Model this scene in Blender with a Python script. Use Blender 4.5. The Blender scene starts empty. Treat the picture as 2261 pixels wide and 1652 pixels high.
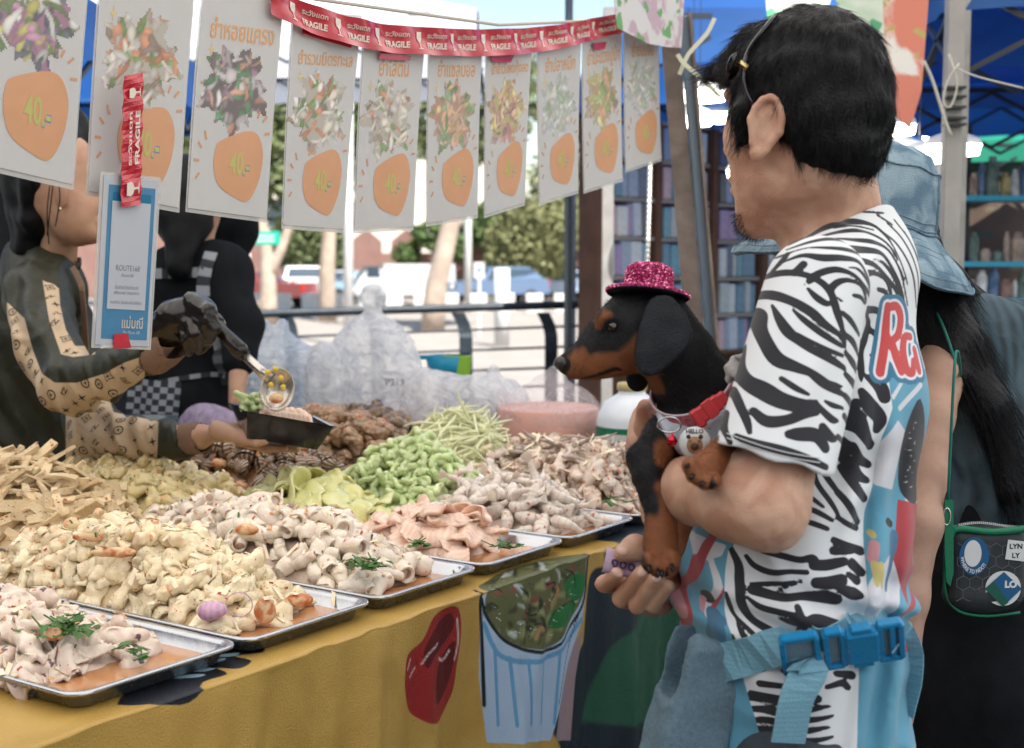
import bpy, bmesh, math, random
import numpy as np
from mathutils import Vector, Matrix, Euler
from mathutils.geometry import tessellate_polygon
import openvdb
rnd = random.Random(7); rng = np.random.default_rng(7)
S = bpy.context.scene; COL = S.collection
# ------------------------------------------------------------------ camera
F = 3000.0; TH = math.atan(256 / F); CAM = np.array([0, 0, 1.35])
FW = np.array([0, math.cos(TH), -math.sin(TH)]); UP = np.array([0, math.sin(TH), math.cos(TH)]); RT = np.array([1., 0, 0])
cd = bpy.data.cameras.new('camera'); cam = bpy.data.objects.new('camera', cd); COL.objects.link(cam)
cam.location = CAM; cam.rotation_euler = (math.pi / 2 - TH, 0, 0)
cd.sensor_width = 36; cd.lens = F / 2261 * 36; cd.clip_end = 600; cd.clip_start = .05
cd.dof.use_dof = True; cd.dof.focus_distance = 1.85; cd.dof.aperture_fstop = 6.3
S.camera = cam
# ------------------------------------------------------------------ world, sun, exposure
world = bpy.data.worlds.new('World'); S.world = world; world.use_nodes = True
wn = world.node_tree; bg = wn.nodes['Background']
sky = wn.nodes.new('ShaderNodeTexSky'); sky.sky_type = 'NISHITA'; sky.sun_disc = False
SUN_EL, SUN_AZ = math.radians(56), math.radians(150)      # azimuth from +Y clockwise: behind the camera, right
sky.sun_elevation = SUN_EL; sky.sun_rotation = SUN_AZ; sky.dust_density = 1.2; sky.air_density = 1.2
wn.links.new(sky.outputs[0], bg.inputs[0]); bg.inputs[1].default_value = 0.075
sl = bpy.data.lights.new('sun', 'SUN'); sun = bpy.data.objects.new('sun', sl); COL.objects.link(sun)
sl.energy = 3.6; sl.angle = math.radians(0.5); sl.color = (1, .96, .9)
sd = Vector((math.sin(SUN_AZ) * math.cos(SUN_EL), math.cos(SUN_AZ) * math.cos(SUN_EL), math.sin(SUN_EL)))
sun.rotation_euler = sd.to_track_quat('Z', 'Y').to_euler(); sun.location = (3, -3, 6)
vs = S.view_settings; vs.view_transform = 'Standard'; vs.look = 'None'; vs.gamma = 1; vs.use_curve_mapping = False
vs.exposure = 1.7
S.cycles.max_bounces = 8; S.cycles.transparent_max_bounces = 12; S.cycles.sample_clamp_indirect = 6
S.cycles.use_denoising = True
# ------------------------------------------------------------------ geometry helpers
def ray(px, py): return FW + RT * (px - 1130.5) / F - UP * (py - 826) / F
def W(px, py, d): return CAM + ray(px, py) * d
def onz(px, py, z): r = ray(px, py); return CAM + r * ((z - CAM[2]) / r[2])
def onplane(px, py, p0, n): r = ray(px, py); return CAM + r * (np.dot(p0 - CAM, n) / np.dot(r, n))
def nz(v): v = np.asarray(v, float); return v / np.linalg.norm(v)
def link(o, parent=None):
    COL.objects.link(o)
    if parent is not None:
        o.parent = parent; o.matrix_parent_inverse = Matrix.Translation(-parent.location)
    return o
def thing(name, label, cat, loc, group=None):
    o = bpy.data.objects.new(name, None); o.empty_display_size = .05; o.location = tuple(loc); COL.objects.link(o)
    o['label'] = label; o['category'] = cat
    if group: o['group'] = group
    return o
def tag(o, label, cat, group=None):
    o['label'] = label; o['category'] = cat
    if group: o['group'] = group
    return o
def mesh(name, V, Fc, mat, parent=None, smooth=False, attrs=None, mats=None, mi=None):
    m = bpy.data.meshes.new(name); V = np.asarray(V, float)
    if isinstance(Fc, np.ndarray) and Fc.ndim == 2:
        nf, k = Fc.shape
        m.vertices.add(len(V)); m.vertices.foreach_set('co', V.ravel().astype(np.float32))
        m.loops.add(nf * k); m.loops.foreach_set('vertex_index', Fc.ravel().astype(np.int32))
        m.polygons.add(nf); m.polygons.foreach_set('loop_start', np.arange(0, nf * k, k, dtype=np.int32))
        m.update(calc_edges=True)
    else:
        m.from_pydata([tuple(v) for v in V], [], [tuple(f) for f in Fc])
    m.validate()
    if smooth: m.polygons.foreach_set('use_smooth', np.ones(len(m.polygons), bool))
    for x in (mats or [mat]): m.materials.append(x)
    if mi is not None: m.polygons.foreach_set('material_index', np.asarray(mi, np.int32))
    if attrs:
        for k_, a in attrs.items():
            a = np.asarray(a, np.float32)
            if a.ndim == 1:
                at = m.attributes.new(k_, 'FLOAT', 'POINT'); at.data.foreach_set('value', a)
            else:
                at = m.attributes.new(k_, 'FLOAT_COLOR', 'POINT')
                at.data.foreach_set('color', np.c_[a, np.ones(len(a))].astype(np.float32).ravel())
    m.update()
    return link(bpy.data.objects.new(name, m), parent)
class MB:                                     # collects shapes, links them as ONE mesh
    def __init__(s): s.V = []; s.F = []; s.n = 0
    def add(s, V, Fc):
        for v in V: s.V.append(tuple(v))
        for f in Fc: s.F.append(tuple(i + s.n for i in f))
        s.n = len(s.V); return s
    def box(s, c, h, R=None, bev=0.0):
        c = np.array(c, float); h = np.array(h, float)
        if bev > 0:
            V = []; 
            for sx in (-1, 1):
                for sy in (-1, 1):
                    for sz in (-1, 1):
                        for ax in range(3):
                            p = np.array([sx, sy, sz]) * (h - bev); p[ax] += (sx, sy, sz)[ax] * bev; V.append(p)
            bm = bmesh.new(); vs_ = [bm.verts.new(p) for p in V]
            r = bmesh.ops.convex_hull(bm, input=vs_); bm.verts.index_update()
            V = [np.array(v.co) for v in bm.verts]; Fc = [[v.index for v in f.verts] for f in bm.faces]; bm.free()
        else:
            V = [np.array([x, y, z]) * h for x in (-1, 1) for y in (-1, 1) for z in (-1, 1)]
            Fc = [(0, 1, 3, 2), (4, 6, 7, 5), (0, 4, 5, 1), (2, 3, 7, 6), (0, 2, 6, 4), (1, 5, 7, 3)]
        if R is not None: V = [R @ v for v in V]
        return s.add([v + c for v in V], Fc)
    def tube(s, pts, rad, n=8, cap=True, flat=None):
        pts = [np.array(p, float) for p in pts]; N = len(pts)
        if not hasattr(rad, '__len__'): rad = [rad] * N
        V = []; Fc = []; pn = None
        for i, p in enumerate(pts):
            t = nz(pts[min(i + 1, N - 1)] - pts[max(i - 1, 0)])
            if pn is None:
                a = np.array([0, 0, 1.]) if abs(t[2]) < .9 else np.array([1., 0, 0])
                if flat is not None: a = np.array(flat, float)
                pn = nz(np.cross(t, a))
            else: pn = nz(pn - t * np.dot(pn, t))
            b = np.cross(t, pn)
            for j in range(n):
                an = 2 * math.pi * j / n + (math.pi / n)
                V.append(p + rad[i] * (math.cos(an) * pn + math.sin(an) * b))
        for i in range(N - 1):
            for j in range(n):
                k = (j + 1) % n; Fc.append((i * n + j, i * n + k, (i + 1) * n + k, (i + 1) * n + j))
        if cap: Fc.append(tuple(range(n))[::-1]); Fc.append(tuple(range((N - 1) * n, N * n)))
        return s.add(V, Fc)
    def strip(s, pts, wid, th, side):          # flat band of width wid along pts; side = direction(s) of width
        V = []; Fc = []; N = len(pts)
        for i, p in enumerate(pts):
            t = nz(np.array(pts[min(i + 1, N - 1)]) - np.array(pts[max(i - 1, 0)]))
            sd_ = side[i] if np.ndim(side) == 2 else side
            sd_ = nz(np.array(sd_) - t * np.dot(sd_, t)); nn = np.cross(t, sd_)
            for a, b in ((-1, -1), (1, -1), (1, 1), (-1, 1)): V.append(np.array(p) + sd_ * a * wid / 2 + nn * b * th / 2)
        for i in range(N - 1):
            for j in range(4):
                k = (j + 1) % 4; Fc.append((i * 4 + j, i * 4 + k, i * 4 + 4 + k, i * 4 + 4 + j))
        Fc += [(0, 3, 2, 1), (N * 4 - 4, N * 4 - 3, N * 4 - 2, N * 4 - 1)]
        return s.add(V, Fc)
    def lathe(s, prof, c, n=24, sc=(1, 1), R=None):
        V = []; Fc = []; c = np.array(c, float)
        for r, z in prof:
            for j in range(n):
                a = 2 * math.pi * j / n; v = np.array([r * math.cos(a) * sc[0], r * math.sin(a) * sc[1], z])
                V.append((R @ v if R is not None else v) + c)
        for i in range(len(prof) - 1):
            for j in range(n):
                k = (j + 1) % n; Fc.append((i * n + j, i * n + k, (i + 1) * n + k, (i + 1) * n + j))
        return s.add(V, Fc)
    def build(s, name, mat, parent=None, smooth=False): return mesh(name, s.V, s.F, mat, parent, smooth)
def rotm(ax, ay, az): return np.array(Euler((ax, ay, az)).to_matrix())
def frame(z, x=None):                          # rotation matrix whose columns are x,y,z
    z = nz(z); x = np.array([1., 0, 0]) if x is None else np.array(x, float)
    if abs(np.dot(nz(x), z)) > .95: x = np.array([0, 1., 0])
    y = nz(np.cross(z, x)); x = np.cross(y, z); return np.stack([x, y, z], 1)
def spline(P, n):
    P = np.array(P, float); k = len(P); out = []
    Q = np.vstack([2 * P[0] - P[1], P, 2 * P[-1] - P[-2]])
    for u in np.linspace(0, k - 1 - 1e-9, n):
        i = int(u); t = u - i; a, b, c, d = Q[i], Q[i + 1], Q[i + 2], Q[i + 3]
        out.append(.5 * ((2 * b) + (-a + c) * t + (2 * a - 5 * b + 4 * c - d) * t * t + (-a + 3 * b - 3 * c + d) * t ** 3))
    return np.array(out)
# ------------------------------------------------------------------ noise
_nr = np.random.default_rng(3); _ND = _nr.normal(size=(40, 3)); _ND /= np.linalg.norm(_ND, axis=1)[:, None]; _NP = _nr.uniform(0, 6.28, 40)
def sn(P, sc, seed=0, k=6):                    # cheap smooth noise about -1..1
    out = 0
    for i in range(k):
        j = (seed * 7 + i) % 40
        out = out + np.sin((P @ _ND[j]) * sc * (1 + .23 * i) + _NP[j] + 1.3 * np.sin((P @ _ND[(j + 5) % 40]) * sc * .7 + _NP[(j + 3) % 40]))
    return out / (k * .6)
# ------------------------------------------------------------------ SDF modelling
def cone(a, b, ra, rb, k=.01, op='u', n=None, s=1.0):
    a = np.array(a, float); b = np.array(b, float); m = max(ra, rb) * max(1, s)
    def f(P):
        pa = P - a; ba = b - a
        if n is not None:
            pa = pa + (pa @ n)[..., None] * n * (1 / s - 1); ba = ba + n * np.dot(ba, n) * (1 / s - 1)
        t = np.clip((pa @ ba) / max(ba @ ba, 1e-12), 0, 1)
        return np.linalg.norm(pa - t[..., None] * ba, axis=-1) - (ra + (rb - ra) * t)
    return dict(f=f, lo=np.minimum(a, b) - m, hi=np.maximum(a, b) + m, k=k, op=op)
def ell(c, r, k=.01, op='u', R=None):
    c = np.array(c, float); r = np.array(r, float); m = r.max()
    def f(P):
        p = P - c
        if R is not None: p = p @ R
        k0 = np.linalg.norm(p / r, axis=-1); k1 = np.linalg.norm(p / r ** 2, axis=-1)
        return k0 * (k0 - 1) / np.maximum(k1, 1e-9)
    return dict(f=f, lo=c - m, hi=c + m, k=k, op=op)
def rbox(c, h, rad=.003, k=.002, op='u', R=None):
    c = np.array(c, float); h = np.array(h, float) - rad; m = np.linalg.norm(h) + rad
    def f(P):
        p = P - c
        if R is not None: p = p @ R
        q = np.abs(p) - h
        return np.linalg.norm(np.maximum(q, 0), axis=-1) + np.minimum(q.max(-1), 0) - rad
    return dict(f=f, lo=c - m, hi=c + m, k=k, op=op)
def chain(pts, rad, k=.01, n=None, s=1.0, op='u'):
    return [cone(pts[i], pts[i + 1], rad[i], rad[i + 1], k, op, n, s) for i in range(len(pts) - 1)]
def PK(px, py, d, r): return W(px, py, d), r * d / F
def pchain(L, k=.01, n=None, s=1.0, op='u'):   # list of (px,py,depth,radius px)
    q = [PK(*l) for l in L]; return chain([a for a, _ in q], [b for _, b in q], k, n, s, op)
def sdf(name, prims, vox, mat, parent=None, disp=None, attrs=None, raw=False, mats=None, relax=1):
    us = [p for p in prims if p['op'] == 'u']
    lo = np.min([p['lo'] for p in us], 0) - 4 * vox; hi = np.max([p['hi'] for p in us], 0) + 4 * vox
    n = np.ceil((hi - lo) / vox).astype(int) + 1
    D = np.full(n, .5, np.float32)
    for p in prims:
        pad = p['k'] + 4 * vox
        i0 = np.clip(np.floor((p['lo'] - pad - lo) / vox).astype(int), 0, n); i1 = np.clip(np.ceil((p['hi'] + pad - lo) / vox).astype(int) + 1, 0, n)
        if (i1 <= i0).any(): continue
        g = np.stack(np.meshgrid(*[lo[a] + vox * np.arange(i0[a], i1[a]) for a in range(3)], indexing='ij'), -1)
        sl_ = tuple(slice(i0[a], i1[a]) for a in range(3)); b = p['f'](g); a_ = D[sl_]; k = max(p['k'], 1e-6)
        if p['op'] == 'u':
            h = np.clip(.5 + .5 * (a_ - b) / k, 0, 1); D[sl_] = a_ * (1 - h) + b * h - k * h * (1 - h)
        else:
            b = -b if p['op'] == 's' else b
            h = np.clip(.5 - .5 * (a_ - b) / k, 0, 1); D[sl_] = a_ * (1 - h) + b * h + k * h * (1 - h)
    if disp is not None:
        idx = np.argwhere(np.abs(D) < 4 * vox); P = lo + idx * vox
        D[tuple(idx.T)] += disp(P).astype(np.float32)
    np.clip(D, -4 * vox, 4 * vox, out=D)
    g = openvdb.FloatGrid(4 * vox); g.copyFromArray(D)
    V, Q = g.convertToQuads(isovalue=0); V = np.array(V, float) * vox + lo; Q = np.array(Q).astype(np.int32)
    for _ in range(relax):                     # light smoothing
        acc = np.zeros_like(V); cnt = np.zeros(len(V))
        for j in range(4):
            np.add.at(acc, Q[:, j], V[Q[:, (j + 1) % 4]]); np.add.at(cnt, Q[:, j], 1)
        V = np.where(cnt[:, None] > 0, V * .5 + .5 * acc / np.maximum(cnt, 1)[:, None], V)
    used = np.zeros(len(V), bool); used[Q.ravel()] = True; remap = np.cumsum(used) - 1; V = V[used]; Q = remap[Q].astype(np.int32)
    if raw: return V, Q
    return mesh(name, V, Q, mat, parent, True, attrs(V) if attrs else None, mats=mats)
def vnormals(V, Q):
    N = np.zeros_like(V); fn = np.cross(V[Q[:, 2]] - V[Q[:, 0]], V[Q[:, 3]] - V[Q[:, 1]])
    for j in range(4): np.add.at(N, Q[:, j], fn)
    return N / np.maximum(np.linalg.norm(N, axis=1), 1e-12)[:, None]
# signed distance helpers in 2D (for printed patterns): negative inside
def sd_strokes(X, strokes):                    # strokes: lists of (x,y,halfwidth)
    out = np.full(len(X), 1e3)
    for st in strokes:
        st = np.array(st, float)
        q = spline(st, max(4, len(st) * 4)) if len(st) > 2 else st
        lo = q[:, :2].min(0) - 30; hi = q[:, :2].max(0) + 30
        m = ((X >= lo) & (X <= hi)).all(1)
        if not m.any(): continue
        x = X[m]; o = out[m]
        for i in range(len(q) - 1):
            a, b = q[i], q[i + 1]; ba = b[:2] - a[:2]; pa = x - a[:2]
            t = np.clip(pa @ ba / max(ba @ ba, 1e-9), 0, 1)
            o = np.minimum(o, np.hypot(*(pa - t[:, None] * ba).T) - (a[2] + (b[2] - a[2]) * t))
        out[m] = o
    return out
def sd_poly(X, poly):
    P = np.array(poly, float); d = np.full(len(X), 1e9); ins = np.zeros(len(X), bool)
    for i in range(len(P)):
        a, b = P[i], P[(i + 1) % len(P)]; ba = b - a; pa = X - a
        t = np.clip(pa @ ba / max(ba @ ba, 1e-9), 0, 1); d = np.minimum(d, np.hypot(*(pa - t[:, None] * ba).T))
        c = (a[1] > X[:, 1]) != (b[1] > X[:, 1])
        with np.errstate(divide='ignore', invalid='ignore'): xx = a[0] + (X[:, 1] - a[1]) * ba[0] / (ba[1] if ba[1] else 1e-9)
        ins ^= c & (X[:, 0] < xx)
    return np.where(ins, -d, d)
def smooth_poly(P, n=4):
    P = np.array(P, float); Q = np.vstack([P[-1], P, P[0], P[1]]); out = []
    for i in range(len(P)):
        a, b, c, d = Q[i], Q[i + 1], Q[i + 2], Q[i + 3]
        for t in np.linspace(0, 1, n, endpoint=False):
            out.append(.5 * ((2 * b) + (-a + c) * t + (2 * a - 5 * b + 4 * c - d) * t * t + (-a + 3 * b - 3 * c + d) * t ** 3))
    return np.array(out)
def text2d(body, size=1.0, bold=0.0, align='CENTER'):
    c = bpy.data.curves.new('lettering', 'FONT'); c.body = body; c.size = size; c.align_x = align; c.align_y = 'CENTER'; c.offset = bold; c.resolution_u = 3
    o = bpy.data.objects.new('lettering', c); COL.objects.link(o); dg = bpy.context.evaluated_depsgraph_get(); dg.update()
    m = bpy.data.meshes.new_from_object(o.evaluated_get(dg)); V = np.array([v.co[:2] for v in m.vertices]); Fc = [tuple(p.vertices) for p in m.polygons]
    bpy.data.objects.remove(o); bpy.data.curves.remove(c); bpy.data.meshes.remove(m); return V, Fc
def poly2d(P):
    t = tessellate_polygon([[Vector((p[0], p[1], 0)) for p in P]]); return np.array(P, float), [tuple(f) for f in t]
def grid2d(nx, ny):
    X, Y = np.meshgrid(np.linspace(0, 1, nx), np.linspace(0, 1, ny)); V = np.c_[X.ravel(), Y.ravel()]
    i = np.arange((nx - 1) * (ny - 1)); r = i // (nx - 1); c = i % (nx - 1); a = r * nx + c
    return V, np.stack([a, a + 1, a + nx + 1, a + nx], 1)
# ------------------------------------------------------------------ materials
def newmat(name):
    m = bpy.data.materials.new(name); m.use_nodes = True; return m, m.node_tree, m.node_tree.nodes['Principled BSDF']
def _noise(nt, sc, det=4, dist=0.0, co=None, kind='n'):
    if kind == 'v': n = nt.nodes.new('ShaderNodeTexVoronoi')
    else: n = nt.nodes.new('ShaderNodeTexNoise'); n.inputs['Detail'].default_value = det; n.inputs['Distortion'].default_value = dist
    n.inputs['Scale'].default_value = sc
    if co is not None: nt.links.new(co, n.inputs['Vector'])
    return n
def _ramp(nt, f, a, b, ca=(0, 0, 0, 1), cb=(1, 1, 1, 1)):
    r = nt.nodes.new('ShaderNodeValToRGB'); r.color_ramp.elements[0].position = a; r.color_ramp.elements[1].position = b
    r.color_ramp.elements[0].color = ca; r.color_ramp.elements[1].color = cb; nt.links.new(f, r.inputs[0]); return r.outputs[0]
def _mix(nt, f, a, b, mode='MIX'):
    m = nt.nodes.new('ShaderNodeMix'); m.data_type = 'RGBA'; m.blend_type = mode
    for i, v in ((0, f), (6, a), (7, b)):
        if isinstance(v, (int, float)): m.inputs[i].default_value = v
        elif isinstance(v, tuple): m.inputs[i].default_value = v if len(v) == 4 else v + (1,)
        else: nt.links.new(v, m.inputs[i])
    return m.outputs[2]
def pm(name, c, c2=None, sc=30, rough=.6, bump=0.0, bsc=80, metal=0, spots=(), vary=0.0, layers=(), attr=None, sss=0, sssr=(.02, .008, .004),
       alpha=1, trans=0, coat=0, emit=0, emitc=None, sheen=0, obj=False, contrast=(.35, .65), bkind='n', aniso=None, spec=.28, wave=None):
    m, nt, b = newmat(name); tc = nt.nodes.new('ShaderNodeTexCoord'); co = tc.outputs['Object' if obj else 'Object']
    L = nt.links
    if attr:
        at = nt.nodes.new('ShaderNodeAttribute'); at.attribute_name = attr; colr = at.outputs[0]
    else:
        rg = nt.nodes.new('ShaderNodeRGB'); rg.outputs[0].default_value = c + (1,); colr = rg.outputs[0]
    if c2: colr = _mix(nt, _ramp(nt, _noise(nt, sc, 5, .6, co).outputs[0], *contrast), colr, c2)
    if wave:                                    # (scale, colour, amount, axis)
        w = nt.nodes.new('ShaderNodeTexWave'); w.bands_direction = wave[3]; w.inputs['Scale'].default_value = wave[0]; w.inputs['Distortion'].default_value = 1.5 if len(wave) < 5 else wave[4]
        L.new(co, w.inputs[0]); f = nt.nodes.new('ShaderNodeMath'); f.operation = 'MULTIPLY'; f.inputs[1].default_value = wave[2]; L.new(w.outputs['Fac'], f.inputs[0])
        colr = _mix(nt, f.outputs[0], colr, wave[1])
    for ly in layers:                          # (attribute, colour[, edge])
        at = nt.nodes.new('ShaderNodeAttribute'); at.attribute_name = ly[0]; e = ly[2] if len(ly) > 2 else .6
        mr = nt.nodes.new('ShaderNodeMapRange'); mr.inputs[1].default_value = e; mr.inputs[2].default_value = -e
        L.new(at.outputs['Fac'], mr.inputs[0]); colr = _mix(nt, mr.outputs[0], colr, ly[1])
    for s_ in spots:                           # (scale, threshold, colour)
        v = _noise(nt, s_[0], 2, .3, co); colr = _mix(nt, _ramp(nt, v.outputs[0], s_[1], s_[1] + .02), colr, s_[2])
    if vary:
        oi = nt.nodes.new('ShaderNodeObjectInfo'); hs = nt.nodes.new('ShaderNodeHueSaturation')
        mr = nt.nodes.new('ShaderNodeMapRange'); mr.inputs[3].default_value = 1 - vary; mr.inputs[4].default_value = 1 + vary
        L.new(oi.outputs['Random'], mr.inputs[0]); L.new(mr.outputs[0], hs.inputs['Value']); L.new(colr, hs.inputs['Color']); colr = hs.outputs[0]
    L.new(colr, b.inputs['Base Color'])
    b.inputs['Roughness'].default_value = rough; b.inputs['Metallic'].default_value = metal; b.inputs['Specular IOR Level'].default_value = spec
    if sss: b.inputs['Subsurface Weight'].default_value = sss; b.inputs['Subsurface Radius'].default_value = sssr; b.inputs['Subsurface Scale'].default_value = 1
    if alpha < 1: b.inputs['Alpha'].default_value = alpha
    if trans: b.inputs['Transmission Weight'].default_value = trans
    if coat: b.inputs['Coat Weight'].default_value = coat; b.inputs['Coat Roughness'].default_value = .12
    if sheen: b.inputs['Sheen Weight'].default_value = sheen
    if emit:
        b.inputs['Emission Strength'].default_value = emit; b.inputs['Emission Color'].default_value = (emitc or c) + (1,)
    if bump:
        bp = nt.nodes.new('ShaderNodeBump'); bp.inputs['Strength'].default_value = min(1, bump); bp.inputs['Distance'].default_value = .004 * max(1, bump)
        n = _noise(nt, bsc, 4, .2, co, bkind); L.new(n.outputs[0], bp.inputs['Height']); L.new(bp.outputs[0], b.inputs['Normal'])
        rr = nt.nodes.new('ShaderNodeMapRange'); rr.inputs[3].default_value = max(0, rough - .1); rr.inputs[4].default_value = min(1, rough + .12)
        L.new(n.outputs[0], rr.inputs[0]); L.new(rr.outputs[0], b.inputs['Roughness'])
    return m
def translucent(name, c, amt=.3, rough=.8, c2=None, sc=3):
    m, nt, b = newmat(name); b.inputs['Base Color'].default_value = c + (1,); b.inputs['Roughness'].default_value = rough
    t = nt.nodes.new('ShaderNodeBsdfTranslucent'); t.inputs[0].default_value = c + (1,)
    if c2:
        col = _mix(nt, _ramp(nt, _noise(nt, sc, 4).outputs[0], .4, .6), c, c2); nt.links.new(col, b.inputs[0]); nt.links.new(col, t.inputs[0])
    mx = nt.nodes.new('ShaderNodeMixShader'); mx.inputs[0].default_value = amt; nt.links.new(b.outputs[0], mx.inputs[1]); nt.links.new(t.outputs[0], mx.inputs[2])
    nt.links.new(mx.outputs[0], nt.nodes['Material Output'].inputs[0]); return m
def plastic_film(name, tint, alpha=.35, sc=25):
    m, nt, b = newmat(name); b.inputs['Base Color'].default_value = tint + (1,); b.inputs['Roughness'].default_value = .22
    co = nt.nodes.new('ShaderNodeTexCoord').outputs['Object']
    n = _noise(nt, sc, 6, 1.5, co); L = nt.links
    mr = nt.nodes.new('ShaderNodeMapRange'); mr.inputs[1].default_value = .35; mr.inputs[2].default_value = .65; mr.inputs[3].default_value = alpha * .6; mr.inputs[4].default_value = min(1, alpha * 1.5)
    L.new(n.outputs[0], mr.inputs[0]); L.new(mr.outputs[0], b.inputs['Alpha'])
    bp = nt.nodes.new('ShaderNodeBump'); bp.inputs['Strength'].default_value = .9; bp.inputs['Distance'].default_value = .02; L.new(n.outputs[0], bp.inputs['Height']); L.new(bp.outputs[0], b.inputs['Normal'])
    L.remove(b.inputs['Alpha'].links[0]); t = nt.nodes.new('ShaderNodeBsdfTranslucent'); t.inputs[0].default_value = tint + (1,); L.new(bp.outputs[0], t.inputs['Normal'])
    m1 = nt.nodes.new('ShaderNodeMixShader'); m1.inputs[0].default_value = .45; L.new(b.outputs[0], m1.inputs[1]); L.new(t.outputs[0], m1.inputs[2])
    tr = nt.nodes.new('ShaderNodeBsdfTransparent'); m2 = nt.nodes.new('ShaderNodeMixShader'); L.new(mr.outputs[0], m2.inputs[0]); L.new(tr.outputs[0], m2.inputs[1]); L.new(m1.outputs[0], m2.inputs[2]); L.new(m2.outputs[0], nt.nodes['Material Output'].inputs[0])
    return m
# =================================================================== SETTING
ZR = -0.6
M_pave = pm('pavement', (.10, .095, .09), (.07, .068, .065), 3, .9, .4, 60)
M_road = pm('road', (.30, .265, .23), (.25, .225, .20), 1.2, .9, .2, 20)
M_grass = pm('verge', (.10, .14, .05), (.16, .17, .08), 4, .9, .5, 30)
o = mesh('pavement', [(-30, -12, 0), (30, -12, 0), (30, 7.6, 0), (-30, 7.6, 0), (-30, 7.6, ZR - .2), (30, 7.6, ZR - .2)], [(0, 1, 2, 3), (3, 2, 5, 4)], M_pave); o['kind'] = 'structure'
o = mesh('road', [(-300, 7.0, ZR), (300, 7.0, ZR), (300, 66, ZR), (-300, 66, ZR)], [(0, 1, 2, 3)], M_road); o['kind'] = 'structure'
o = mesh('ground', [(-400, -400, ZR - .02), (400, -400, ZR - .02), (400, 500, ZR - .02), (-400, 500, ZR - .02)], [(0, 1, 2, 3)], M_grass); o['kind'] = 'structure'
# ---- railing
M_rail = pm('dark painted steel', (.018, .026, .034), (.03, .04, .05), 20, .45, .1, 60)
t = thing('railing', 'dark blue-grey metal railing along the road edge behind the plastic bags', 'railing', W(1000, 860, 6.9))
RL = [(470, 697, 6.6), (1000, 683, 6.85), (1400, 668, 7.05)]
def rail_pt(x, y): d = np.interp(x, [a[0] for a in RL], [a[2] for a in RL]); return W(x, y, d)
xs = np.linspace(430, 1480, 9)
m = MB(); m.tube([rail_pt(x, np.interp(x, [470, 1400], [696, 669])) for x in xs], .021, 12); m.build('top_rail', M_rail, t, True)
for dy in (50, 95, 140, 180):
    m = MB(); m.tube([rail_pt(x, np.interp(x, [470, 1400], [700, 665]) + dy) for x in xs], .0065, 6); m.build('lower_rail', M_rail, t, True)
for px in (640, 830, 1025, 1213, 1400):
    m = MB(); a = rail_pt(px - 14, 690); b = rail_pt(px + 2, 730); c = rail_pt(px + 4, 800); e = W(px + 4, 0, 6.95); e = np.array([e[0], e[1], .0])
    q = spline([a, b, c, e], 9)
    V = []; 
    for p in q:
        for sx, sy in ((-1, -1), (1, -1), (1, 1), (-1, 1)): V.append(p + np.array([.033 * sx, .006 * sy, 0]))
    Fc = [(i * 4 + j, i * 4 + (j + 1) % 4, i * 4 + 4 + (j + 1) % 4, i * 4 + 4 + j) for i in range(8) for j in range(4)] + [(0, 3, 2, 1), (32, 33, 34, 35)]
    m.add(V, Fc); m.build('post', M_rail, t)
# ---- far wall with pointed merlons
M_brick = pm('red brick wall', (.26, .15, .125), (.22, .125, .105), 1, .9, .3, 8)
M_white = pm('white paint', (.62, .60, .57), (.55, .53, .5), 2, .7)
t = thing('brick_wall', 'long red wall with pointed top beyond the road and parked cars', 'wall', (0, 68, ZR))
m = MB(); m.box((0, 68, ZR + 1.1), (70, .25, 1.1)); m.build('wall', M_brick, t)
for i in range(26):
    x = -24 + i * 2.0; m = MB(); z = ZR + 2.2
    m.add([(x, 67.8, z), (x + 1.5, 67.8, z), (x + 1.5, 67.8, z + .6), (x + .75, 67.8, z + 1.2), (x, 67.8, z + .6), (x, 68.2, z), (x + 1.5, 68.2, z), (x + 1.5, 68.2, z + .6), (x + .75, 68.2, z + 1.2), (x, 68.2, z + .6)],
          [(0, 1, 2, 3, 4), (9, 8, 7, 6, 5), (0, 5, 6, 1), (1, 6, 7, 2), (2, 7, 8, 3), (3, 8, 9, 4), (4, 9, 5, 0)]); m.build('merlon', M_brick, t)
# ---- pale building far away
M_cream = pm('cream render', (.72, .62, .55), (.66, .57, .5), .6, .8); M_win = pm('dark window glass', (.05, .07, .09), None, rough=.15)
for bx, bw, bh, by, nm in ((-10, 9, 9, 92, 'wide cream building with rows of windows behind the trees'), (9, 6, 12, 98, 'taller cream building behind the yellow-green tree'), (-36, 8, 7, 95, 'low cream building at the far left behind the cards')):
    t = thing('building', nm, 'building', (bx, by, ZR)); m = MB(); m.box((bx, by, ZR + bh / 2), (bw, 5, bh / 2)); m.build('wall', M_cream, t)
    m = MB(); m.box((bx, by, ZR + bh + .3), (bw + .5, 5.5, .3)); m.build('roof', pm('roof tile red', (.4, .17, .12), None), t)
    w0 = MB(); w0.box((0, 0, 0), (.7, .08, .8)); wm = None
    for r in range(int(bh / 3)):
        for c in range(int(bw * 2 / 2.6)):
            if wm is None: wm = w0.build('window', M_win, t)
            else:
                q = wm.copy(); COL.objects.link(q); wm = q
            wm.parent = t; wm.matrix_parent_inverse = Matrix(); wm.location = (-bw + 1.6 + c * 2.6, -5.03, 1.8 + r * 3)
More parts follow.
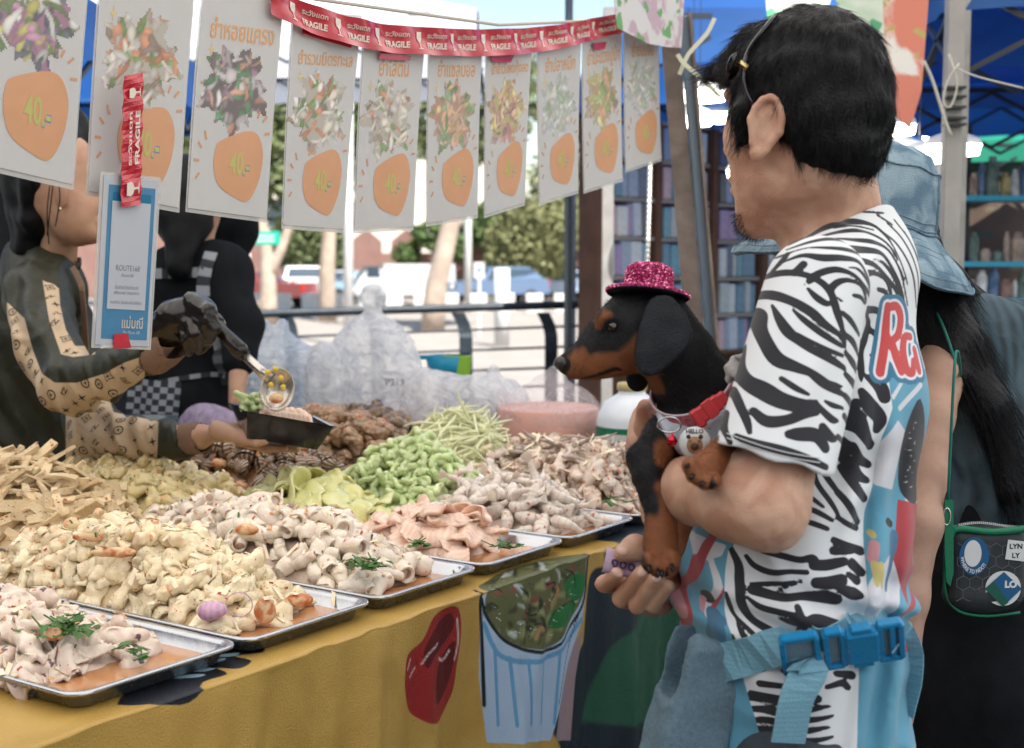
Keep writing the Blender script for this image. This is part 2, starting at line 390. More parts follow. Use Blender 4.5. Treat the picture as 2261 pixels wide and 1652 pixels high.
# ---- trees
M_bark = pm('pale bark', (.42, .33, .26), (.3, .24, .19), 3, .9, .5, 20)
M_bark2 = pm('grey brown bark', (.3, .25, .2), (.2, .17, .14), 3, .9, .5, 20)
M_leafd = pm('dark green leaves', (.06, .10, .03), (.10, .15, .045), 1.5, .6)
M_leafy = pm('yellow green leaves', (.17, .18, .075), (.22, .22, .10), 1.5, .6)
M_leafm = pm('mid green leaves', (.09, .115, .045), (.13, .15, .065), 1.5, .6)
def tree(label, base, trunk, clumps, leafm, bark, nleaf=3500, ls=.13):
    t = thing('tree', label, 'tree', base, 'trees across the road')
    m = MB(); 
    for br, r0, r1 in trunk: q = spline(br, 8); m.tube(q, list(np.linspace(r0, r1, 8)), 8)
    m.build('trunk', bark, t, True)
    V = []; tot = sum(c[1] ** 2 for c in clumps)
    for c, r in clumps:
        n = int(nleaf * r * r / tot)
        dirs = rng.normal(size=(n, 3)); dirs /= np.linalg.norm(dirs, axis=1)[:, None]
        rr = r * rng.uniform(.45, 1.08, n) ** .6 * (1 + .25 * sn(dirs, 3, int(r * 10)))
        P = np.array(c) + dirs * rr[:, None] * np.array([1, 1, .8])
        A = rng.normal(size=(n, 3)); A /= np.linalg.norm(A, axis=1)[:, None]; B = np.cross(A, rng.normal(size=(n, 3))); B /= np.linalg.norm(B, axis=1)[:, None]
        s_ = ls * rng.uniform(.6, 1.6, n)[:, None]
        V.append(np.stack([P - A * s_, P + B * s_ * .5, P + A * s_, P - B * s_ * .5], 1))
    V = np.concatenate(V).reshape(-1, 3); Fc = np.arange(len(V)).reshape(-1, 4)
    o = mesh('crown', V, Fc, leafm, t); o['kind'] = 'stuff'
def up(px, d, *ys): return [W(px + dx, y, d) for dx, y in ys]
def foot(px, d): p = W(px, 600, d); return np.array([p[0], p[1], ZR])
d = 50
tree('forked pale-trunked tree beside the green street sign', foot(590, 40), [([foot(590, 40), W(592, 620, 40), W(585, 540, 40), W(560, 430, 40)], .3, .14), ([W(592, 610, 40), W(625, 540, 40), W(655, 440, 40)], .2, .1), ([foot(560, 40), W(585, 640, 40)], .12, .12)],
     [(W(560, 380, 41), 2.0), (W(640, 330, 42), 2.2), (W(500, 330, 41), 1.8), (W(600, 250, 42), 2.2)], M_leafm, M_bark, 4500, .16)
tree('straight pale trunk left of the white lamp post', foot(722, 42), [([foot(722, 42), W(722, 600, 42), W(728, 500, 42), W(735, 380, 42)], .3, .18)], [(W(735, 300, 43), 2.3), (W(700, 200, 43), 2.2), (W(790, 230, 43), 1.9)], M_leafd, M_bark, 4500, .16)
tree('leaning pale trunk behind the middle of the railing', foot(955, 36), [([foot(955, 36), W(962, 640, 36), W(985, 540, 36), W(1010, 420, 36), W(1020, 330, 36)], .34, .2)], [(W(1020, 250, 37), 1.9), (W(1080, 200, 37), 1.5)], M_leafm, M_bark, 3500, .13)
tree('round dark green tree behind the silver pickup', foot(670, 62), [([foot(670, 62), W(670, 560, 62)], .25, .15)], [(W(665, 555, 62), 1.3), (W(700, 530, 62), 1.5), (W(640, 530, 62), 1.1), (W(730, 570, 62), .9)], M_leafm, M_bark2, 5000, .14)
tree('bright yellow-green bushy tree right of the red wall', foot(1190, 60), [([foot(1190, 60), W(1190, 560, 60)], .25, .15)], [(W(1190, 560, 60), 1.5), (W(1140, 530, 60), 1.3), (W(1230, 500, 60), 1.6), (W(1170, 480, 60), 1.3), (W(1110, 570, 60), .8)], M_leafy, M_bark2, 6000, .14)
tree('deep green tree at the centre behind the leaning trunk', foot(1075, 66), [([foot(1075, 66), W(1075, 540, 66)], .25, .15)], [(W(1070, 500, 66), 1.3), (W(1110, 480, 66), 1.2), (W(950, 520, 66), .9), (W(900, 560, 66), .7), (W(1010, 545, 66), .8)], M_leafd, M_bark2, 5000, .14)
tree('tall spreading tree beyond the far bookcase', foot(1290, 64), [([foot(1290, 64), W(1290, 500, 64)], .3, .15)], [(W(1290, 460, 64), 1.8), (W(1330, 400, 64), 2.0), (W(1240, 390, 64), 1.6), (W(1560, 380, 64), 2.6), (W(1660, 420, 64), 2)], M_leafy, M_bark2, 7000, .16)
tree('dark tree at the far left behind the vendor', foot(330, 55), [([foot(330, 55), W(330, 450, 55)], .3, .15)], [(W(330, 350, 55), 3.0), (W(200, 300, 55), 3.0), (W(430, 250, 55), 2.5)], M_leafd, M_bark2, 5000, .18)
# ---- poles and signs across the road
def simple(name, label, cat, mb, mat, smooth=False, group=None): return tag(mb.build(name, mat, None, smooth), label, cat, group)
for px, d, r, y, lab in ((768, 30, .11, 120, 'tall white lamp post seen between the fourth and fifth menu cards'), (1033, 50, .14, 300, 'grey utility pole behind the deep green tree'), (1108, 30, .17, 592, 'short white bollard post in front of the blue car'), (536, 36, .12, 300, 'white post left of the green street sign')):
    f0 = foot(px, d); m = MB(); m.tube([f0, W(px, y, d)], r, 10); simple('pole', lab, 'pole', m, M_white, True)
t = thing('street_sign', 'green street name sign on a post left of the forked tree', 'sign', foot(560, 34))
m = MB(); m.tube([foot(548, 34), W(548, 505, 34)], .05, 8); m.build('post', M_white, t, True)
m = MB(); c = W(583, 526, 33.9); m.box(c, (.40, .03, .17), None, .01); m.build('panel', pm('green sign', (.02, .34, .24), None, rough=.5), t)
for dz in (.05, -.06):
    m = MB(); m.box(c + np.array([0, -.034, dz]), (.26, .004, .022)); m.build('lettering', M_white, t)
c = W(1058, 597, 34); t = thing('road_sign', 'small white road sign with blue symbol on a thin post', 'sign', foot(1058, 34)); m = MB(); m.tube([foot(1058, 34), c], .04, 8); m.build('post', M_white, t)
m = MB(); m.box(c, (.13, .02, .2)); m.build('panel', M_white, t); m = MB(); m.box(c + [0, -.024, 0], (.06, .003, .07)); m.build('symbol', pm('sign blue', (.06, .15, .5), None), t)
# ---- parked vehicles
M_tyre = pm('tyre', (.03, .03, .03), None, rough=.8); M_rim = pm('rim', (.5, .5, .52), None, rough=.3, metal=.8); M_glass = pm('car glass', (.04, .06, .08), None, rough=.08)
M_lampr = pm('tail lamp', (.5, .03, .02), None, rough=.2); M_lampw = pm('head lamp', (.8, .8, .8), None, rough=.1)
def vehicle(label, px, d, rz, colr, kind, L=4.5, H=1.5, Wd=1.78):
    f0 = foot(px, d); t = thing({'pickup': 'pickup_truck', 'truck': 'box_truck'}.get(kind, 'parked_car'), label, {'pickup': 'pickup truck', 'truck': 'truck'}.get(kind, 'car'), f0, 'vehicles parked across the road')
    mt = pm('car paint', colr, None, rough=.25, coat=.6)
    pr = {'suv': [(0, .45), (.02, .62), (.03, .9), (.16, .95), (.28, 1.0), (.40, 1.46), (.5, 1.5), (.8, 1.48), (.93, 1.05), (.99, .95), (1, .45)],
          'pickup': [(0, .5), (.02, .95), (.22, 1.02), (.33, 1.45), (.42, 1.5), (.56, 1.47), (.62, 1.05), (.99, 1.02), (1, .5)],
          'truck': [(0, .5), (.01, 1.0), (.06, 1.5), (.12, 1.75), (.28, 1.8), (.285, 2.05), (.99, 2.05), (1, .5)]}[kind]
    pr = [(x * L - L / 2, z * H / 1.5) for x, z in pr]
    R = rotm(0, 0, rz); T_ = lambda P: (R @ np.array(P, float)) + f0
    m = MB(); ws = [1.0 if z < 1.1 * H / 1.5 or kind == 'truck' else .8 for _, z in pr]; n = len(pr)
    V = [T_((x, -Wd / 2 * w, z)) for (x, z), w in zip(pr, ws)] + [T_((x, Wd / 2 * w, z)) for (x, z), w in zip(pr, ws)]
    Fc = [tuple(range(n))[::-1], tuple(range(n, 2 * n))] + [(i, i + 1, n + i + 1, n + i) for i in range(n - 1)] + [(n - 1, 0, n, 2 * n - 1)]
    m.add(V, Fc); m.build('body', mt, t)
    zz = 1.0 * H / 1.5; top = 1.42 * H / 1.5
    x0, x1 = {'suv': (.31, .88), 'pickup': (.30, .58), 'truck': (.09, .25)}[kind]; x0 = x0 * L - L / 2; x1 = x1 * L - L / 2
    if kind == 'truck': zz, top = 1.15, 1.6
    for s_ in (-1, 1):
        m = MB(); w1 = Wd / 2 * .97 + .03; w2 = Wd / 2 * (.82 if kind != 'truck' else 1) + .03; e = .1 * L if kind == 'suv' else .03 * L
        m.add([T_((x0 + .1, s_ * w1, zz)), T_((x1, s_ * w1, zz)), T_((x1 - e * .6, s_ * w2, top)), T_((x0 + e, s_ * w2, top))], [(0, 1, 2, 3)]); m.build('side_window', M_glass, t)
        for xw in (-.31 * L, .30 * L):
            m = MB(); Rw = R @ rotm(math.pi / 2, 0, 0); m.lathe([(0, -.11), (.2, -.11), (.33, -.1), (.34, 0), (.33, .1), (.2, .11), (0, .11)], T_((xw, s_ * (Wd / 2 - .08), .34)), 16, R=Rw); w_ = m.build('wheel', M_tyre, t, True)
        m = MB(); m.box(T_((-L / 2 - .01, s_ * Wd * .36, .78 * H / 1.5)), (.03, .16, .09), R); m.build('headlight', M_lampw, t)
        m = MB(); m.box(T_((L / 2 + .01, s_ * Wd * .4, .85 * H / 1.5)), (.03, .1, .14), R); m.build('tail_lamp', M_lampr, t)
    wx = {'suv': (.29, .39, 1.03, 1.42), 'pickup': (.235, .32, 1.05, 1.42), 'truck': (.065, .115, 1.52, 1.73)}[kind]
    m = MB(); a = .86 if kind != 'truck' else .98
    m.add([T_((wx[0] * L - L / 2 - .02, -Wd / 2 * .93, wx[2] * H / 1.5 + .02)), T_((wx[0] * L - L / 2 - .02, Wd / 2 * .93, wx[2] * H / 1.5 + .02)), T_((wx[1] * L - L / 2 - .03, Wd / 2 * a * .93, wx[3] * H / 1.5 + .02)), T_((wx[1] * L - L / 2 - .03, -Wd / 2 * a * .93, wx[3] * H / 1.5 + .02))], [(0, 1, 2, 3)]); m.build('windscreen', M_glass, t)
    if kind != 'truck':
        rx = {'suv': (.82, .92), 'pickup': (.565, .615)}[kind]
        m = MB(); m.add([T_((rx[1] * L - L / 2 + .03, -Wd / 2 * .85, 1.1 * H / 1.5)), T_((rx[1] * L - L / 2 + .03, Wd / 2 * .85, 1.1 * H / 1.5)), T_((rx[0] * L - L / 2 + .05, Wd / 2 * .72, 1.42 * H / 1.5)), T_((rx[0] * L - L / 2 + .05, -Wd / 2 * .72, 1.42 * H / 1.5))], [(0, 1, 2, 3)]); m.build('rear_window', M_glass, t)
vehicle('blue-grey car parked right of the leaning trunk', 1090, 56, math.radians(25), (.10, .15, .24), 'suv', 4.3, 1.6)
vehicle('silver pickup seen from behind next to the straight pale trunk', 672, 54, math.radians(-75), (.55, .56, .58), 'pickup', 4.9, 1.65)
vehicle('white box truck parked behind the knotted plastic bag', 890, 57, math.radians(12), (.50, .50, .49), 'truck', 4.2, 1.25)
vehicle('red pickup at the left under the street sign', 570, 52, math.radians(-20), (.20, .05, .05), 'pickup', 4.6, 1.5)
vehicle('pale blue car half hidden behind the white lamp post', 800, 60, math.radians(20), (.25, .4, .55), 'suv', 4.2, 1.4)
vehicle('grey-blue car at the right behind the black pole', 1240, 62, math.radians(18), (.3, .38, .5), 'suv', 4.3, 1.4)
vehicle('white car between the silver pickup and the lamp post', 735, 62, math.radians(30), (.45, .46, .48), 'suv', 4.2, 1.4)
for i, px in enumerate(range(560, 1330, 62)):
    m = MB(); f0 = foot(px, 48); m.box(f0 + [0, 0, .35], (.3, .12, .35), None, .03); simple('concrete_barrier', 'one of the low pale barriers in a row before the parked vehicles', 'barrier', m, M_white, False, 'barriers before the parked vehicles')
# ---- black pole and bookcases behind the rail
m = MB(); p = W(1254, 700, 5.2); m.box((p[0], p[1], 1.25), (.012, .012, 1.25), rotm(0, 0, .3)); simple('post', 'thin black upright pole left of the bookcases', 'pole', m, M_rail)
M_wood = pm('brown wood', (.16, .075, .045), (.11, .05, .03), 8, .6, .2, 40)
bcol = [(.05, .09, .2), (.25, .34, .48), (.45, .52, .62), (.55, .6, .66), (.3, .2, .42), (.08, .22, .35), (.55, .36, .42), (.03, .04, .08), (.4, .46, .5), (.1, .3, .42), (.6, .62, .62), (.18, .28, .5)]
bcol = [tuple(x * .72 for x in c) for c in bcol]
M_books = [pm('book cover %s' % w_, c, tuple(min(1, x * 1.6 + .1) for x in c), 25, .3, coat=.4) for w_, c in zip('abcdefghijkl', bcol)]
M_shelf = pm('shelf board', (.3, .27, .25), None)
book_m = None
def bookcase(label, quad, rows, nb, d0, d1, y0, y1):       # quad: x0,x1 at depths d0,d1; rows
    x0, x1 = quad; a = W(x0, 600, d0); b = W(x1, 600, d1); u = nz(np.array([b[0] - a[0], b[1] - a[1], 0])); wd = np.linalg.norm((b - a)[:2]); nb_ = np.array([-u[1], u[0], 0]); R = np.stack([u, nb_, [0, 0, 1]], 1)
    zb = W(x0, y1, d0)[2]; zt = W(x0, y0, d0)[2]; base = np.array([a[0], a[1], 0])
    t = thing('bookcase', label, 'bookcase', base)
    for f in (0, 1):
        m = MB(); m.box(base + u * wd * f + nb_ * .06 + [0, 0, zt / 2], (.020, .055, zt / 2), R); m.build('side_panel', M_wood, t)
    hh = (zt - zb) / rows
    m = MB(); m.box(base + u * wd / 2 + nb_ * .125 + [0, 0, zt / 2], (wd / 2, .005, zt / 2 - .01), R); m.build('back_panel', M_wood, t)
    for r in range(rows + 1):
        z = zb + r * hh; m = MB(); m.box(base + u * wd / 2 + nb_ * .06 + [0, 0, z], (wd / 2 - .02, .055, .009), R); m.build('shelf', M_shelf if r else M_wood, t)
    global book_m
    for r in range(rows):
        x = .03; z = zb + r * hh + .011; lean = rng.uniform(-.1, .1)
        while x < wd - .06:
            w_ = wd / nb * rng.uniform(.6, 1.5); w_ = min(w_, wd - .03 - x); h_ = hh * rng.uniform(.76, .88)
            mm = bpy.data.meshes.new('book')
            bm = MB(); bm.box((0, 0, .5), (.5, .5, .5), None, .04); ci = rng.integers(12); me = bm.build('book', M_books[ci], None)
            me.scale = (w_ * .94, .10, h_); me.rotation_euler = (0, lean * .5 if rng.random() > .4 else 0, math.atan2(u[1], u[0]))
            me.location = tuple(base + u * (x + w_ / 2) + nb_ * (.055 + rng.uniform(-.006, .006)) + [0, 0, z]); x += w_
            tag(me, '%s upright in the %s row of the bookcase' % (['dark blue case', 'grey blue case', 'pale blue case', 'silver case', 'violet case', 'teal case', 'dusty pink case', 'black case', 'grey case', 'blue green case', 'whitish case', 'mid blue case'][ci], ['lowest', 'second', 'third', 'fourth', 'fifth', 'top'][r]), 'book', 'books standing in the bookcases')
bookcase('left bay of the brown bookcases, beside the black pole', (1325, 1452), 6, 7, 6.2, 6.5, 262, 790)
bookcase('second bay of the brown bookcases, behind the steel tent leg', (1456, 1572), 6, 7, 6.5, 6.75, 275, 785)
bookcase('third bay of the brown bookcases, beside the cheek of the man', (1580, 1684), 6, 7, 6.75, 6.95, 290, 780)
bookcase('fourth bay of the brown bookcases, mostly behind the man', (1690, 1790), 6, 6, 6.95, 7.15, 300, 776)
# string of beads/tinsel hanging in front of the bookcase
m = MB(); p0 = W(1436, 340, 4.6); p1 = W(1428, 640, 4.6)
for i in range(26):
    p = p0 + (p1 - p0) * i / 25; m.lathe([(0, -.016), (.006, -.012), (.0085, 0), (.006, .012), (0, .016)], p, 8)
simple('tinsel_strand', 'silvery hanging strand in front of the left bookcase', 'decoration', m, pm('silver foil', (.8, .78, .72), None, rough=.25, metal=.7), True)
# ---- canopies
M_blue = translucent('blue tarpaulin', (.03, .14, .42), .45, .6, (.02, .1, .34), 2)
M_whitet = translucent('white tent cloth', (.80, .82, .86), .35, .7)
M_green = translucent('green tarpaulin', (.02, .35, .22), .5, .6)
M_truss = pm('dark tent frame', (.03, .035, .045), None, rough=.4)
M_steel = pm('grey steel', (.34, .33, .32), (.26, .25, .24), 12, .45, .1, 60, metal=.3)
def canopy(label, x0, x1, y0, y1, ze, zr, mat, val=.22, poles=True):
    t = thing('market_canopy', label, 'canopy', ((x0 + x1) / 2, (y0 + y1) / 2, 0))
    xm, ym = (x0 + x1) / 2, (y0 + y1) / 2; c = [(x0, y0), (x1, y0), (x1, y1), (x0, y1)]; n = 9
    V = []; Fc = []
    for k in range(4):
        a, b = np.array(c[k]), np.array(c[(k + 1) % 4]); off = len(V)
        for i in range(n):
            for j in range(n):
                s_ = j / (n - 1); r = i / (n - 1); p = (a + (b - a) * s_) * (1 - r) + np.array([xm, ym]) * r
                V.append((p[0], p[1], ze + (zr - ze) * r - .10 * math.sin(math.pi * r) * math.sin(math.pi * s_)))
        for i in range(n - 1):
            for j in range(n - 1): q = off + i * n + j; Fc.append((q, q + 1, q + n + 1, q + n))
        off = len(V)
        for j in range(25):
            s_ = j / 24; p = a + (b - a) * s_; nn = np.array([b[1] - a[1], a[0] - b[0]]) / np.linalg.norm(b - a)
            w_ = .015 * math.sin(s_ * 40); V.append((p[0] + nn[0] * .01, p[1] + nn[1] * .01, ze)); V.append((p[0] + nn[0] * (.02 + w_), p[1] + nn[1] * (.02 + w_), ze - val * (1 - .12 * abs(math.sin(s_ * 12)))))
        for j in range(24): q = off + 2 * j; Fc.append((q, q + 1, q + 3, q + 2))
    mesh('canopy_cloth', V, Fc, mat, t, True)
    for k in range(4):
        a, b = c[k], c[(k + 1) % 4]
        m = MB(); N = 6
        for i in range(N):
            p0 = np.array([a[0] + (b[0] - a[0]) * i / N, a[1] + (b[1] - a[1]) * i / N, ze - .04]); p1 = np.array([a[0] + (b[0] - a[0]) * (i + 1) / N, a[1] + (b[1] - a[1]) * (i + 1) / N, ze - .04])
            q0, q1 = p0 - [0, 0, .26], p1 - [0, 0, .26]
            m.tube([p0, q1], .011, 4); m.tube([q0, p1], .011, 4)
        m.tube([(a[0], a[1], ze - .03), (b[0], b[1], ze - .03)], .014, 4); m.build('truss', M_truss, t)
        m = MB(); m.tube([(a[0], a[1], ze - .02), (xm, ym, zr - .03)], .014, 4); m.build('rafter', M_truss, t)
        if poles: m = MB(); m.box((a[0], a[1], ze / 2), (.02, .02, ze / 2)); m.build('leg', M_steel, t)
canopy('blue canopy with dark truss above the bookcases', .35, 3.3, 5.0, 7.9, 2.25, 2.85, M_blue)
canopy('blue canopy at the right edge with white valance', 1.30, 4.3, 4.0, 6.6, 2.18, 2.8, M_blue, .12)
canopy('far blue canopy deep in the market aisle', .9, 4.6, 8.6, 12, 2.35, 3.0, M_blue)
canopy('white canopy far behind the menu cards', -3.4, -.2, 7.8, 10.6, 2.75, 3.3, M_whitet, poles=False)
canopy('dark blue canopy at the far left behind the menu cards', -5.4, -1.4, 4.4, 7.4, 2.2, 2.8, M_blue, poles=False)
canopy('green canopy low at the right behind the bucket hat', 2.55, 6.2, 8.2, 10.5, 2.05, 2.3, M_green, .14)
# the stall's own big roof, above the picture
t = thing('stall_roof', 'large pale tarpaulin roof stretched over the food stall and its customers', 'canopy', (0, 2, 0))
V2, F2 = grid2d(30, 30); V = [(-3.6 + 7.4 * a, -1.3 + 5.3 * b, 2.45 - .12 * math.sin(a * math.pi) * math.sin(b * math.pi) + .02 * math.sin(a * 30) * math.sin(b * 17)) for a, b in V2]
mesh('roof_cloth', V, F2, translucent('pale roof tarpaulin', (.87, .83, .77), .56, .7), t, True)
for x in (-3.6, 0, 3.8):
    m = MB(); m.tube([(x, -1.3, 2.47), (x, 4.0, 2.47)], .02, 8); m.build('roof_bar', M_steel, t)
for x, y in ((-3.6, -1.3), (3.8, -1.3), (-3.6, 4.0)):
    m = MB(); m.box((x, y, 1.22), (.022, .022, 1.22)); m.build('leg', M_steel, t)
# unseen cloths added to cut light from the left and from behind the camera
t = thing('left_light_blocker', 'added unseen dark blue cloth cutting light from the left of the stall', 'tarpaulin', (-2.9, 1.5, 0))
V = [(-2.9 + .04 * math.sin(a * 40) * (1 - .3 * b), -1.6 + 4.9 * a, .1 + 2.3 * b) for a, b in V2]; mesh('cloth', V, F2, pm('dark blue light blocker', (.02, .05, .11), (.015, .04, .09), 3, .6), t, True)
t = thing('rear_light_blocker', 'added unseen dark grey cloth cutting light from behind the camera', 'tarpaulin', (-1.2, -2.2, 0))
V = [(-3.4 + 4.2 * a, -2.4 + .04 * math.sin(a * 50), .1 + 2.5 * b) for a, b in V2]; mesh('cloth', V, F2, pm('dark grey light blocker', (.06, .06, .065), (.05, .05, .055), 3, .6), t, True)
# ---- leaning steel leg of the stall tent
t = thing('tent_leg', 'rusty grey steel leg leaning beside the last menu card', 'pole', W(1560, 900, 3.1) * [1, 1, 0])
a = W(1476, 40, 3.12); b = W(1548, 900, 3.12); dirv = nz(b - a); b = a + dirv * (a[2] / -dirv[2]); yv = nz(np.cross(dirv, [1, 0, 0])); xv = np.cross(yv, dirv); Rz = np.stack([xv, yv, dirv], 1)
M_rust = pm('rusty steel', (.23, .185, .16), (.15, .12, .105), 14, .6, .3, 60, metal=.2)
m = MB(); m.box((a + b) / 2, (.021, .004, np.linalg.norm(b - a) / 2), Rz); m.build('face_plate', M_rust, t)
m = MB(); m.box((a + b) / 2 + xv * .034 + yv * .006, (.0115, .008, np.linalg.norm(b - a) / 2), Rz, .003); m.build('channel', pm('blue grey steel', (.14, .18, .23), None, rough=.4, metal=.3), t)
m = MB(); m.box((a + b) / 2 + xv * .045 + yv * .02, (.003, .02, np.linalg.norm(b - a) / 2), Rz); m.build('side_plate', M_rust, t)
# right aisle pole with ropes
t = thing('aisle_pole', 'grey square pole behind the denim hat with ropes tied to it', 'pole', W(2110, 900, 3.7) * [1, 1, 0])
a = W(2107, -60, 3.7); b = np.array([a[0] + .01, a[1], 0]); m = MB(); m.box(((a + b) / 2), (.0235, .02, a[2] / 2), None, .003); m.build('pole', pm('aluminium grey', (.36, .34, .33), (.3, .29, .28), 10, .5, metal=.3), t)
m = MB()
for y in (195, 215, 238, 262, 276): 
    c = W(2107, y, 3.7); m.box(c, (.026, .023, .0035))
m.build('binding', M_truss, t)
M_rope = pm('dirty white rope', (.5, .48, .43), None, rough=.9)
m = MB(); m.tube(spline([W(2095, 120, 3.62), W(2110, 165, 3.6), W(2112, 200, 3.6), W(2098, 236, 3.6), W(2083, 225, 3.6), W(2092, 180, 3.6), W(2118, 140, 3.6)], 26), .0028, 6); m.build('rope_loop', M_rope, t, True)
m = MB(); m.tube(spline([W(2040, 135, 3.5), W(2060, 180, 3.5), W(2085, 260, 3.5), W(2100, 300, 3.5)], 12), .0042, 6); m.build('rope', M_rope, t, True)
m = MB(); m.tube(spline([W(2110, 150, 3.65), W(2160, 170, 3.4), W(2260, 195, 3.2)], 12), .0022, 6); m.build('guy_line', M_rope, t, True)
M_strap = pm('yellowish strap', (.62, .62, .48), None, rough=.7)
for k, L_ in enumerate(([(1496, 120), (1510, 140), (1550, 175), (1590, 215)], [(1500, 165), (1520, 120), (1560, 75), (1578, 40)], [(1592, 200), (1590, 150), (1606, 110), (1650, 100), (1670, 106)], [(1628, 180), (1636, 140), (1656, 118), (1690, 108)])):
    m = MB(); m.strip(spline([W(x, y, 3.0 + .02 * k) for x, y in L_], 10), .0095, .0012, (1, 0, .2)); simple('tie_strap', ['pale strap hanging diagonally from the tent leg', 'pale strap crossing up toward the white roof', 'pale strap bent above the forehead, left one', 'pale strap bent above the forehead, right one'][k], 'strap', m, M_strap)
# ---- lamps
M_lamp = pm('lit diffuser', (1, 1, 1), None, emit=7, emitc=(1, .93, .8)); M_housing = pm('lamp housing', (.8, .8, .8), None)
for i, (x, y, d, w_, h_, lab) in enumerate(((1545, 190, 4.6, 62, 17, 'upper oval ceiling lamp left of the forehead'), (1530, 246, 4.9, 45, 17, 'lower left oval lamp beside the fringe of hair'), (1590, 240, 5.4, 48, 10, 'thin bright lamp just behind the fringe of hair'), (1640, 365, 5.6, 36, 12, 'small lamp beside the eye of the man above the books'),
        (1985, 262, 4.4, 38, 12, 'oval lamp right behind the back of the hair, highest of the cluster'), (1985, 312, 4.6, 48, 10, 'left lamp of the low cluster above the denim hat'), (2030, 325, 4.3, 52, 10, 'lowest lamp of the cluster above the denim hat'), (2105, 306, 4.2, 62, 12, 'long right lamp in front of the grey pole'))):
    c = W(x, y, d); t = thing('ceiling_lamp', lab, 'lamp', c, 'oval lamps hanging under the canopies'); rx = w_ * d / F
    m = MB(); m.lathe([(0, .0), (rx * .9, 0), (rx, -.012), (rx, -.02)], c, 28, (1, .8)); m.lathe([(0, .02), (rx * .3, .02), (rx * .9, .001)], c, 28, (1, .8)); m.build('housing', M_housing, t, True)
    m = MB(); m.lathe([(rx * .97, -.021), (rx * .9, -.05), (0, -.06)], c, 28, (1, .8)); m.build('diffuser', M_lamp, t, True)
    m = MB(); m.tube([c + [0, 0, .02], c + [0, 0, .5]], .002, 4); m.build('cord', M_truss, t)
# small far bulbs
for i in range(14):
    x = [2020, 2050, 2065, 2045, 2080, 2090, 2150, 2165, 2195, 2190, 1560, 2130, 2120, 2178][i]; y = [285, 283, 288, 300, 294, 305, 345, 300, 352, 358, 262, 300, 330, 330][i]
    m = MB(); c = W(x, y, 9.5); m.lathe([(0, .03), (.02, .02), (.028, 0), (.02, -.02), (0, -.03)], c, 10); simple('light_bulb', 'tiny far bulb glowing under the blue canopies', 'light bulb', m, M_lamp, True, 'far bulbs under the canopies')
# ---- hanging plastic sheets / posters behind the head
M_post1 = pm('printed green sheet', (.45, .6, .45), (.7, .72, .66), 9, .4, spots=((14, .6, (.1, .4, .2, 1)),)); M_post2 = pm('printed red sheet', (.7, .68, .64), (.6, .2, .14), 7, .4, contrast=(.42, .52), spots=((16, .62, (.45, .35, .12, 1)),))
for lab, q, d, mt in (('greenish printed sheet hanging behind the top of the hair', [(1840, -20), (1975, -20), (1960, 225), (1915, 230)], 3.9, M_post1), ('red and white printed sheet hanging over the lamps', [(1950, -20), (2052, -20), (2035, 200), (2010, 285), (1960, 240)], 3.7, M_post2), ('small printed sheet hanging left of the hair parting', [(1690, -20), (1840, -20), (1800, 120), (1700, 125)], 4.2, M_post1)):
    V = np.array([W(x, y, d) for x, y in q]); n = len(V); V = np.vstack([V, V + [0, .006, 0]]); m = MB(); m.add(V, [tuple(range(n)), tuple(range(n, 2 * n))[::-1]] + [(i, (i + 1) % n, n + (i + 1) % n, n + i) for i in range(n)]); simple('hanging_sheet', lab, 'banner', m, mt)
# dim cloth wall closing the aisle behind the goods rack
t = thing('aisle_cloth', 'dim brown cloth wall far behind the rack at the right edge', 'tarpaulin', (4.2, 8.3, 0)); Vb2, Fb2 = grid2d(40, 12)
V = [(1.9 + 6 * a, 8.3 + .06 * math.sin(a * 60), .0 + 2.05 * b) for a, b in Vb2]; mesh('cloth', V, Fb2, pm('dim brown cloth', (.07, .055, .045), (.12, .08, .06), 2, .8, contrast=(.4, .6), spots=((9, .62, (.16, .13, .08, 1)), (7, .66, (.05, .10, .09, 1)))), t, True)
# ---- goods stall at the right edge
M_cyan = pm('blue shelf', (.05, .35, .5), None); goods = [pm('goods %s' % k, c, tuple(min(1, x * 1.7 + .08) for x in c), 20, .5) for k, c in zip('abcdefg', [(.03, .03, .035), (.22, .18, .06), (.36, .38, .38), (.16, .08, .06), (.05, .09, .07), (.22, .16, .12), (.04, .09, .18)])]
t = thing('goods_rack', 'rack with blue shelves at the right edge of the market', 'rack', W(2190, 900, 5.6) * [1, 1, 0])
for y in (440, 583, 662, 800):
    c = W(2215, y, 5.6); m = MB(); m.box(c, (.24, .12, .01)); m.build('shelf', M_cyan if y != 800 else M_wood, t)
for x in (2132, 2300):
    c = W(x, 500, 5.7); m = MB(); m.box((c[0], c[1], .95), (.012, .012, .95)); m.build('upright', M_rail, t)
gi = 0
for y in (440, 583, 662, 800):
    x = 2140
    while x < 2280:
        w_ = rng.uniform(9, 34); h_ = rng.uniform(22, 68) if y != 440 else rng.uniform(40, 110); c = W(x + w_ / 2, y - h_ / 2 - 6, 5.55); m = MB(); hx = w_ * .46 * 5.55 / F; hz = h_ / 2 * 5.55 / F
        m.lathe([(0, -hz), (hx, -hz), (hx, hz * .5), (hx * .6, hz * .8), (hx * .55, hz), (0, hz)], c, 10); simple('packet', 'small bottle or packet on the rack at the right edge', 'packet', m, goods[rng.integers(7)], False, 'goods on the rack at the right edge'); x += w_
for i in range(26):
    c = W(rng.uniform(2120, 2290), rng.uniform(700, 775), 5.0); m = MB(); m.box(c, (.02, .01, .06), rotm(rng.uniform(-.3, .3), rng.uniform(-.6, .6), 0), .003); simple('packet', 'pale packet heaped on the table at the right edge', 'packet', m, goods[2] if i % 3 else goods[6], False, 'pale packets heaped at the right edge')
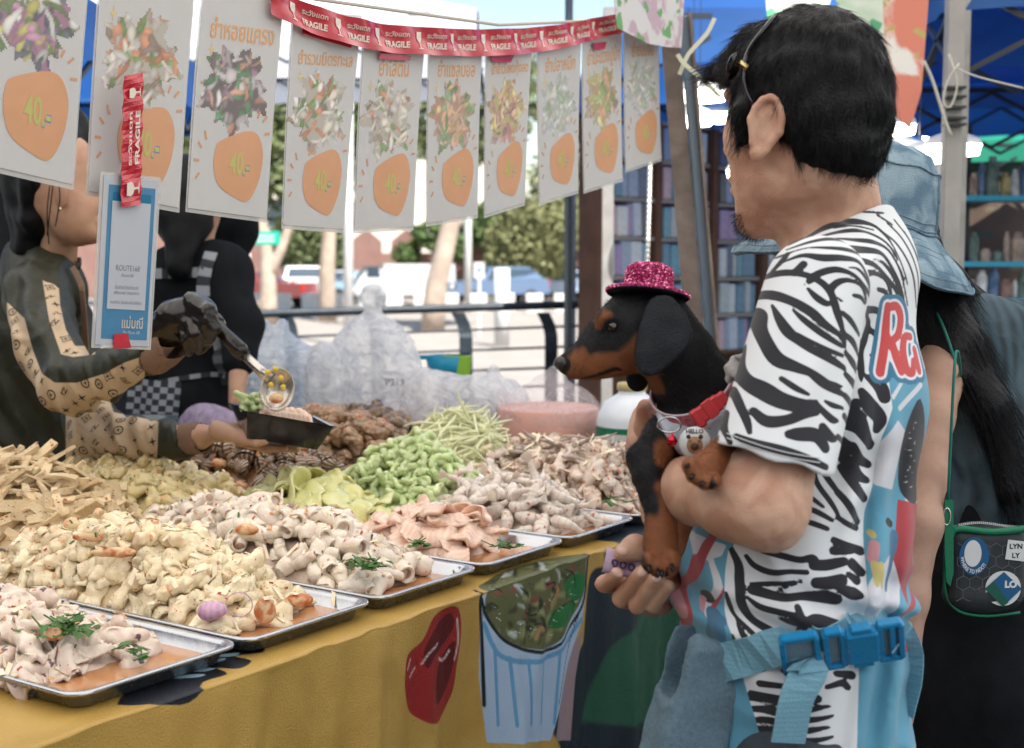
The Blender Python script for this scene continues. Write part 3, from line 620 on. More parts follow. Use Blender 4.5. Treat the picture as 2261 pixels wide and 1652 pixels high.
m = MB(); c = W(2240, 810, 4.9); m.box((c[0] + .1, c[1] + .2, .80), (.36, .35, .02)); m.box((c[0] + .1, c[1] + .2, .39), (.3, .3, .39)); simple('goods_table', 'wooden table under the pale packets at the right edge', 'table', m, M_wood)
# =================================================================== FOOD STALL
TZ = .85
O3 = onz(790, 1406, TZ); uh = nz(onz(1341, 1214, TZ) - onz(575, 1480, TZ)); vh = np.array([-uh[1], uh[0], 0])
def T(u, v, z=TZ): return np.array([O3[0], O3[1], 0]) + uh * u + vh * v + np.array([0, 0, z])
def toT(p): q = np.asarray(p) - O3; return q @ uh, q @ vh
YAW = math.atan2(uh[1], uh[0]); RT_ = rotm(0, 0, YAW)
M_top = pm('dark table top', (.03, .035, .045), (.05, .055, .06), 8, .5, .1, 40)
t = thing('stall_table', 'long table under the printed cloth carrying all the food trays', 'table', T(.5, .6, 0))
m = MB(); m.box(T(.55, .68, TZ - .022), (1.6, .66, .018), RT_); m.build('table_top', M_top, t)
m = MB(); m.box(T(1.8, 1.46, TZ - .024), (.5, .2, .018), RT_); m.build('table_leaf', M_top, t)
for u in (-.95, .55, 2.05):
    for v in (.12, 1.25): m = MB(); m.box(T(u, v, (TZ - .04) / 2), (.02, .02, (TZ - .04) / 2), RT_); m.build('leg', M_steel, t)
# ---- printed cloth
us = np.concatenate([np.linspace(-1.1, -.3, 60), np.linspace(-.296, 1.35, 420), np.linspace(1.36, 2.15, 40)])
ws = np.concatenate([np.linspace(-1.3, -.14, 12), np.linspace(-.135, .40, 136), np.linspace(.41, .8, 12)])
U, Wd_ = np.meshgrid(us, ws, indexing='ij'); u_ = U.ravel(); w_ = Wd_.ravel()
fold = .012
ang = np.clip((w_ + fold) / (2 * fold), 0, 1) * math.pi / 2
dv = np.where(w_ < -fold, -w_, np.where(w_ > fold, 0, -fold + 0 * w_ + fold * 1.0 * (1 - np.sin(ang)) + fold * .0)) ; dz = np.where(w_ < -fold, 0, np.where(w_ > fold, -(w_ - fold) - fold, -fold * (1 - np.cos(ang))))
hang = np.clip(w_ / .5, 0, 1)
fo = .010 * np.sin(u_ * 19 + 1) * hang ** .7 * 2.2 + .012 * np.sin(u_ * 41 + 2 * np.sin(u_ * 7)) * hang ** .8 + .003 * np.sin(u_ * 90 + 6 * w_) * np.clip(w_ * 12, 0, 1) + .006 * np.maximum(0, np.sin(u_ * 27 + w_ * 9 + 2 * np.sin(u_ * 5))) ** 4 * np.clip(w_ * 6, 0, 1)
lump = .0035 * np.maximum(0, np.sin(u_ * 33 + 3 * np.sin(u_ * 11))) * np.exp(-(w_ / .02) ** 2)
V = (np.array([O3[0], O3[1], 0]) + np.outer(u_, uh) + np.outer(np.maximum(dv, 0) - fo - .006, vh)); V[:, 2] = TZ + dz + lump + .003
def cw(px, py):                                # picture point -> cloth coordinates (u, w)
    p = onz(px, py, TZ); a, b = toT(p)
    if b >= 0: return (a, -b)
    p = onplane(px, py, O3, vh); a, _ = toT(p); return (a, TZ - p[2])
def cps(L, n=5, closed=True): P = [cw(*q) for q in L]; return smooth_poly(P, n) if closed else P
X = np.c_[u_, w_]; at = {}
at['dark'] = np.minimum(np.minimum(sd_poly(X, cps([(1287, 1190), (1330, 1185), (1352, 1222), (1332, 1250), (1306, 1262), (1292, 1300), (1284, 1420), (1268, 1700), (1800, 1700), (1900, 1050), (1400, 1120)], 3)), 9),
                        sd_poly(X, [(.63, .0), (.635, .4), (.62, .9), (2.3, .9), (2.3, -1.4), (.90, -1.4), (.93, -.2), (.70, -.07), (.70, .02)]))
at['green'] = sd_poly(X, [cw(1395, 1365), cw(1330, 1440), cw(1285, 1600), cw(1600, 1600), cw(1520, 1300), cw(1470, 1335)])
glass = [(1055, 1318), (1052, 1500), (1060, 1640), (1215, 1640), (1250, 1500), (1279, 1380), (1289, 1300), (1285, 1232), (1240, 1235), (1160, 1262), (1090, 1285)]
at['glass'] = sd_poly(X, [cw(*q) for q in glass])
food = [(1050, 1300), (1062, 1345), (1082, 1395), (1130, 1428), (1190, 1436), (1225, 1424), (1262, 1370), (1284, 1310), (1288, 1240), (1262, 1228), (1180, 1242), (1100, 1268), (1062, 1290)]
at['bowl'] = sd_poly(X, cps(food, 4))
def thick(L, w): return [[cw(x, y) + (w,) for x, y in s_] for s_ in L]
at['line'] = sd_strokes(X * 1000, [[(a * 1000, b * 1000, c) for a, b, c in s_] for s_ in thick([[(1040, 1306), (1054, 1322), (1056, 1400), (1058, 1560)], [(1056, 1322), (1064, 1362), (1086, 1402), (1130, 1432), (1190, 1442), (1232, 1426), (1268, 1372), (1285, 1320), (1291, 1240), (1280, 1228)]], 3.0) + thick([[(1283, 1330), (1270, 1380), (1248, 1470), (1230, 1560)], [(1105, 1268), (1085, 1290), (1080, 1300), (1100, 1308)], [(1060, 1350), (1075, 1335), (1090, 1345)], [(1140, 1300), (1160, 1320), (1150, 1350), (1170, 1362), (1185, 1340)], [(1135, 1400), (1145, 1370), (1160, 1380)], [(1150, 1262), (1190, 1252), (1240, 1246)], [(1210, 1385), (1225, 1350), (1260, 1330), (1268, 1340)], [(1160, 1410), (1170, 1385), (1185, 1380), (1200, 1396), (1185, 1402), (1175, 1425)], [(1205, 1345), (1222, 1310), (1218, 1290), (1200, 1295)], [(1240, 1262), (1262, 1270), (1268, 1300)]], 1.6)])
at['blue'] = sd_strokes(X * 1000, [[(a * 1000, b * 1000, c) for a, b, c in s_] for s_ in thick([[(1060, 1380), (1080, 1440), (1130, 1462), (1200, 1458), (1250, 1425), (1280, 1370)], [(1110, 1455), (1116, 1600)], [(1156, 1462), (1160, 1600)], [(1196, 1460), (1194, 1600)], [(1076, 1430), (1080, 1600)], [(1232, 1445), (1222, 1600)]], 4)])
at['leaf'] = np.minimum(sd_poly(X, cps([(1210, 1378), (1222, 1352), (1262, 1330), (1268, 1352), (1245, 1382), (1220, 1392)])), sd_poly(X, cps([(1240, 1292), (1275, 1268), (1286, 1290), (1272, 1330), (1248, 1318)])))
at['nut'] = np.minimum(sd_strokes(X * 1000, [[(a * 1000, b * 1000, 4) for a, b in [cw(1172, 1412), cw(1180, 1390), cw(1195, 1398)]], [(a * 1000, b * 1000, 4) for a, b in [cw(1214, 1338), cw(1226, 1312), cw(1222, 1296)]]]), 99)
hl = [[(1060 + rng.uniform(10, 215), 1300 + rng.uniform(-40, 110))] for _ in range(34)]
at['shine'] = np.maximum(sd_strokes(X * 1000, [[tuple(np.array(cw(x, y)) * 1000) + (1.2,), tuple(np.array(cw(x + rng.uniform(4, 14), y - rng.uniform(-6, 8))) * 1000) + (.5,)] for ((x, y),) in hl]), at['bowl'] * 1000)
tom = [(885, 1490), (893, 1450), (925, 1420), (950, 1370), (985, 1342), (1008, 1350), (1014, 1400), (1008, 1470), (1000, 1540), (960, 1600), (905, 1580), (885, 1530)]
at['tomato'] = sd_poly(X, cps(tom)); c_ = np.mean([cw(*q) for q in tom], 0)
at['tomin'] = np.minimum(sd_poly(X, cps([(930, 1440), (955, 1390), (985, 1360), (1000, 1375), (985, 1420), (955, 1450), (935, 1480)])), sd_poly(X, cps([(960, 1500), (985, 1440), (1002, 1420), (1000, 1470), (985, 1530), (960, 1560)])))
at['tomhi'] = sd_strokes(X * 1000, [[(a * 1000, b * 1000, 2.2) for a, b in [cw(x, y) for x, y in s_]] for s_ in ([(925, 1470), (940, 1445), (962, 1425)], [(967, 1458), (980, 1462), (992, 1440)], [(900, 1460), (893, 1480)], [(900, 1500), (912, 1478)], [(1005, 1370), (1008, 1420), (1002, 1460)])])
blk = [(250, 1560), (330, 1490), (420, 1420), (520, 1395), (575, 1405), (560, 1420), (574, 1428), (572, 1444), (510, 1452), (548, 1462), (520, 1480), (470, 1478), (495, 1492), (440, 1510), (400, 1560)]
at['letterback'] = sd_poly(X, cps(blk, 3)); at['letter'] = np.minimum(sd_strokes(X * 1000, [[(a * 1000, b * 1000, c) for a, b, c in [cw(x, y) + (ww,) for x, y, ww in s_]] for s_ in ([(450, 1452, 3), (500, 1450, 7), (515, 1446, 4)], [(418, 1464, 5), (470, 1462, 6), (486, 1458, 3)], [(440, 1448, 2), (436, 1466, 5), (440, 1478, 3)], [(400, 1484, 3), (440, 1482, 8), (462, 1480, 3)], [(360, 1500, 4), (420, 1496, 7), (440, 1494, 3)], [(500, 1436, 3), (540, 1434, 6), (556, 1430, 3)])]), 99)
_g = np.random.default_rng(5); BX, BY = (1070, 1275), (1245, 1425)
def _bl(n, lw, seed_): 
    L = []
    for _ in range(n):
        x, y = _g.uniform(*BX), _g.uniform(*BY); a = _g.uniform(0, 6.28); ln = _g.uniform(8, 30); c1 = cw(x, y); c2 = cw(x + ln * .5 * math.cos(a) + 4, y + ln * .5 * math.sin(a)); c3 = cw(x + ln * math.cos(a), y + ln * math.sin(a)); w0_ = _g.uniform(*lw); L.append([(p[0] * 1000, p[1] * 1000, w0_ * f_) for p, f_ in zip((c1, c2, c3), (.6, 1, .5))])
    return sd_strokes(X * 1000, L) / 1000
for nm_, n_, lw_ in (('b_light', 26, (4, 9)), ('b_dark', 24, (3, 7)), ('b_red', 9, (4, 8)), ('b_white', 16, (1.5, 6))): at[nm_] = np.maximum(_bl(n_, lw_, 1), at['bowl'] + .004)
at['purple'] = sd_poly(X, [cw(1283, 1390), cw(1262, 1440), cw(1240, 1500), cw(1225, 1640), cw(1262, 1640), cw(1270, 1500)])
for k in ('line', 'blue', 'shine', 'tomhi', 'letter', 'nut'): at[k] = at[k] / 1000
i0 = len(ws); nu = len(us); a_ = np.arange((nu - 1) * (i0 - 1)); r_ = a_ // (i0 - 1); c2 = a_ % (i0 - 1); b_ = r_ * i0 + c2; Q = np.stack([b_, b_ + i0, b_ + i0 + 1, b_ + 1], 1)
e = .0012
M_cloth = pm('printed vinyl cloth', (.52, .33, .085), (.44, .27, .065), 9, .34, .5, 420, layers=[('letterback', (.012, .014, .02), e), ('letter', (.35, .52, .62), e), ('tomato', (.30, .022, .02), e), ('tomin', (.10, .008, .01), e), ('tomhi', (.55, .42, .4), e), ('dark', (.012, .022, .032), .003), ('purple', (.3, .22, .24), e), ('green', (.02, .085, .05), .004), ('glass', (.38, .50, .66), e), ('blue', (.12, .32, .55), e), ('bowl', (.11, .12, .045), e), ('b_light', (.26, .28, .12), .004), ('b_dark', (.03, .035, .015), .003), ('b_red', (.22, .07, .05), .003), ('b_white', (.45, .50, .50), .003), ('leaf', (.015, .16, .04), e), ('nut', (.35, .2, .09), e), ('shine', (.6, .66, .66), .0008), ('line', (.008, .01, .014), e)],
             spots=())
# blotches inside the bowl picture
nt = M_cloth.node_tree
o = mesh('printed_cloth', V, Q, M_cloth, None, True, at); tag(o, 'yellow and dark vinyl cloth with printed salad bowl and tomato draped over the table', 'tablecloth')
# ---- trays
M_tray = pm('stainless tray', (.52, .53, .55), (.44, .45, .47), 10, .26, .15, 30, metal=.9, contrast=(.3, .7)); M_sauce = pm('orange dressing', (.55, .27, .12), (.45, .2, .08), 20, .12, .2, 30, coat=.5)
def rr(hx, hy, r, n=6):
    P = []
    for cx, cy, a0 in ((hx - r, hy - r, 0), (-hx + r, hy - r, 90), (-hx + r, -hy + r, 180), (hx - r, -hy + r, 270)):
        for i in range(n + 1): a = math.radians(a0 + 90 * i / n); P.append((cx + r * math.cos(a), cy + r * math.sin(a)))
    return P
def tray(label, u0, u1, v0, v1, z=TZ + .004, rot=0.0, sauce=True, h=.022, name='food_tray'):
    c = T((u0 + u1) / 2, (v0 + v1) / 2, z); R = rotm(0, 0, YAW + rot); hx, hy = (u1 - u0) / 2, (v1 - v0) / 2
    t = thing(name, label, 'tray', c, 'steel trays on the food stall'); prof = [(-.022, .0), (-.018, .001), (-.010, h - .004), (-.003, h - .001), (-.001, h - .0035), (0, h - .001), (-.001, h + .001), (-.003, h + .0018), (-.011, h), (-.0135, h - .003), (-.021, .004), (-.026, .0022)]
    V = []; Fc = []; n = 28
    for off, zz in prof:
        for x, y in rr(hx + off, hy + off, .028 + off * .5): V.append(R @ np.array([x, y, zz]) + c)
    for i in range(len(prof) - 1):
        for j in range(n): k = (j + 1) % n; Fc.append((i * n + j, i * n + k, (i + 1) * n + k, (i + 1) * n + j))
    Fc.append(tuple(range(n))[::-1]); Fc.append(tuple(range((len(prof) - 1) * n, len(prof) * n))); mesh('tray_body', V, Fc, M_tray, t, True)
    if sauce:
        V = [R @ np.array([x, y, .007]) + c for x, y in rr(hx - .0225, hy - .0225, .018)]; mesh('sauce', V, [tuple(range(n))], M_sauce, t)
    return t
FR = [('tray of mixed squid and herbs at the bottom left corner', -.425, -.172), ('tray of white squid strips, second from the left in the front row', -.165, .082), ('tray of whole white squid tubes, third from the left in the front row', .090, .332), ('tray with salmon slices and yellow pickles in the front row', .342, .582), ('tray with raw shrimps and green gourd in the front row', .590, .822), ('tray with white crab pieces at the far end of the front row', .832, 1.09)]
for i, (lb, a, b) in enumerate(FR): tray(lb, a, b, .035, .60)
BK = [('tray of beige tofu strips at the left of the back row', -.01, .262), ('tray of pale yellow squid behind the tofu strips', .272, .53), ('tray of ribbed cockles in the back row', .545, .80), ('tray of brown sea snails behind the cockles', .812, 1.06), ('tray of dark mushrooms at the far back', 1.10, 1.40)]
for i, (lb, a, b) in enumerate(BK): tray(lb, a, b, .62 if i < 4 else .86, 1.21 if i < 4 else 1.28)
tray('pale oval plate edge behind the cockles', .60, .98, 1.225, 1.36, z=TZ + .02, sauce=False)
m = MB(); m.box(T(1.62, 1.16, TZ + .02), (.16, .13, .012), rotm(0, 0, YAW - .25)); simple('cutting_board', 'red plastic board lying behind the mushrooms', 'board', m, pm('red plastic', (.3, .07, .05), (.25, .05, .06), 6, .4))
# ---- piece shapes (small shared meshes, made once)
def shape(name, prims, vox, mat, disp=None, attrs=None): o = sdf(name, prims, vox, mat, None, disp, attrs); return o
def bank(fn, n): return [fn(i) for i in range(n)]
specks = ((230, .68, (.42, .07, .03, 1)), (300, .73, (.10, .12, .03, 1)), (40, .70, (.80, .42, .24, 1)))
M_sq = pm('white squid', (.86, .74, .52), (.76, .59, .36), 40, .3, .5, 120, spots=specks, vary=.08, sss=.15, coat=.12)
M_sqy = pm('yellow squid', (.82, .70, .40), (.72, .56, .26), 40, .3, .5, 120, spots=specks, vary=.08, sss=.15, coat=.12)
M_tube = pm('white squid tube', (.82, .72, .60), (.72, .58, .46), 30, .28, .4, 100, spots=((230, .7, (.3, .06, .04, 1)),), vary=.06, sss=.15, coat=.35, layers=[('inside', (.36, .25, .17), .0006)])
M_tofu = pm('beige tofu', (.74, .58, .36), (.64, .47, .27), 30, .6, .6, 300, spots=((200, .70, (.3, .07, .03, 1)),), vary=.12)
M_cock = pm('cockle shell', (.50, .40, .30), None, rough=.4, bump=.3, bsc=300, layers=[('rib', (.13, .075, .05), .15)], vary=.3, coat=.25)
M_whelk = pm('brown snail', (.24, .14, .075), (.42, .28, .17), 60, .32, .8, 150, vary=.25, coat=.4, spots=((70, .64, (.42, .06, .025, 1)),), bkind='v')
M_mush = pm('mushroom', (.10, .055, .03), (.36, .24, .13), 22, .32, .4, 80, vary=.35, coat=.4, contrast=(.45, .55))
M_melon = pm('green gourd', (.46, .57, .24), (.66, .73, .43), 40, .3, .5, 90, vary=.12, sss=.1, coat=.35)
M_mango = pm('pale mango strand', (.82, .80, .55), (.70, .72, .42), 30, .4, .2, 90, vary=.1, sss=.1)
M_yel = pm('yellow pickle', (.64, .62, .22), (.72, .70, .38), 25, .3, .5, 70, vary=.08, sss=.1, coat=.3)
M_salm = pm('salmon', (.80, .47, .34), (.82, .55, .42), 30, rough=.28, bump=.3, bsc=80, vary=.06, sss=.2, coat=.35, wave=(34, (.84, .68, .58, 1), .55, 'X', 5))
M_shr = pm('raw shrimp', (.64, .58, .51), (.76, .64, .55), 50, .2, .4, 120, vary=.12, sss=.2, coat=.5, layers=[('seg', (.50, .42, .37), .3)], spots=((110, .69, (.55, .16, .06, 1)),))
M_crab = pm('crab meat', (.72, .62, .54), (.50, .33, .23), 34, .34, .7, 90, vary=.12, spots=((80, .66, (.5, .14, .05, 1)), (60, .68, (.20, .13, .10, 1))), coat=.3, sss=.1)
M_crableg = pm('crab leg shell', (.52, .42, .36), (.30, .22, .20), 60, .3, .3, 90, vary=.2, coat=.4)
M_pink = pm('mottled pink squid', (.80, .67, .55), (.66, .50, .42), 35, .3, .5, 90, vary=.1, spots=((60, .66, (.14, .08, .09, 1)),), sss=.12, coat=.4)
def curl(r, L_, bend, wob, seed, vox, mat, name, flat=1.0, nb=.006):
    g = np.random.default_rng(seed); n = 7; pts = []; a = g.uniform(-.3, .3); p = np.zeros(3)
    for i in range(n): pts.append(p.copy()); a += bend / n + g.uniform(-wob, wob); p = p + np.array([math.cos(a), math.sin(a), g.uniform(-.25, .25)]) * L_ / n
    pts = np.array(pts) - np.mean(pts, 0); rad = [r * g.uniform(.5, 1.3) for _ in range(n)]; rad[0] *= .8; rad[-1] *= .7
    return shape(name, chain(pts, rad, .006, np.array([0, 0, 1.]), flat), vox, mat, lambda P: nb * .42 * sn(P, 190, seed) + nb * .16 * sn(P, 520, seed + 2))
sq_b = bank(lambda i: curl(.0105, .062 + .008 * (i % 3), [1.5, -2.2, .6, 3.0, -1.0, 2.0][i], .35, 10 + i, .0024, M_sq, 'squid_strip', .85), 6)
sqy_b = []
for o in sq_b[:5]: q = o.copy(); q.data = o.data.copy(); q.data.materials[0] = M_sqy; q.name = 'yellow_squid_strip'; COL.objects.link(q); sqy_b.append(q)
pk_b = []
for o in sq_b[:5]: q = o.copy(); q.data = o.data.copy(); q.data.materials[0] = M_pink; q.name = 'pink_squid_piece'; COL.objects.link(q); pk_b.append(q)
def tubef(i):
    g = np.random.default_rng(50 + i); L_ = g.uniform(.045, .062); b = g.uniform(-.012, .012); A = np.array([-L_ / 2, 0, 0]); Bm = np.array([0, b, 0]); B = np.array([L_ / 2, 0, 0]); r = g.uniform(.0115, .0145)
    pr = chain([A, Bm, B], [r * (.62 if i % 2 else .9), r * 1.08, r], .008)
    pr += [dict(cone(B + [.0, 0, 0], B + [.03, 0, 0], r * .95, r * 1.6, .004), op='s'), dict(cone(B - [.012, 0, 0], B + [.02, 0, 0], r * .50, r * .62, .003), op='s')]
    if i % 3 == 0: pr += [dict(cone(A + [.0, 0, 0], A - [.03, 0, 0], r * .9, r * 1.6, .004), op='s'), dict(cone(A + [.012, 0, 0], A - [.02, 0, 0], r * .45, r * .6, .003), op='s')]
    def at_(V):
        t_ = np.clip((V[:, 0] + L_ / 2) / L_, 0, 1); cy = b * (1 - np.abs(2 * t_ - 1)); rad = np.hypot(V[:, 1] - cy, V[:, 2]); ins = np.where((np.abs(V[:, 0]) > L_ / 2 - .014), rad - r * .60, .02); return {'inside': ins}
    return shape('squid_tube', pr, .002, M_tube, lambda P: .0008 * sn(P, 140, i), at_)
tube_b = bank(tubef, 6)
def tofuf(i):
    g = np.random.default_rng(70 + i); L_ = g.uniform(.028, .044); m = MB(); V, Fc = grid2d(9, 4); bnd = g.uniform(-.01, .012); w0 = g.uniform(.005, .0095); th = g.uniform(.0018, .0032); tw = g.uniform(-.4, .4)
    top = []
    for sgn in (1, -1):
        for x, y in V:
            a = (x - .5) * 2; w_ = w0 * (1 - .35 * max(0, a) ** 2 * (i % 2)); p = np.array([a * L_, (y - .5) * 2 * w_, sgn * th * (1 + .15 * math.sin(9 * x + i)) + bnd * a * a]); c, s_ = math.cos(tw * a), math.sin(tw * a); top.append((p[0], p[1] * c - p[2] * s_, p[1] * s_ + p[2] * c))
    n = len(V); F1 = [tuple(f) for f in Fc]; F2 = [tuple(int(k) + n for k in f[::-1]) for f in Fc]; bd = [k for k in range(9)] + [9 * r + 8 for r in range(1, 4)] + [27 + k for k in range(7, -1, -1)] + [9 * r for r in (2, 1)]
    F3 = [(bd[(k + 1) % len(bd)], bd[k], bd[k] + n, bd[(k + 1) % len(bd)] + n) for k in range(len(bd))]; m.add(top, F1 + F2 + F3); return m.build('tofu_strip', M_tofu)
tofu_b = bank(tofuf, 6)
def cockf(i):
    nu_, nv = 40, 14; V = []; at_ = []; 
    for half in (1, -1):
        for a in range(nv + 1):
            ph = a / nv * math.pi / 2
            for b in range(nu_):
                th = 2 * math.pi * b / nu_; rib = .5 + .5 * math.cos(th * 13) if False else .5 + .5 * math.cos(math.atan2(math.sin(th) * math.sin(ph) * 1.0, 1.25 + math.cos(th) * math.sin(ph)) * 26)
                r = .0165 * (1 + .035 * rib * math.sin(ph) ** .5); x = r * 1.0 * math.cos(th) * math.sin(ph); y = r * .92 * math.sin(th) * math.sin(ph); z = half * (r * .62 * math.cos(ph) + .001 * (half > 0)) + .0016 * half
                V.append((x - .003 * math.cos(ph), y, z)); at_.append(.3 - rib)
    Fc = []
    for h_ in range(2):
        o_ = h_ * (nv + 1) * nu_
        for a in range(nv):
            for b in range(nu_): k = (b + 1) % nu_; f = (o_ + a * nu_ + b, o_ + (a + 1) * nu_ + b, o_ + (a + 1) * nu_ + k, o_ + a * nu_ + k); Fc.append(f if h_ == 0 else f[::-1])
    sc_ = [1, .88, 1.08][i]; return mesh('cockle', np.array(V) * sc_, Fc, M_cock, None, True, {'rib': at_})
cock_b = bank(cockf, 3)
M_cockm = pm('cockle flesh', (.50, .24, .12), (.6, .36, .2), 60, .25, .5, 120, vary=.2, coat=.5, spots=((90, .62, (.5, .06, .02, 1)),))
flesh_b = bank(lambda i: shape('cockle_flesh', [ell((0, 0, 0), (.013, .009, .008), .005), ell((.008, .003, 0), (.006, .006, .006), .004)], .0018, M_cockm, lambda P: .0018 * sn(P, 260, i)), 2)
whelk_b = bank(lambda i: shape('sea_snail', [ell((0, 0, 0), (.017, .013, .012), .005), ell((.010, .004, .003), (.010, .009, .009), .006), ell((-.012, -.003, 0), (.008, .007, .007), .005)], .0018, M_whelk, lambda P: .0026 * sn(P, 230, 20 + i)), 4)
mush_b = bank(lambda i: shape('mushroom_piece', [ell((0, 0, 0), (.019, .014, .009 if i % 2 else .013), .004), ell((.012, 0, -.004), (.009, .009, .011), .004)], .002, M_mush, lambda P: .0025 * sn(P, 120, 30 + i)), 4)
def melonf(i):
    g = np.random.default_rng(90 + i); R0 = g.uniform(.018, .025); a0, a1 = 0, [3.6, 2.8, 4.6, 2.0, 3.2, 1.4][i]; n = 10; pts = [(R0 * math.cos(a0 + (a1 - a0) * k / (n - 1)), R0 * .85 * math.sin(a0 + (a1 - a0) * k / (n - 1)), .004 * math.sin(k * 1.3)) for k in range(n)]
    pts = np.array(pts); pts -= pts.mean(0); return shape('gourd_slice', chain(pts, [.0048 + .0005 * (k % 2) for k in range(n)], .002), .0015, M_melon, lambda P: .0008 * np.abs(sn(P, 330, 3 + i)), None)
melon_b = bank(melonf, 6)
def mangof(i):
    g = np.random.default_rng(110 + i); L_ = g.uniform(.03, .045); m = MB(); b = g.uniform(-.012, .012); q = [(L_ * (k / 3 - 1), b * (k / 3 - 1) ** 2, .004 * math.sin(k + i)) for k in range(7)]; m.tube(q, [.0008, .0017, .0021, .0022, .0021, .0017, .0009], 5); return m.build('mango_strand', M_mango)
mango_b = bank(mangof, 5)
def slicef(i, mat, name, sx, sy, th, amp):
    g = np.random.default_rng(130 + i); nx, ny = 15, 9; V, Fc = grid2d(nx, ny); top = []; k1, k2 = g.uniform(2, 5), g.uniform(1, 4); tw = g.uniform(-.9, .9)
    for sgn in (1, -1):
        for x, y in V:
            a, b = (x - .5) * 2, (y - .5) * 2; ra = 1 - .22 * b * b * (.6 + .4 * math.sin(3 * i)); rb = 1 - .35 * a * a; px_ = a * sx * ra; py_ = b * sy * rb; z = amp * (math.sin(a * k1 + i) * .6 + math.cos(b * k2 + a * 2) * .5) + sgn * th * (1 - .4 * a * a) * (1 - .5 * b * b) + .0012 * math.sin(a * 24) * sgn
            c, s_ = math.cos(tw * a), math.sin(tw * a); top.append((px_, py_ * c - z * s_, py_ * s_ + z * c))
    n = len(V); F1 = [tuple(f) for f in Fc]; F2 = [tuple(int(k) + n for k in f[::-1]) for f in Fc]; bd = list(range(nx)) + [nx * r + nx - 1 for r in range(1, ny)] + [nx * (ny - 1) + k for k in range(nx - 2, -1, -1)] + [nx * r for r in range(ny - 2, 0, -1)]
    F3 = [(bd[(k + 1) % len(bd)], bd[k], bd[k] + n, bd[(k + 1) % len(bd)] + n) for k in range(len(bd))]; return mesh(name, top, F1 + F2 + F3, mat, None, True)
yel_b = bank(lambda i: slicef(i, M_yel, 'pickle_slice', .038, .024, .0032, .007), 5)
sal_b = bank(lambda i: slicef(i + 10, M_salm, 'salmon_slice', .046, .026, .0035, .009), 5)
def shrf(i):
    n = 9; pts = []; rad = []; bend = [3.4, 2.2, 4.0][i]
    p = np.zeros(3); a = 0
    for k in range(n): pts.append(p.copy()); rad.append(.0100 * (1 - .075 * k) * (.8 if k == 0 else 1)); a += bend / n; p = p + np.array([math.cos(a), math.sin(a), .02]) * .0078
    pts = np.array(pts); e1 = pts[-1]; dr = nz(pts[-1] - pts[-2]); sd_ = np.array([0, 0, 1.]); c0 = pts.mean(0)
    pr = chain(pts, rad, .003) + [cone(e1, e1 + dr * .016 + sd_ * s_ * .006, .003, .0045, .002, n=np.cross(dr, sd_), s=.3) for s_ in (-1, 0, 1)]
    for q in pr:
        pass
    def at_(V):
        dd = np.argmin(np.linalg.norm(V[:, None] - pts[None], axis=2), 1); f = np.linalg.norm(V - pts[dd], axis=1); t_ = np.linalg.norm(V[:, None] - np.array(pts)[None], axis=2); s2 = np.sort(t_, 1); return {'seg': .22 - np.clip(1 - (s2[:, 1] - s2[:, 0]) / .004, 0, 1) * .9 + .6}
    o = shape('shrimp', pr, .0018, M_shr, lambda P: .0006 * sn(P, 250, i), at_); return o
shr_b = bank(shrf, 3)
crab_b = bank(lambda i: shape('crab_piece', [ell((0, 0, 0), (.022, .015, .013), .006), ell((.013, .006, .005), (.012, .010, .010), .005), ell((-.012, -.006, .004), (.013, .009, .010), .005), cone((.01, -.01, 0), (.035, -.018 + .01 * i, .006), .0055, .0035, .004)], .0022, M_crab, lambda P: .0034 * sn(P, 190, 40 + i)), 5)
def legf(i): m = MB(); q = [(-.030, 0, 0), (-.012, .002, .003), (.004, .007, .004), (.018, .004, .002), (.034, -.004 - .004 * i, 0)]; m.tube(spline(q, 9), [.002, .0038, .0036, .003, .0035, .0036, .0028, .002, .0008], 7, flat=(0, 0, 1)); return m.build('crab_limb', M_crableg, None, True)
leg_b = bank(legf, 2)
flat_b = bank(lambda i: slicef(i + 20, M_sq, 'squid_strip', .026, .013, .0042, .008), 4); flaty_b = bank(lambda i: slicef(i + 30, M_sqy, 'yellow_squid_strip', .026, .012, .0042, .008), 3); flatp_b = bank(lambda i: slicef(i + 40, M_pink, 'pink_squid_piece', .024, .016, .0035, .010), 4); flatc_b = bank(lambda i: slicef(i + 50, M_crab, 'crab_piece', .020, .014, .0045, .008), 3)
sq_b += flat_b; sqy_b += flaty_b; pk_b += flatp_b; crab_b += flatc_b
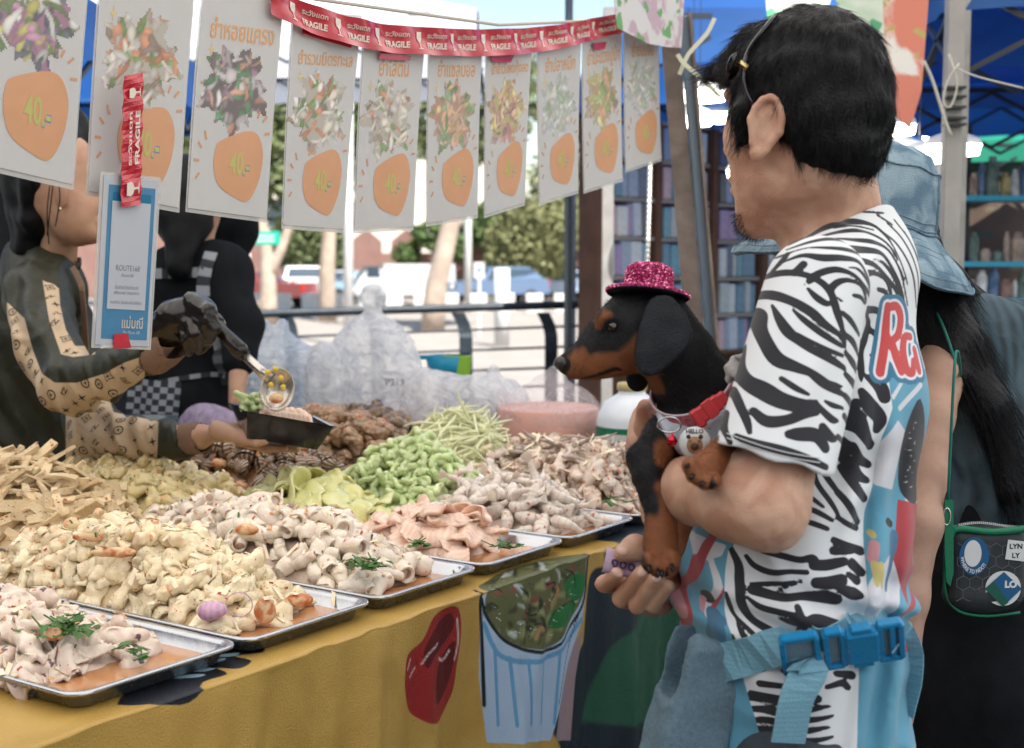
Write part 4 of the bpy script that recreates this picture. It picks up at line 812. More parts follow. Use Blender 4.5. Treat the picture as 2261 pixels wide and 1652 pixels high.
# ---- heaps
_hs = np.random.default_rng(11)
def heap(bankl, label, cat, group, rect, H, n, sc=1.0, zb=TZ + .008, tilt=.5, lift=.007, prof=2.6, over=.35, base=None, peak=(.5, .5), mound=True, flat=False):
    u0, u1, v0, v1 = rect; su, sv = u1 - u0, v1 - v0
    def hf(a, b):
        a = np.clip(a, 0, 1); b = np.clip(b, 0, 1); aa = np.where(a < peak[0], (a / peak[0] - 1), (a - peak[0]) / (1 - peak[0])); bb = np.where(b < peak[1], (b / peak[1] - 1), (b - peak[1]) / (1 - peak[1]))
        return H * np.clip(1 - np.abs(aa) ** prof, 0, 1) * np.clip(1 - np.abs(bb) ** prof, 0, 1)
    if mound:
        V2, F2 = grid2d(34, 34); z = hf(V2[:, 0], V2[:, 1]) * .9; P = np.array([T(u0 + a * su, v0 + b * sv, zb) for a, b in V2]); P[:, 2] += z + .006 * sn(P, 90, 3) * (z > .004) - .002
        o = mesh('food_heap', P, F2, base or bankl[0].data.materials[0], None, True); tag(o, 'packed food under the pieces named ' + label, 'food heap'); o['kind'] = 'stuff'
    nu_ = max(1, int(round(math.sqrt(n * su / sv)))); nv = int(math.ceil(n / nu_)); L_ = []
    for i in range(nu_):
        for j in range(nv): L_.append(((i + _hs.uniform(.05, .95)) / nu_, (j + _hs.uniform(.05, .95)) / nv, 0))
    for _ in range(int(n * over)): L_.append((_hs.uniform(.12, .88), _hs.uniform(.08, .92), 1))
    for a, b, top in L_:
        if not top: a += _hs.uniform(-.02, .02); b += _hs.uniform(-.02, .02)
        e_ = .02; gx = (hf(a + e_, b) - hf(a - e_, b)) / (2 * e_ * su); gy = (hf(a, b + e_) - hf(a, b - e_)) / (2 * e_ * sv)
        nn = nz(vh * -gy * .8 + uh * -gx * .8 + np.array([0, 0, 1.]) + _hs.normal(size=3) * tilt * .45)
        k = _hs.integers(len(bankl)); src = bankl[k]; o = src.copy(); COL.objects.link(o); zone = ('at the near end of its tray' if b < .33 else 'midway along its tray' if b < .67 else 'at the far end of its tray') + (', left' if a < .5 else ', right'); lab_ = label + (', on top ' if top else ' ') + zone
        yaw = _hs.uniform(0, 6.28); R = frame(nn, [math.cos(yaw), math.sin(yaw), .1]); s_ = sc * _hs.uniform(.68, 1.25)
        o.matrix_world = Matrix.LocRotScale(Vector(T(u0 + a * su, v0 + b * sv, zb + float(hf(a, b)) + lift * s_ * (1 + .9 * top) + _hs.uniform(-.002, .003))), Matrix([tuple(r) for r in R]).to_quaternion(), Vector((s_, s_, s_)))
        tag(o, lab_, cat, group)
heap(pk_b, 'pinkish mottled squid piece', 'squid piece', 'mottled squid pieces', (-.41, -.215, .13, .58), .045, 90, .95, tilt=.8)
heap(sq_b, 'white curled squid strip', 'squid strip', 'white squid strips', (-.140, .045, .115, .66), .085, 205, .95, tilt=.9, over=.45)
heap(tube_b, 'cooked white squid tube', 'squid tube', 'white squid tubes', (.118, .300, .095, .68), .075, 190, .86, tilt=.8, lift=.012, over=.4)
heap(sal_b, 'soft pink salmon slice', 'salmon slice', 'salmon slices', (.375, .555, .13, .36), .045, 26, 1.0, tilt=.6, lift=.008, over=.5)
heap(yel_b, 'yellow pickled slice', 'pickle slice', 'yellow pickle slices', (.34, .575, .34, .66), .07, 44, 1.1, tilt=.9, lift=.010, over=.5)
heap(shr_b, 'raw grey shrimp', 'shrimp', 'raw shrimps', (.625, .795, .10, .40), .05, 60, 1.15, tilt=.9, lift=.010, over=.5, base=M_pink)
heap(melon_b, 'pale green gourd slice', 'gourd slice', 'green gourd slices', (.61, .85, .35, .64), .115, 190, 1.15, tilt=1.2, lift=.009, over=.5, prof=1.9)
heap(crab_b, 'lumpy white crab piece', 'crab piece', 'crab pieces', (.86, 1.14, .10, .50), .085, 140, 1.05, tilt=1.0, lift=.012, over=.6)
heap(leg_b, 'thin crab leg', 'crab leg', 'crab legs', (.84, 1.16, .08, .50), .115, 50, 1.0, tilt=1.6, lift=.012, over=.2, mound=False)
heap(mango_b, 'pale mango strand', 'mango strand', 'shredded mango strands', (.88, 1.16, .44, .74), .14, 200, 1.25, tilt=1.1, lift=.012, over=.6, prof=1.7)
heap(tofu_b, 'flat beige tofu strip', 'tofu strip', 'beige tofu strips', (-.02, .255, .63, 1.16), .12, 200, 1.0, tilt=1.0, lift=.011, over=.6)
heap(sqy_b, 'yellowish squid strip', 'squid strip', 'yellowish squid strips', (.285, .525, .64, 1.17), .075, 120, 1.15, tilt=.9, over=.4)
heap(cock_b, 'ribbed brown cockle', 'cockle', 'ribbed cockles', (.56, .79, .64, 1.16), .095, 200, 1.0, tilt=2.2, lift=.013, over=.5, base=M_cockm)
heap(flesh_b, 'small orange cockle', 'cockle', 'shelled orange cockles', (.56, .79, .66, 1.14), .11, 70, 1.0, tilt=1.5, lift=.012, over=.3, mound=False)
heap(whelk_b, 'glossy sea snail', 'sea snail', 'brown sea snails', (.83, 1.07, .64, 1.20), .115, 190, 1.1, tilt=2, lift=.013, over=.5)
heap(mush_b, 'dark mushroom piece', 'mushroom', 'dark mushroom pieces', (1.12, 1.38, .86, 1.26), .085, 130, 1.05, tilt=1.6, lift=.012, over=.5)
for b_ in (sq_b, sqy_b, pk_b, tube_b, tofu_b, cock_b, flesh_b, whelk_b, mush_b, melon_b, mango_b, yel_b, sal_b, shr_b, crab_b, leg_b):
    for o in b_: bpy.data.objects.remove(o)
# ---- garnish
def at_px(px, py, z): return onz(px, py, z)
M_on = pm('purple shallot', (.36, .10, .27), (.60, .36, .48), 45, .3, .4, 120, coat=.2, wave=(40, (.66, .44, .55, 1), .5, 'X', 3)); M_tm = pm('tomato wedge', (.52, .16, .05), (.74, .50, .27), 55, .3, .5, 120, coat=.2, contrast=(.45, .58)); M_herb = pm('coriander leaf', (.05, .13, .03), (.09, .2, .05), 40, .5, .3, 100)
def lump(name, label, cat, px, py, z, r, mat, seed, R=None): return tag(sdf(name, [ell(at_px(px, py, z), r, .003, R=R)], .0025, mat, None, lambda P: .0015 * sn(P, 120, seed)), label, cat)
lump('shallot', 'round purple shallot slice on the white squid strips', 'shallot', 468, 1348, .896, (.019, .016, .013), M_on, 1)
tag(sdf('shallot_ring', [dict(ell(at_px(528, 1335, .90), (.018, .007, .017), .002)), dict(ell(at_px(528, 1335, .90), (.0165, .03, .0155), .001), op='s')], .0012, M_on, None, None), 'thin shallot ring right of the purple shallot', 'shallot')
for x, y, z, r, s_, l in ((585, 1350, .888, (.015, .008, .017), 2, 'tomato wedge at the right end of the white squid strips'), (250, 1220, .945, (.034, .009, .007), 3, 'long tomato slice on top of the white squid strips'), (195, 1185, .955, (.022, .009, .008), 4, 'tomato slice between the tofu and the white squid'), (660, 1325, .882, (.020, .012, .010), 5, 'tomato piece beside the rim of the squid tube tray'), (120, 1400, .905, (.012, .010, .008), 6, 'orange carrot lump in the bottom left tray'), (545, 1170, .945, (.018, .010, .009), 7, 'yellow pepper piece between the squid tubes')):
    lump('vegetable_piece', l, 'vegetable', x, y, z, r, M_tm, s_)
def herb(label, px, py, z, r, n):
    c = at_px(px, py, z); m = MB()
    for i in range(n):
        a = rng.uniform(0, 6.28); p = c + np.array([rng.normal() * r, rng.normal() * r, abs(rng.normal()) * r * .35]); u = nz([math.cos(a), math.sin(a), rng.uniform(-.3, .5)]); w_ = nz(np.cross(u, [0, 0, 1])); s_ = rng.uniform(.006, .013)
        m.add([p - u * s_, p - w_ * s_ * .5 + [0, 0, .002], p + u * s_, p + w_ * s_ * .5 + [0, 0, .002], p - u * s_ * .2 + w_ * s_ * .9], [(0, 1, 2, 3), (0, 3, 4)])
        if i % 3 == 0: m.tube([p, p + u * .02 + [0, 0, .004]], .0011, 4)
    simple('herb_sprig', label, 'herbs', m, M_herb)
herb('bunch of green coriander on the squid tube tray', 815, 1252, .905, .014, 46); herb('dark green leaves among the mottled squid', 140, 1395, .905, .017, 60); herb('few herb leaves beside the salmon', 1125, 1208, .88, .010, 18); herb('small green leaf behind the tofu strips', 300, 1165, .885, .006, 8); herb('green stem leaf under the coriander tray end', 300, 1440, .878, .010, 12); herb('thin leaves between pickles and salmon', 925, 1205, .885, .010, 14); herb('green onion bits in the crab heap', 1350, 1110, .93, .012, 10)

# ---- minced chilli, herbs and shallot slivers scattered over the food
dg = bpy.context.evaluated_depsgraph_get(); dg.update(); _fg = np.random.default_rng(21)
def scatter(name, label, mat, n, size, aspect, rects):
    V = []; Fc = []; k = 0
    for _ in range(n * 3):
        if k >= n: break
        u0, u1, v0, v1 = rects[_fg.integers(len(rects))]; p = T(_fg.uniform(u0, u1), _fg.uniform(v0, v1), 1.15)
        ok, loc, nn, _i, ob, _m = S.ray_cast(dg, Vector(p), Vector((0, 0, -1)))
        if not ok or loc.z < TZ + .012 or nn.z < .15: continue
        nn = np.array(nn); loc = np.array(loc) + nn * .0012; R = frame(nz(nn + _fg.normal(size=3) * .25), _fg.normal(size=3)); s_ = size * _fg.uniform(.5, 1.4); a, b = s_ * aspect, s_; t_ = s_ * .3; o = len(V)
        for x, y, z in ((-a, -b * .4, 0), (a * .8, -b * .7, 0), (a, b * .5, 0), (-a * .7, b * .8, 0), (0, 0, t_)): V.append(loc + R @ np.array([x, y, z + (abs(x) / a) ** 2 * t_ * (aspect > 1.5)]))
        Fc += [(o, o + 1, o + 4), (o + 1, o + 2, o + 4), (o + 2, o + 3, o + 4), (o + 3, o, o + 4), (o + 3, o + 2, o + 1, o)]; k += 1
    o = mesh(name, V, Fc, mat); tag(o, label, name.replace('_', ' ')); o['kind'] = 'stuff'
fr_ = [(-.15, .07, .07, .62), (.10, .32, .06, .62), (-.42, -.19, .08, .55), (.84, 1.08, .08, .50)]; bk_r = [(0, .25, .65, 1.15), (.29, .52, .65, 1.15), (.57, .79, .66, 1.14), (.83, 1.05, .66, 1.15)]
scatter('chilli_flakes', 'tiny red chilli bits scattered over the food in all trays', pm('red chilli', (.45, .045, .02), (.5, .12, .04), 200, .3), 900, .0021, 1.2, fr_ + bk_r + [(.60, .82, .08, .4)])
scatter('orange_mince', 'small orange tomato and garlic bits lying between the food pieces', pm('orange mince', (.62, .24, .09), (.70, .45, .22), 200, .3), 600, .0034, 1.3, fr_ + bk_r)
scatter('herb_bits', 'tiny chopped green herb bits scattered over the food', pm('chopped herb', (.06, .13, .03), (.12, .2, .05), 200, .5), 500, .0022, 1.8, fr_ + bk_r[:2])
scatter('pale_shreds', 'thin pale garlic and squid shreds lying on top of the food', pm('pale shred', (.86, .76, .58), (.80, .64, .42), 100, .4), 900, .0042, 2.4, fr_ + bk_r[1:2])
# =================================================================== MENU CARDS, TAPE
P0M = np.array([-.30, 2.07, 1.35]); aM = math.radians(30.8); eM = np.array([math.sin(aM), math.cos(aM), 0]); nM = np.array([math.cos(aM), -math.sin(aM), 0])
def onM(px, py, off=0.0): return onplane(px, py, P0M + nM * off, nM)
def quadmap(q, off=0.0, bow=0.0):
    A = [onM(x, y, off) for x, y in q]
    def f(V, lay=0.0):
        V = np.asarray(V, float); s_, t_ = V[:, :1], V[:, 1:2]; top = A[0] + (A[1] - A[0]) * s_; bot = A[3] + (A[2] - A[3]) * s_
        return bot + (top - bot) * t_ + nM * (lay + bow * np.sin(np.pi * t_) * (1 + .3 * s_) + bow * .6 * np.sin(np.pi * s_))
    w_ = np.linalg.norm(A[2] - A[3]); h_ = np.linalg.norm(A[0] - A[3]); return f, w_, h_
M_paper = translucent('laminated paper', (.76, .745, .74), .42, .3); M_lam = pm('clear laminate edge', (.62, .60, .58), None, rough=.25, alpha=.55, coat=.5)
M_or = pm('orange print', (.60, .31, .17), (.57, .29, .155), 20, .35); M_ortx = pm('orange lettering', (.66, .34, .14), None, rough=.4); M_ol = pm('olive lettering', (.46, .44, .14), None, rough=.4); M_bl = pm('blue outline', (.16, .24, .42), None, rough=.4)
M_foodp = pm('printed food photo', (1, 1, 1), None, rough=.35, attr='print')
def deco(name, V, Fc, mat, par, f, lay, attrs=None): return mesh(name, f(V, lay), Fc, mat, par, False, attrs)
def slab(name, f, mat, par, lay, th, nx=9, ny=13, marg=0.0, mats=None):
    V, Fc = grid2d(nx, ny); V = V * (1 - 2 * marg) + marg if np.isscalar(marg) else V * [1 - 2 * marg[0], 1 - 2 * marg[1]] + [marg[0], marg[1]]
    A = f(V, lay); B = f(V, lay - th); n = len(V); bd = list(range(nx)) + [nx * r + nx - 1 for r in range(1, ny)] + [nx * (ny - 1) + k for k in range(nx - 2, -1, -1)] + [nx * r for r in range(ny - 2, 0, -1)]
    Fs = [tuple(x) for x in Fc] + [tuple(int(k) + n for k in x[::-1]) for x in Fc] + [(bd[(k + 1) % len(bd)], bd[k], bd[k] + n, bd[(k + 1) % len(bd)] + n) for k in range(len(bd))]
    return mesh(name, np.vstack([A, B]), Fs, mat, par)
blob = smooth_poly([(.30, .29), (.38, .326), (.66, .374), (.80, .366), (.88, .30), (.875, .215), (.82, .136), (.73, .08), (.60, .084), (.37, .127), (.29, .20)], 5)
pals = dict(mix=[(.7, .64, .55), (.6, .55, .5), (.25, .38, .15), (.62, .3, .18), (.75, .7, .66), (.4, .3, .25)], dark=[(.25, .2, .2), (.6, .55, .55), (.18, .32, .18), (.62, .35, .25), (.42, .3, .35), (.7, .66, .66)], sal=[(.68, .42, .3), (.2, .32, .14), (.3, .4, .25), (.7, .5, .25), (.66, .45, .4)], mango=[(.72, .62, .28), (.7, .45, .3), (.6, .3, .3), (.66, .6, .4), (.35, .22, .3)], pale=[(.66, .68, .68), (.6, .64, .55), (.7, .6, .55), (.4, .5, .32)], som=[(.7, .5, .3), (.35, .45, .2), (.68, .4, .28), (.65, .6, .35), (.4, .35, .35)], purple=[(.55, .3, .42), (.6, .55, .2), (.2, .28, .14), (.72, .7, .66), (.18, .18, .22)])
cards = [(1, [(-40, -330), (214, -215), (163, 420), (-72, 366)], '', 'purple'), (2, [(226, -150), (440, -120), (396, 470), (190, 431)], '', 'mix'), (3, [(448, -50), (630, -25), (589, 492), (410, 468)], 'ยำหอยแครง', 'dark'), (4, [(645, 24), (799, 34), (759, 515), (622, 505)], 'ยำรวมมิตรทะเล', 'mix'), (5, [(803, 50), (941, 60), (913, 508), (780, 516)], 'ยำไส้ตัน', 'mix'),
         (6, [(947, 60), (1067, 66), (1055, 482), (941, 501)], 'ยำแซลมอล', 'sal'), (7, [(1074, 66), (1178, 64), (1159, 454), (1069, 482)], 'ยำข้าวโพดกุ้งสด', 'mango'), (8, [(1186, 66), (1285, 58), (1277, 427), (1190, 455)], 'ยำปลาหมึก', 'pale'), (9, [(1285, 52), (1374, 40), (1375, 401), (1289, 428)], 'ยำมะม่วงปูม้า', 'som'), (10, [(1377, 40), (1456, 40), (1461, 356), (1381, 382)], 'ยำขนมจีน', 'pale')]
desc = {1: 'first menu card at the left edge, purple and yellow food picture', 2: 'second menu card, noodle-like seafood picture partly under the red tape strip', 3: 'third menu card with dark cockle salad picture', 4: 'fourth menu card with mixed seafood picture left of the lamp post', 5: 'fifth menu card with white seafood salad picture', 6: 'sixth menu card with salmon and green leaves picture', 7: 'seventh menu card with yellow corn and shrimp picture', 8: 'eighth menu card with pale round plate picture', 9: 'ninth menu card with orange papaya salad picture', 10: 'last and smallest menu card beside the steel tent leg'}
tx40, f40 = text2d('40.-', 1, .02); tx40b, f40b = text2d('40.-', 1, .06)
for k, q, title, pal in cards:
    f, w_, h_ = quadmap(q, .0, -.002); par = thing('menu_card', desc[k], 'menu card', f([(.5, 1.0)])[0], 'laminated price cards hanging over the stall')
    slab('laminate', f, M_lam, par, .0, .0008); slab('paper', f, M_paper, par, .0012, .0008, marg=(.018, .018))
    Vb, Fb = poly2d(blob); deco('price_blob', Vb, Fb, M_or, par, f, .0018)
    asp = h_ / w_; V = tx40b * [.165, .130]; V = V + [.60, .228]; deco('price_outline', V, f40b, M_bl, par, f, .0022); V = tx40 * [.165, .130] + [.60, .228]; deco('price', V, f40, M_ol, par, f, .0026)
    g = np.random.default_rng(k); nx = 64; Vg, Fg = grid2d(nx, nx); c0 = np.array([.47, .545]); pv = (Vg - .5) * 2
    an = np.arctan2(pv[:, 1], pv[:, 0]); rd = np.hypot(*pv.T); lim = .78 + .10 * np.sin(an * 5 + k) + .08 * np.sin(an * 11 + 2 * k) + .05 * np.sin(an * 23); 
    keepv = rd < lim; keep = keepv[Fg].all(1);     P_ = np.array(pals[pal]); col = np.tile(P_[0] * .7, (len(pv), 1))
    for _i in range(170):
        c_ = g.uniform(-.95, .95, 2); th_ = g.uniform(0, 3.14); ea, eb = (g.uniform(.10, .28), g.uniform(.025, .07)) if _i % 3 else (g.uniform(.06, .16), g.uniform(.06, .13)); dx = pv - c_ + .05 * np.sin(pv[:, ::-1] * 9 + _i); e_ = np.hypot((dx[:, 0] * math.cos(th_) + dx[:, 1] * math.sin(th_)) / ea, (-dx[:, 0] * math.sin(th_) + dx[:, 1] * math.cos(th_)) / eb)
        cc0 = P_[g.integers(len(P_))] * g.uniform(.65, 1.2); a_e = np.clip((1.12 - e_) * 5, 0, 1)[:, None]; col = col * (1 - a_e) + (cc0 * np.clip(1.15 - .4 * e_ ** 2, .5, 1.2)[:, None]) * a_e
    col = np.clip(col * .85 + .02, 0, 1)
    V = c0 + pv * [.50, .225]; deco('food_picture', V, Fg[keep], M_foodp, par, f, .0015, {'print': col})
    if title: tv, tf = text2d(title, 1, .012); wd = tv[:, 0].max() - tv[:, 0].min(); ts = min(.80 / wd, .16); deco('title', tv * [ts, ts / asp * 1.35] + [.52, .785], tf, M_ortx, par, f, .0018)
    for (cx, cy, ln, a) in ((.10, .16, .05, .9), (.08, .225, .05, .0), (.11, .29, .05, -.8), (.17, .335, .06, -1.25), (.80, .45, .05, 1.2), (.88, .435, .055, .8), (.92, .375, .05, .15)):
        u = np.array([math.cos(a), math.sin(a) / asp]) * ln / 2 * 1.3; vv = np.array([-math.sin(a), math.cos(a) / asp]) * .011; c = np.array([cx, cy]); deco('ray_mark', np.array([c - u - vv, c + u - vv, c + u + vv, c - u + vv]), [(0, 1, 2, 3)], M_or, par, f, .0018)
    st = []
    for j in range(8): a = j * math.pi / 4; r = .06 if j % 2 == 0 else .014; st.append((.16 + r * math.cos(a) * .7, .70 + r * math.sin(a) / asp * 1.3))
    deco('star', *poly2d(st), pm('yellow star', (.68, .52, .2), None), par, f, .0018)
# ---- QR card (its code is left out)
fq, wq, hq = quadmap([(222, 378), (356, 392), (333, 773), (202, 768)], .022); par = thing('payment_card', 'blue-framed laminated payment card taped below the second menu card', 'card', fq([(.5, 1.0)])[0])
M_blq = pm('blue print', (.07, .22, .38), (.06, .19, .34), 20, .35); M_blq2 = pm('deep blue print', (.015, .15, .27), None, rough=.35); M_wp = translucent('white paper', (.56, .58, .63), .2, .35); M_inkg = pm('grey ink', (.22, .24, .28), None)
slab('laminate', fq, M_lam, par, 0, .0008); slab('paper', fq, M_wp, par, .0012, .0008, marg=(.05, .02))
def rect(name, x0, y0, x1, y1, mat, lay): V, Fc = grid2d(2, 2); return deco(name, V * [x1 - x0, y1 - y0] + [x0, y0], Fc, mat, par, fq, lay)
rect('blue_frame', .13, .055, .90, .93, M_blq, .0016); rect('header', .20, .80, .83, .89, M_blq2, .002); rect('white_panel', .19, .225, .83, .84, M_wp, .0024)
for tx, cx, cy, sz in (('ROUTE168', .5, .46, .085), ('Route168', .5, .42, .05), ('รับชำระด้วยคิวอาร์', .5, .35, .055), ('พร้อมเพย์ ทุกธนาคาร', .5, .32, .05), ('ยอดชำระ โอนเงินแล้วแจ้งร้าน', .5, .265, .045)):
    tv, tf = text2d(tx, 1, .0); deco('lettering', tv * [sz, sz * wq / hq * 1.2] + [cx, cy], tf, M_inkg, par, fq, .0028)
tv, tf = text2d('แม่มณี', 1, .01); deco('lettering', tv * [.14, .14 * wq / hq * 1.3] + [.63, .145], tf, pm('cream ink', (.6, .52, .4), None), par, fq, .0024)
tv, tf = text2d('Mae Manee 168', 1, .0); deco('lettering', tv * [.045, .045 * wq / hq * 1.3] + [.62, .095], tf, M_wp, par, fq, .0024)
# ---- red tape
M_tape = pm('red tape', (.52, .025, .045), (.46, .02, .035), 12, .18, .5, 30, coat=.7); M_tapet = pm('tape print', (.72, .62, .55), None, rough=.3)
gl = [(0, 0, .5), (.26, .0, .06), (.26, -.06, 0)]
def glass2d():                                 # a wine glass with a crack mark
    bowl = [(-.17, .5), (.17, .5), (.20, .18), (.15, .02), (.05, -.08), (.03, -.12), (.03, -.42), (.16, -.46), (.16, -.5), (-.16, -.5), (-.16, -.46), (-.03, -.42), (-.03, -.12), (-.05, -.08), (-.15, .02), (-.20, .18)]
    return poly2d(bowl)
gV, gF = glass2d(); crackV, crackF = poly2d([(-.02, .5), (.06, .5), (.0, .34), (.08, .32), (-.04, .12), (.0, .28), (-.07, .30)])
thV, thF = text2d('ระวังแตก', 1, .02); enV, enF = text2d('FRAGILE', 1, .035); thV = thV / (thV[:, 0].max() - thV[:, 0].min()); enV = enV / (enV[:, 0].max() - enV[:, 0].min())
cl = [(600, 0, 31), (680, 40, 31), (760, 68, 31), (860, 86, 31), (960, 93, 30), (1060, 95, 30), (1150, 92, 29), (1230, 82, 27), (1310, 64, 24), (1400, 44, 20), (1480, 28, 18)]
CP = np.array([onM(x, y, .012) for x, y, _ in cl]); HP = np.array([np.linalg.norm(onM(x, y + h, .012) - onM(x, y - h, .012)) / 2 for x, y, h in cl]); tt = (CP - P0M) @ eM
def tapemap(V, lay):                           # V: (t along, h -1..1)
    V = np.asarray(V, float); z = np.interp(V[:, 0], tt, CP[:, 2]); hh = np.interp(V[:, 0], tt, HP); w_ = .004 * np.sin(V[:, 0] * 26) + .003 * np.sin(V[:, 0] * 60 + V[:, 1] * 2)
    return P0M + np.outer(V[:, 0], eM) + nM * (.012 + lay + w_[:, None] + .004 * np.abs(V[:, 1:2])) + np.outer(z - P0M[2] + V[:, 1] * hh, [0, 0, 1])
par = thing('warning_tape', 'red fragile tape sagging across the tops of the menu cards', 'tape', CP[5])
Vg, Fg = grid2d(160, 7); V = Vg * [tt[-1] - tt[0], 2] + [tt[0], -1]; mesh('tape_band', tapemap(V, 0), Fg, M_tape, par, True)
gx = [648, 737, 831, 919, 995, 1065, 1132, 1196, 1257, 1311, 1365, 1415]
def tapetext(par, mp, t0, wd):
    for nm, V2, F2, ax, ay, sx, sy in (('glass_symbol', gV, gF, .13, 0, wd * .36, 1.25), ('thai_lettering', thV, thF, .62, .36, wd * .52, .52), ('lettering', enV, enF, .62, -.36, wd * .52, .0)):
        if nm == 'thai_lettering': V = V2 * [sx, 3.2 * .5] 
        elif nm == 'lettering': V = V2 * [sx, 3.6 * .62]
        else: V = V2 * [sx, sy]
        V = V + [t0 + ax * wd, ay]; mesh(nm, mp(V, .0012), F2, M_tapet, par)
for i in range(len(gx) - 1):
    t0 = (onM(gx[i], 90, .012) - P0M) @ eM; t1 = (onM(gx[i + 1], 90, .012) - P0M) @ eM; tapetext(par, tapemap, t0 - .01, t1 - t0)
fv, wv, hv = quadmap([(273, 168), (317, 160), (311, 452), (267, 458)], .030); par = thing('tape_strip', 'vertical strip of red fragile tape holding the payment card', 'tape', fv([(.5, .5)])[0])
slab('tape_band', lambda V, l: fv(V, l) + nM * (.0015 * np.sin(np.asarray(V)[:, 1:2] * 40 + 3 * np.asarray(V)[:, :1])), M_tape, par, 0, .0004, 4, 30)
vm = lambda V, lay: fv(np.c_[.5 - np.asarray(V)[:, 1] * .5, np.asarray(V)[:, 0]], lay + .0022)
tapetext(par, vm, .03 + .0, .78); 
V = gV * [.2, 1.1] + [.86, 0]; mesh('glass_symbol', vm(V, .0012), gF, M_tapet, par)
for lab, q, off in (('torn red tape remnant on the top of the fourth card', [(668, 60), (778, 96), (775, 106), (668, 76)], .006), ('torn red tape remnant on the fifth card', [(842, 112), (908, 124), (905, 134), (836, 131)], .006), ('torn red tape remnant between the sixth and seventh cards', [(1082, 122), (1136, 122), (1128, 138), (1090, 137)], .006), ('torn red tape remnant on the ninth card', [(1310, 95), (1340, 92), (1336, 108), (1312, 112)], .006), ('torn red tape piece at the bottom of the payment card', [(252, 738), (282, 736), (290, 768), (250, 770)], .026)):
    f2, _, _ = quadmap(q, off); m = slab('tape_piece', f2, M_tape, None, 0, .0004, 4, 4); tag(m, lab, 'tape')
# printed banner edge hanging from the roof at the end of the cards
M_ban = pm('printed banner', (.62, .6, .6), (.5, .35, .42), 18, .4, contrast=(.5, .56), spots=((22, .62, (.15, .35, .12, 1)),))
q = [(1350, -40), (1362, 62), (1395, 78), (1430, 96), (1470, 104), (1504, 106), (1512, -40)]; V = np.array([onplane(x, y, P0M + eM * 1.2 + nM * .05, nM) for x, y in q]); n = len(V); m = MB(); m.add(np.vstack([V, V + nM * .001]), [tuple(range(n))[::-1], tuple(range(n, 2 * n))] + [(i, (i + 1) % n, n + (i + 1) % n, n + i) for i in range(n)]); simple('roof_banner', 'printed banner edge hanging over the last menu cards', 'banner', m, M_ban)
# line that carries the cards
m = MB(); m.tube([onM(x, y, -.004) for x, y in ((-80, -330), (300, -160), (640, -10), (1100, 55), (1460, 40))], .003, 6); simple('hanging_line', 'cord behind the tape that the menu cards hang from', 'cord', m, M_rope)
# =================================================================== BAGS AND BOTTLES ON THE BACK OF THE TABLE
M_film = plastic_film('milky plastic film', (.93, .93, .94), .60, 20); M_film2 = plastic_film('bluish plastic film', (.82, .88, .95), .66, 18)
def bag(label, prims, mat, seed, amp=.008, vox=.005, sc=32, cat='plastic bag', grp=None):
    return tag(sdf('plastic_bag', prims, vox, mat, None, lambda P: amp * .8 * sn(P * [1, 1, .45], sc * .8, seed) - amp * .45 * np.abs(sn(P * [1, 1, .5], sc * 1.9, seed + 1)) - amp * .2 * np.abs(sn(P, sc * 5, seed + 2))), label, cat, grp)
b0 = onz(820, 962, TZ)
bag('big knotted translucent plastic bag in the middle of the back', [ell(W(822, 810, 3.8), (.128, .10, .14), .04), rbox(W(825, 880, 3.8), (.125, .09, .10), .04, .03), cone(W(822, 730, 3.8), W(828, 690, 3.8), .05, .016, .04), ell(W(826, 655, 3.8), (.035, .03, .035), .015)], M_film, 2, .009)
bag('pale blue plastic bag pile left of the knotted bag', [rbox(W(660, 870, 3.9), (.17, .09, .13), .05, .03), ell(W(620, 800, 3.95), (.09, .07, .08), .03), cone(W(610, 790, 3.95), W(585, 715, 3.95), .045, .02, .03), cone(W(620, 790, 3.95), W(622, 720, 3.95), .04, .022, .03), ell(W(720, 810, 3.9), (.05, .05, .07), .03)], M_film2, 4, .010)
bag('small crumpled pale bag between the pile and the knotted bag', [ell(W(715, 830, 3.7), (.05, .05, .09), .03), rbox(W(720, 900, 3.7), (.05, .05, .07), .02, .03)], M_film, 5, .008)
bag('low heap of clear plastic bags right of the knotted bag', [ell(W(985, 900, 3.7), (.12, .08, .085), .04), ell(W(1050, 880, 3.65), (.08, .06, .065), .03), ell(W(940, 880, 3.7), (.06, .06, .09), .03)], M_film, 7, .010)
bag('clear bag wrapped over a stack of cups', [ell(W(1100, 900, 3.75), (.09, .07, .08), .03), cone(W(1080, 860, 3.75), W(1090, 815, 3.75), .03, .012, .02)], M_film, 8, .009)
cpk = W(1210, 925, 3.6); M_pkp = pm('salmon pink plastic tub', (.70, .38, .31), (.64, .34, .28), 8, .4)
m = MB(); m.lathe([(0, -.10), (.122, -.10), (.13, -.03), (.135, .040), (.13, .043), (.11, .036), (0, .034)], cpk + [0, 0, -.01], 36); simple('plastic_tub', 'round pink tub wrapped in a clear tied bag', 'tub', m, M_pkp, True)
bag('clear bag tied on top of the pink tub', [ell(cpk + [0, 0, .015], (.14, .135, .085), .03), cone(cpk + [.0, 0, .09], cpk + [.05, 0, .16], .035, .012, .03), ell(cpk + [.075, 0, .15], (.035, .02, .022), .02)], plastic_film('thin clear film', (.9, .9, .92), .22, 18), 9, .005)
cb = W(1395, 930, 3.45); t = thing('sauce_bottle', 'wide white plastic bottle with green label and gold cap behind the crab heap', 'bottle', cb + [0, 0, -.08])
m = MB(); m.lathe([(0, -.12), (.085, -.12), (.09, -.115), (.09, .005), (.086, .02), (.07, .05), (.04, .068), (.035, .07), (.035, .08), (0, .08)], cb, 36); m.build('bottle_body', pm('white plastic', (.72, .75, .8), None, rough=.3, coat=.3), t, True)
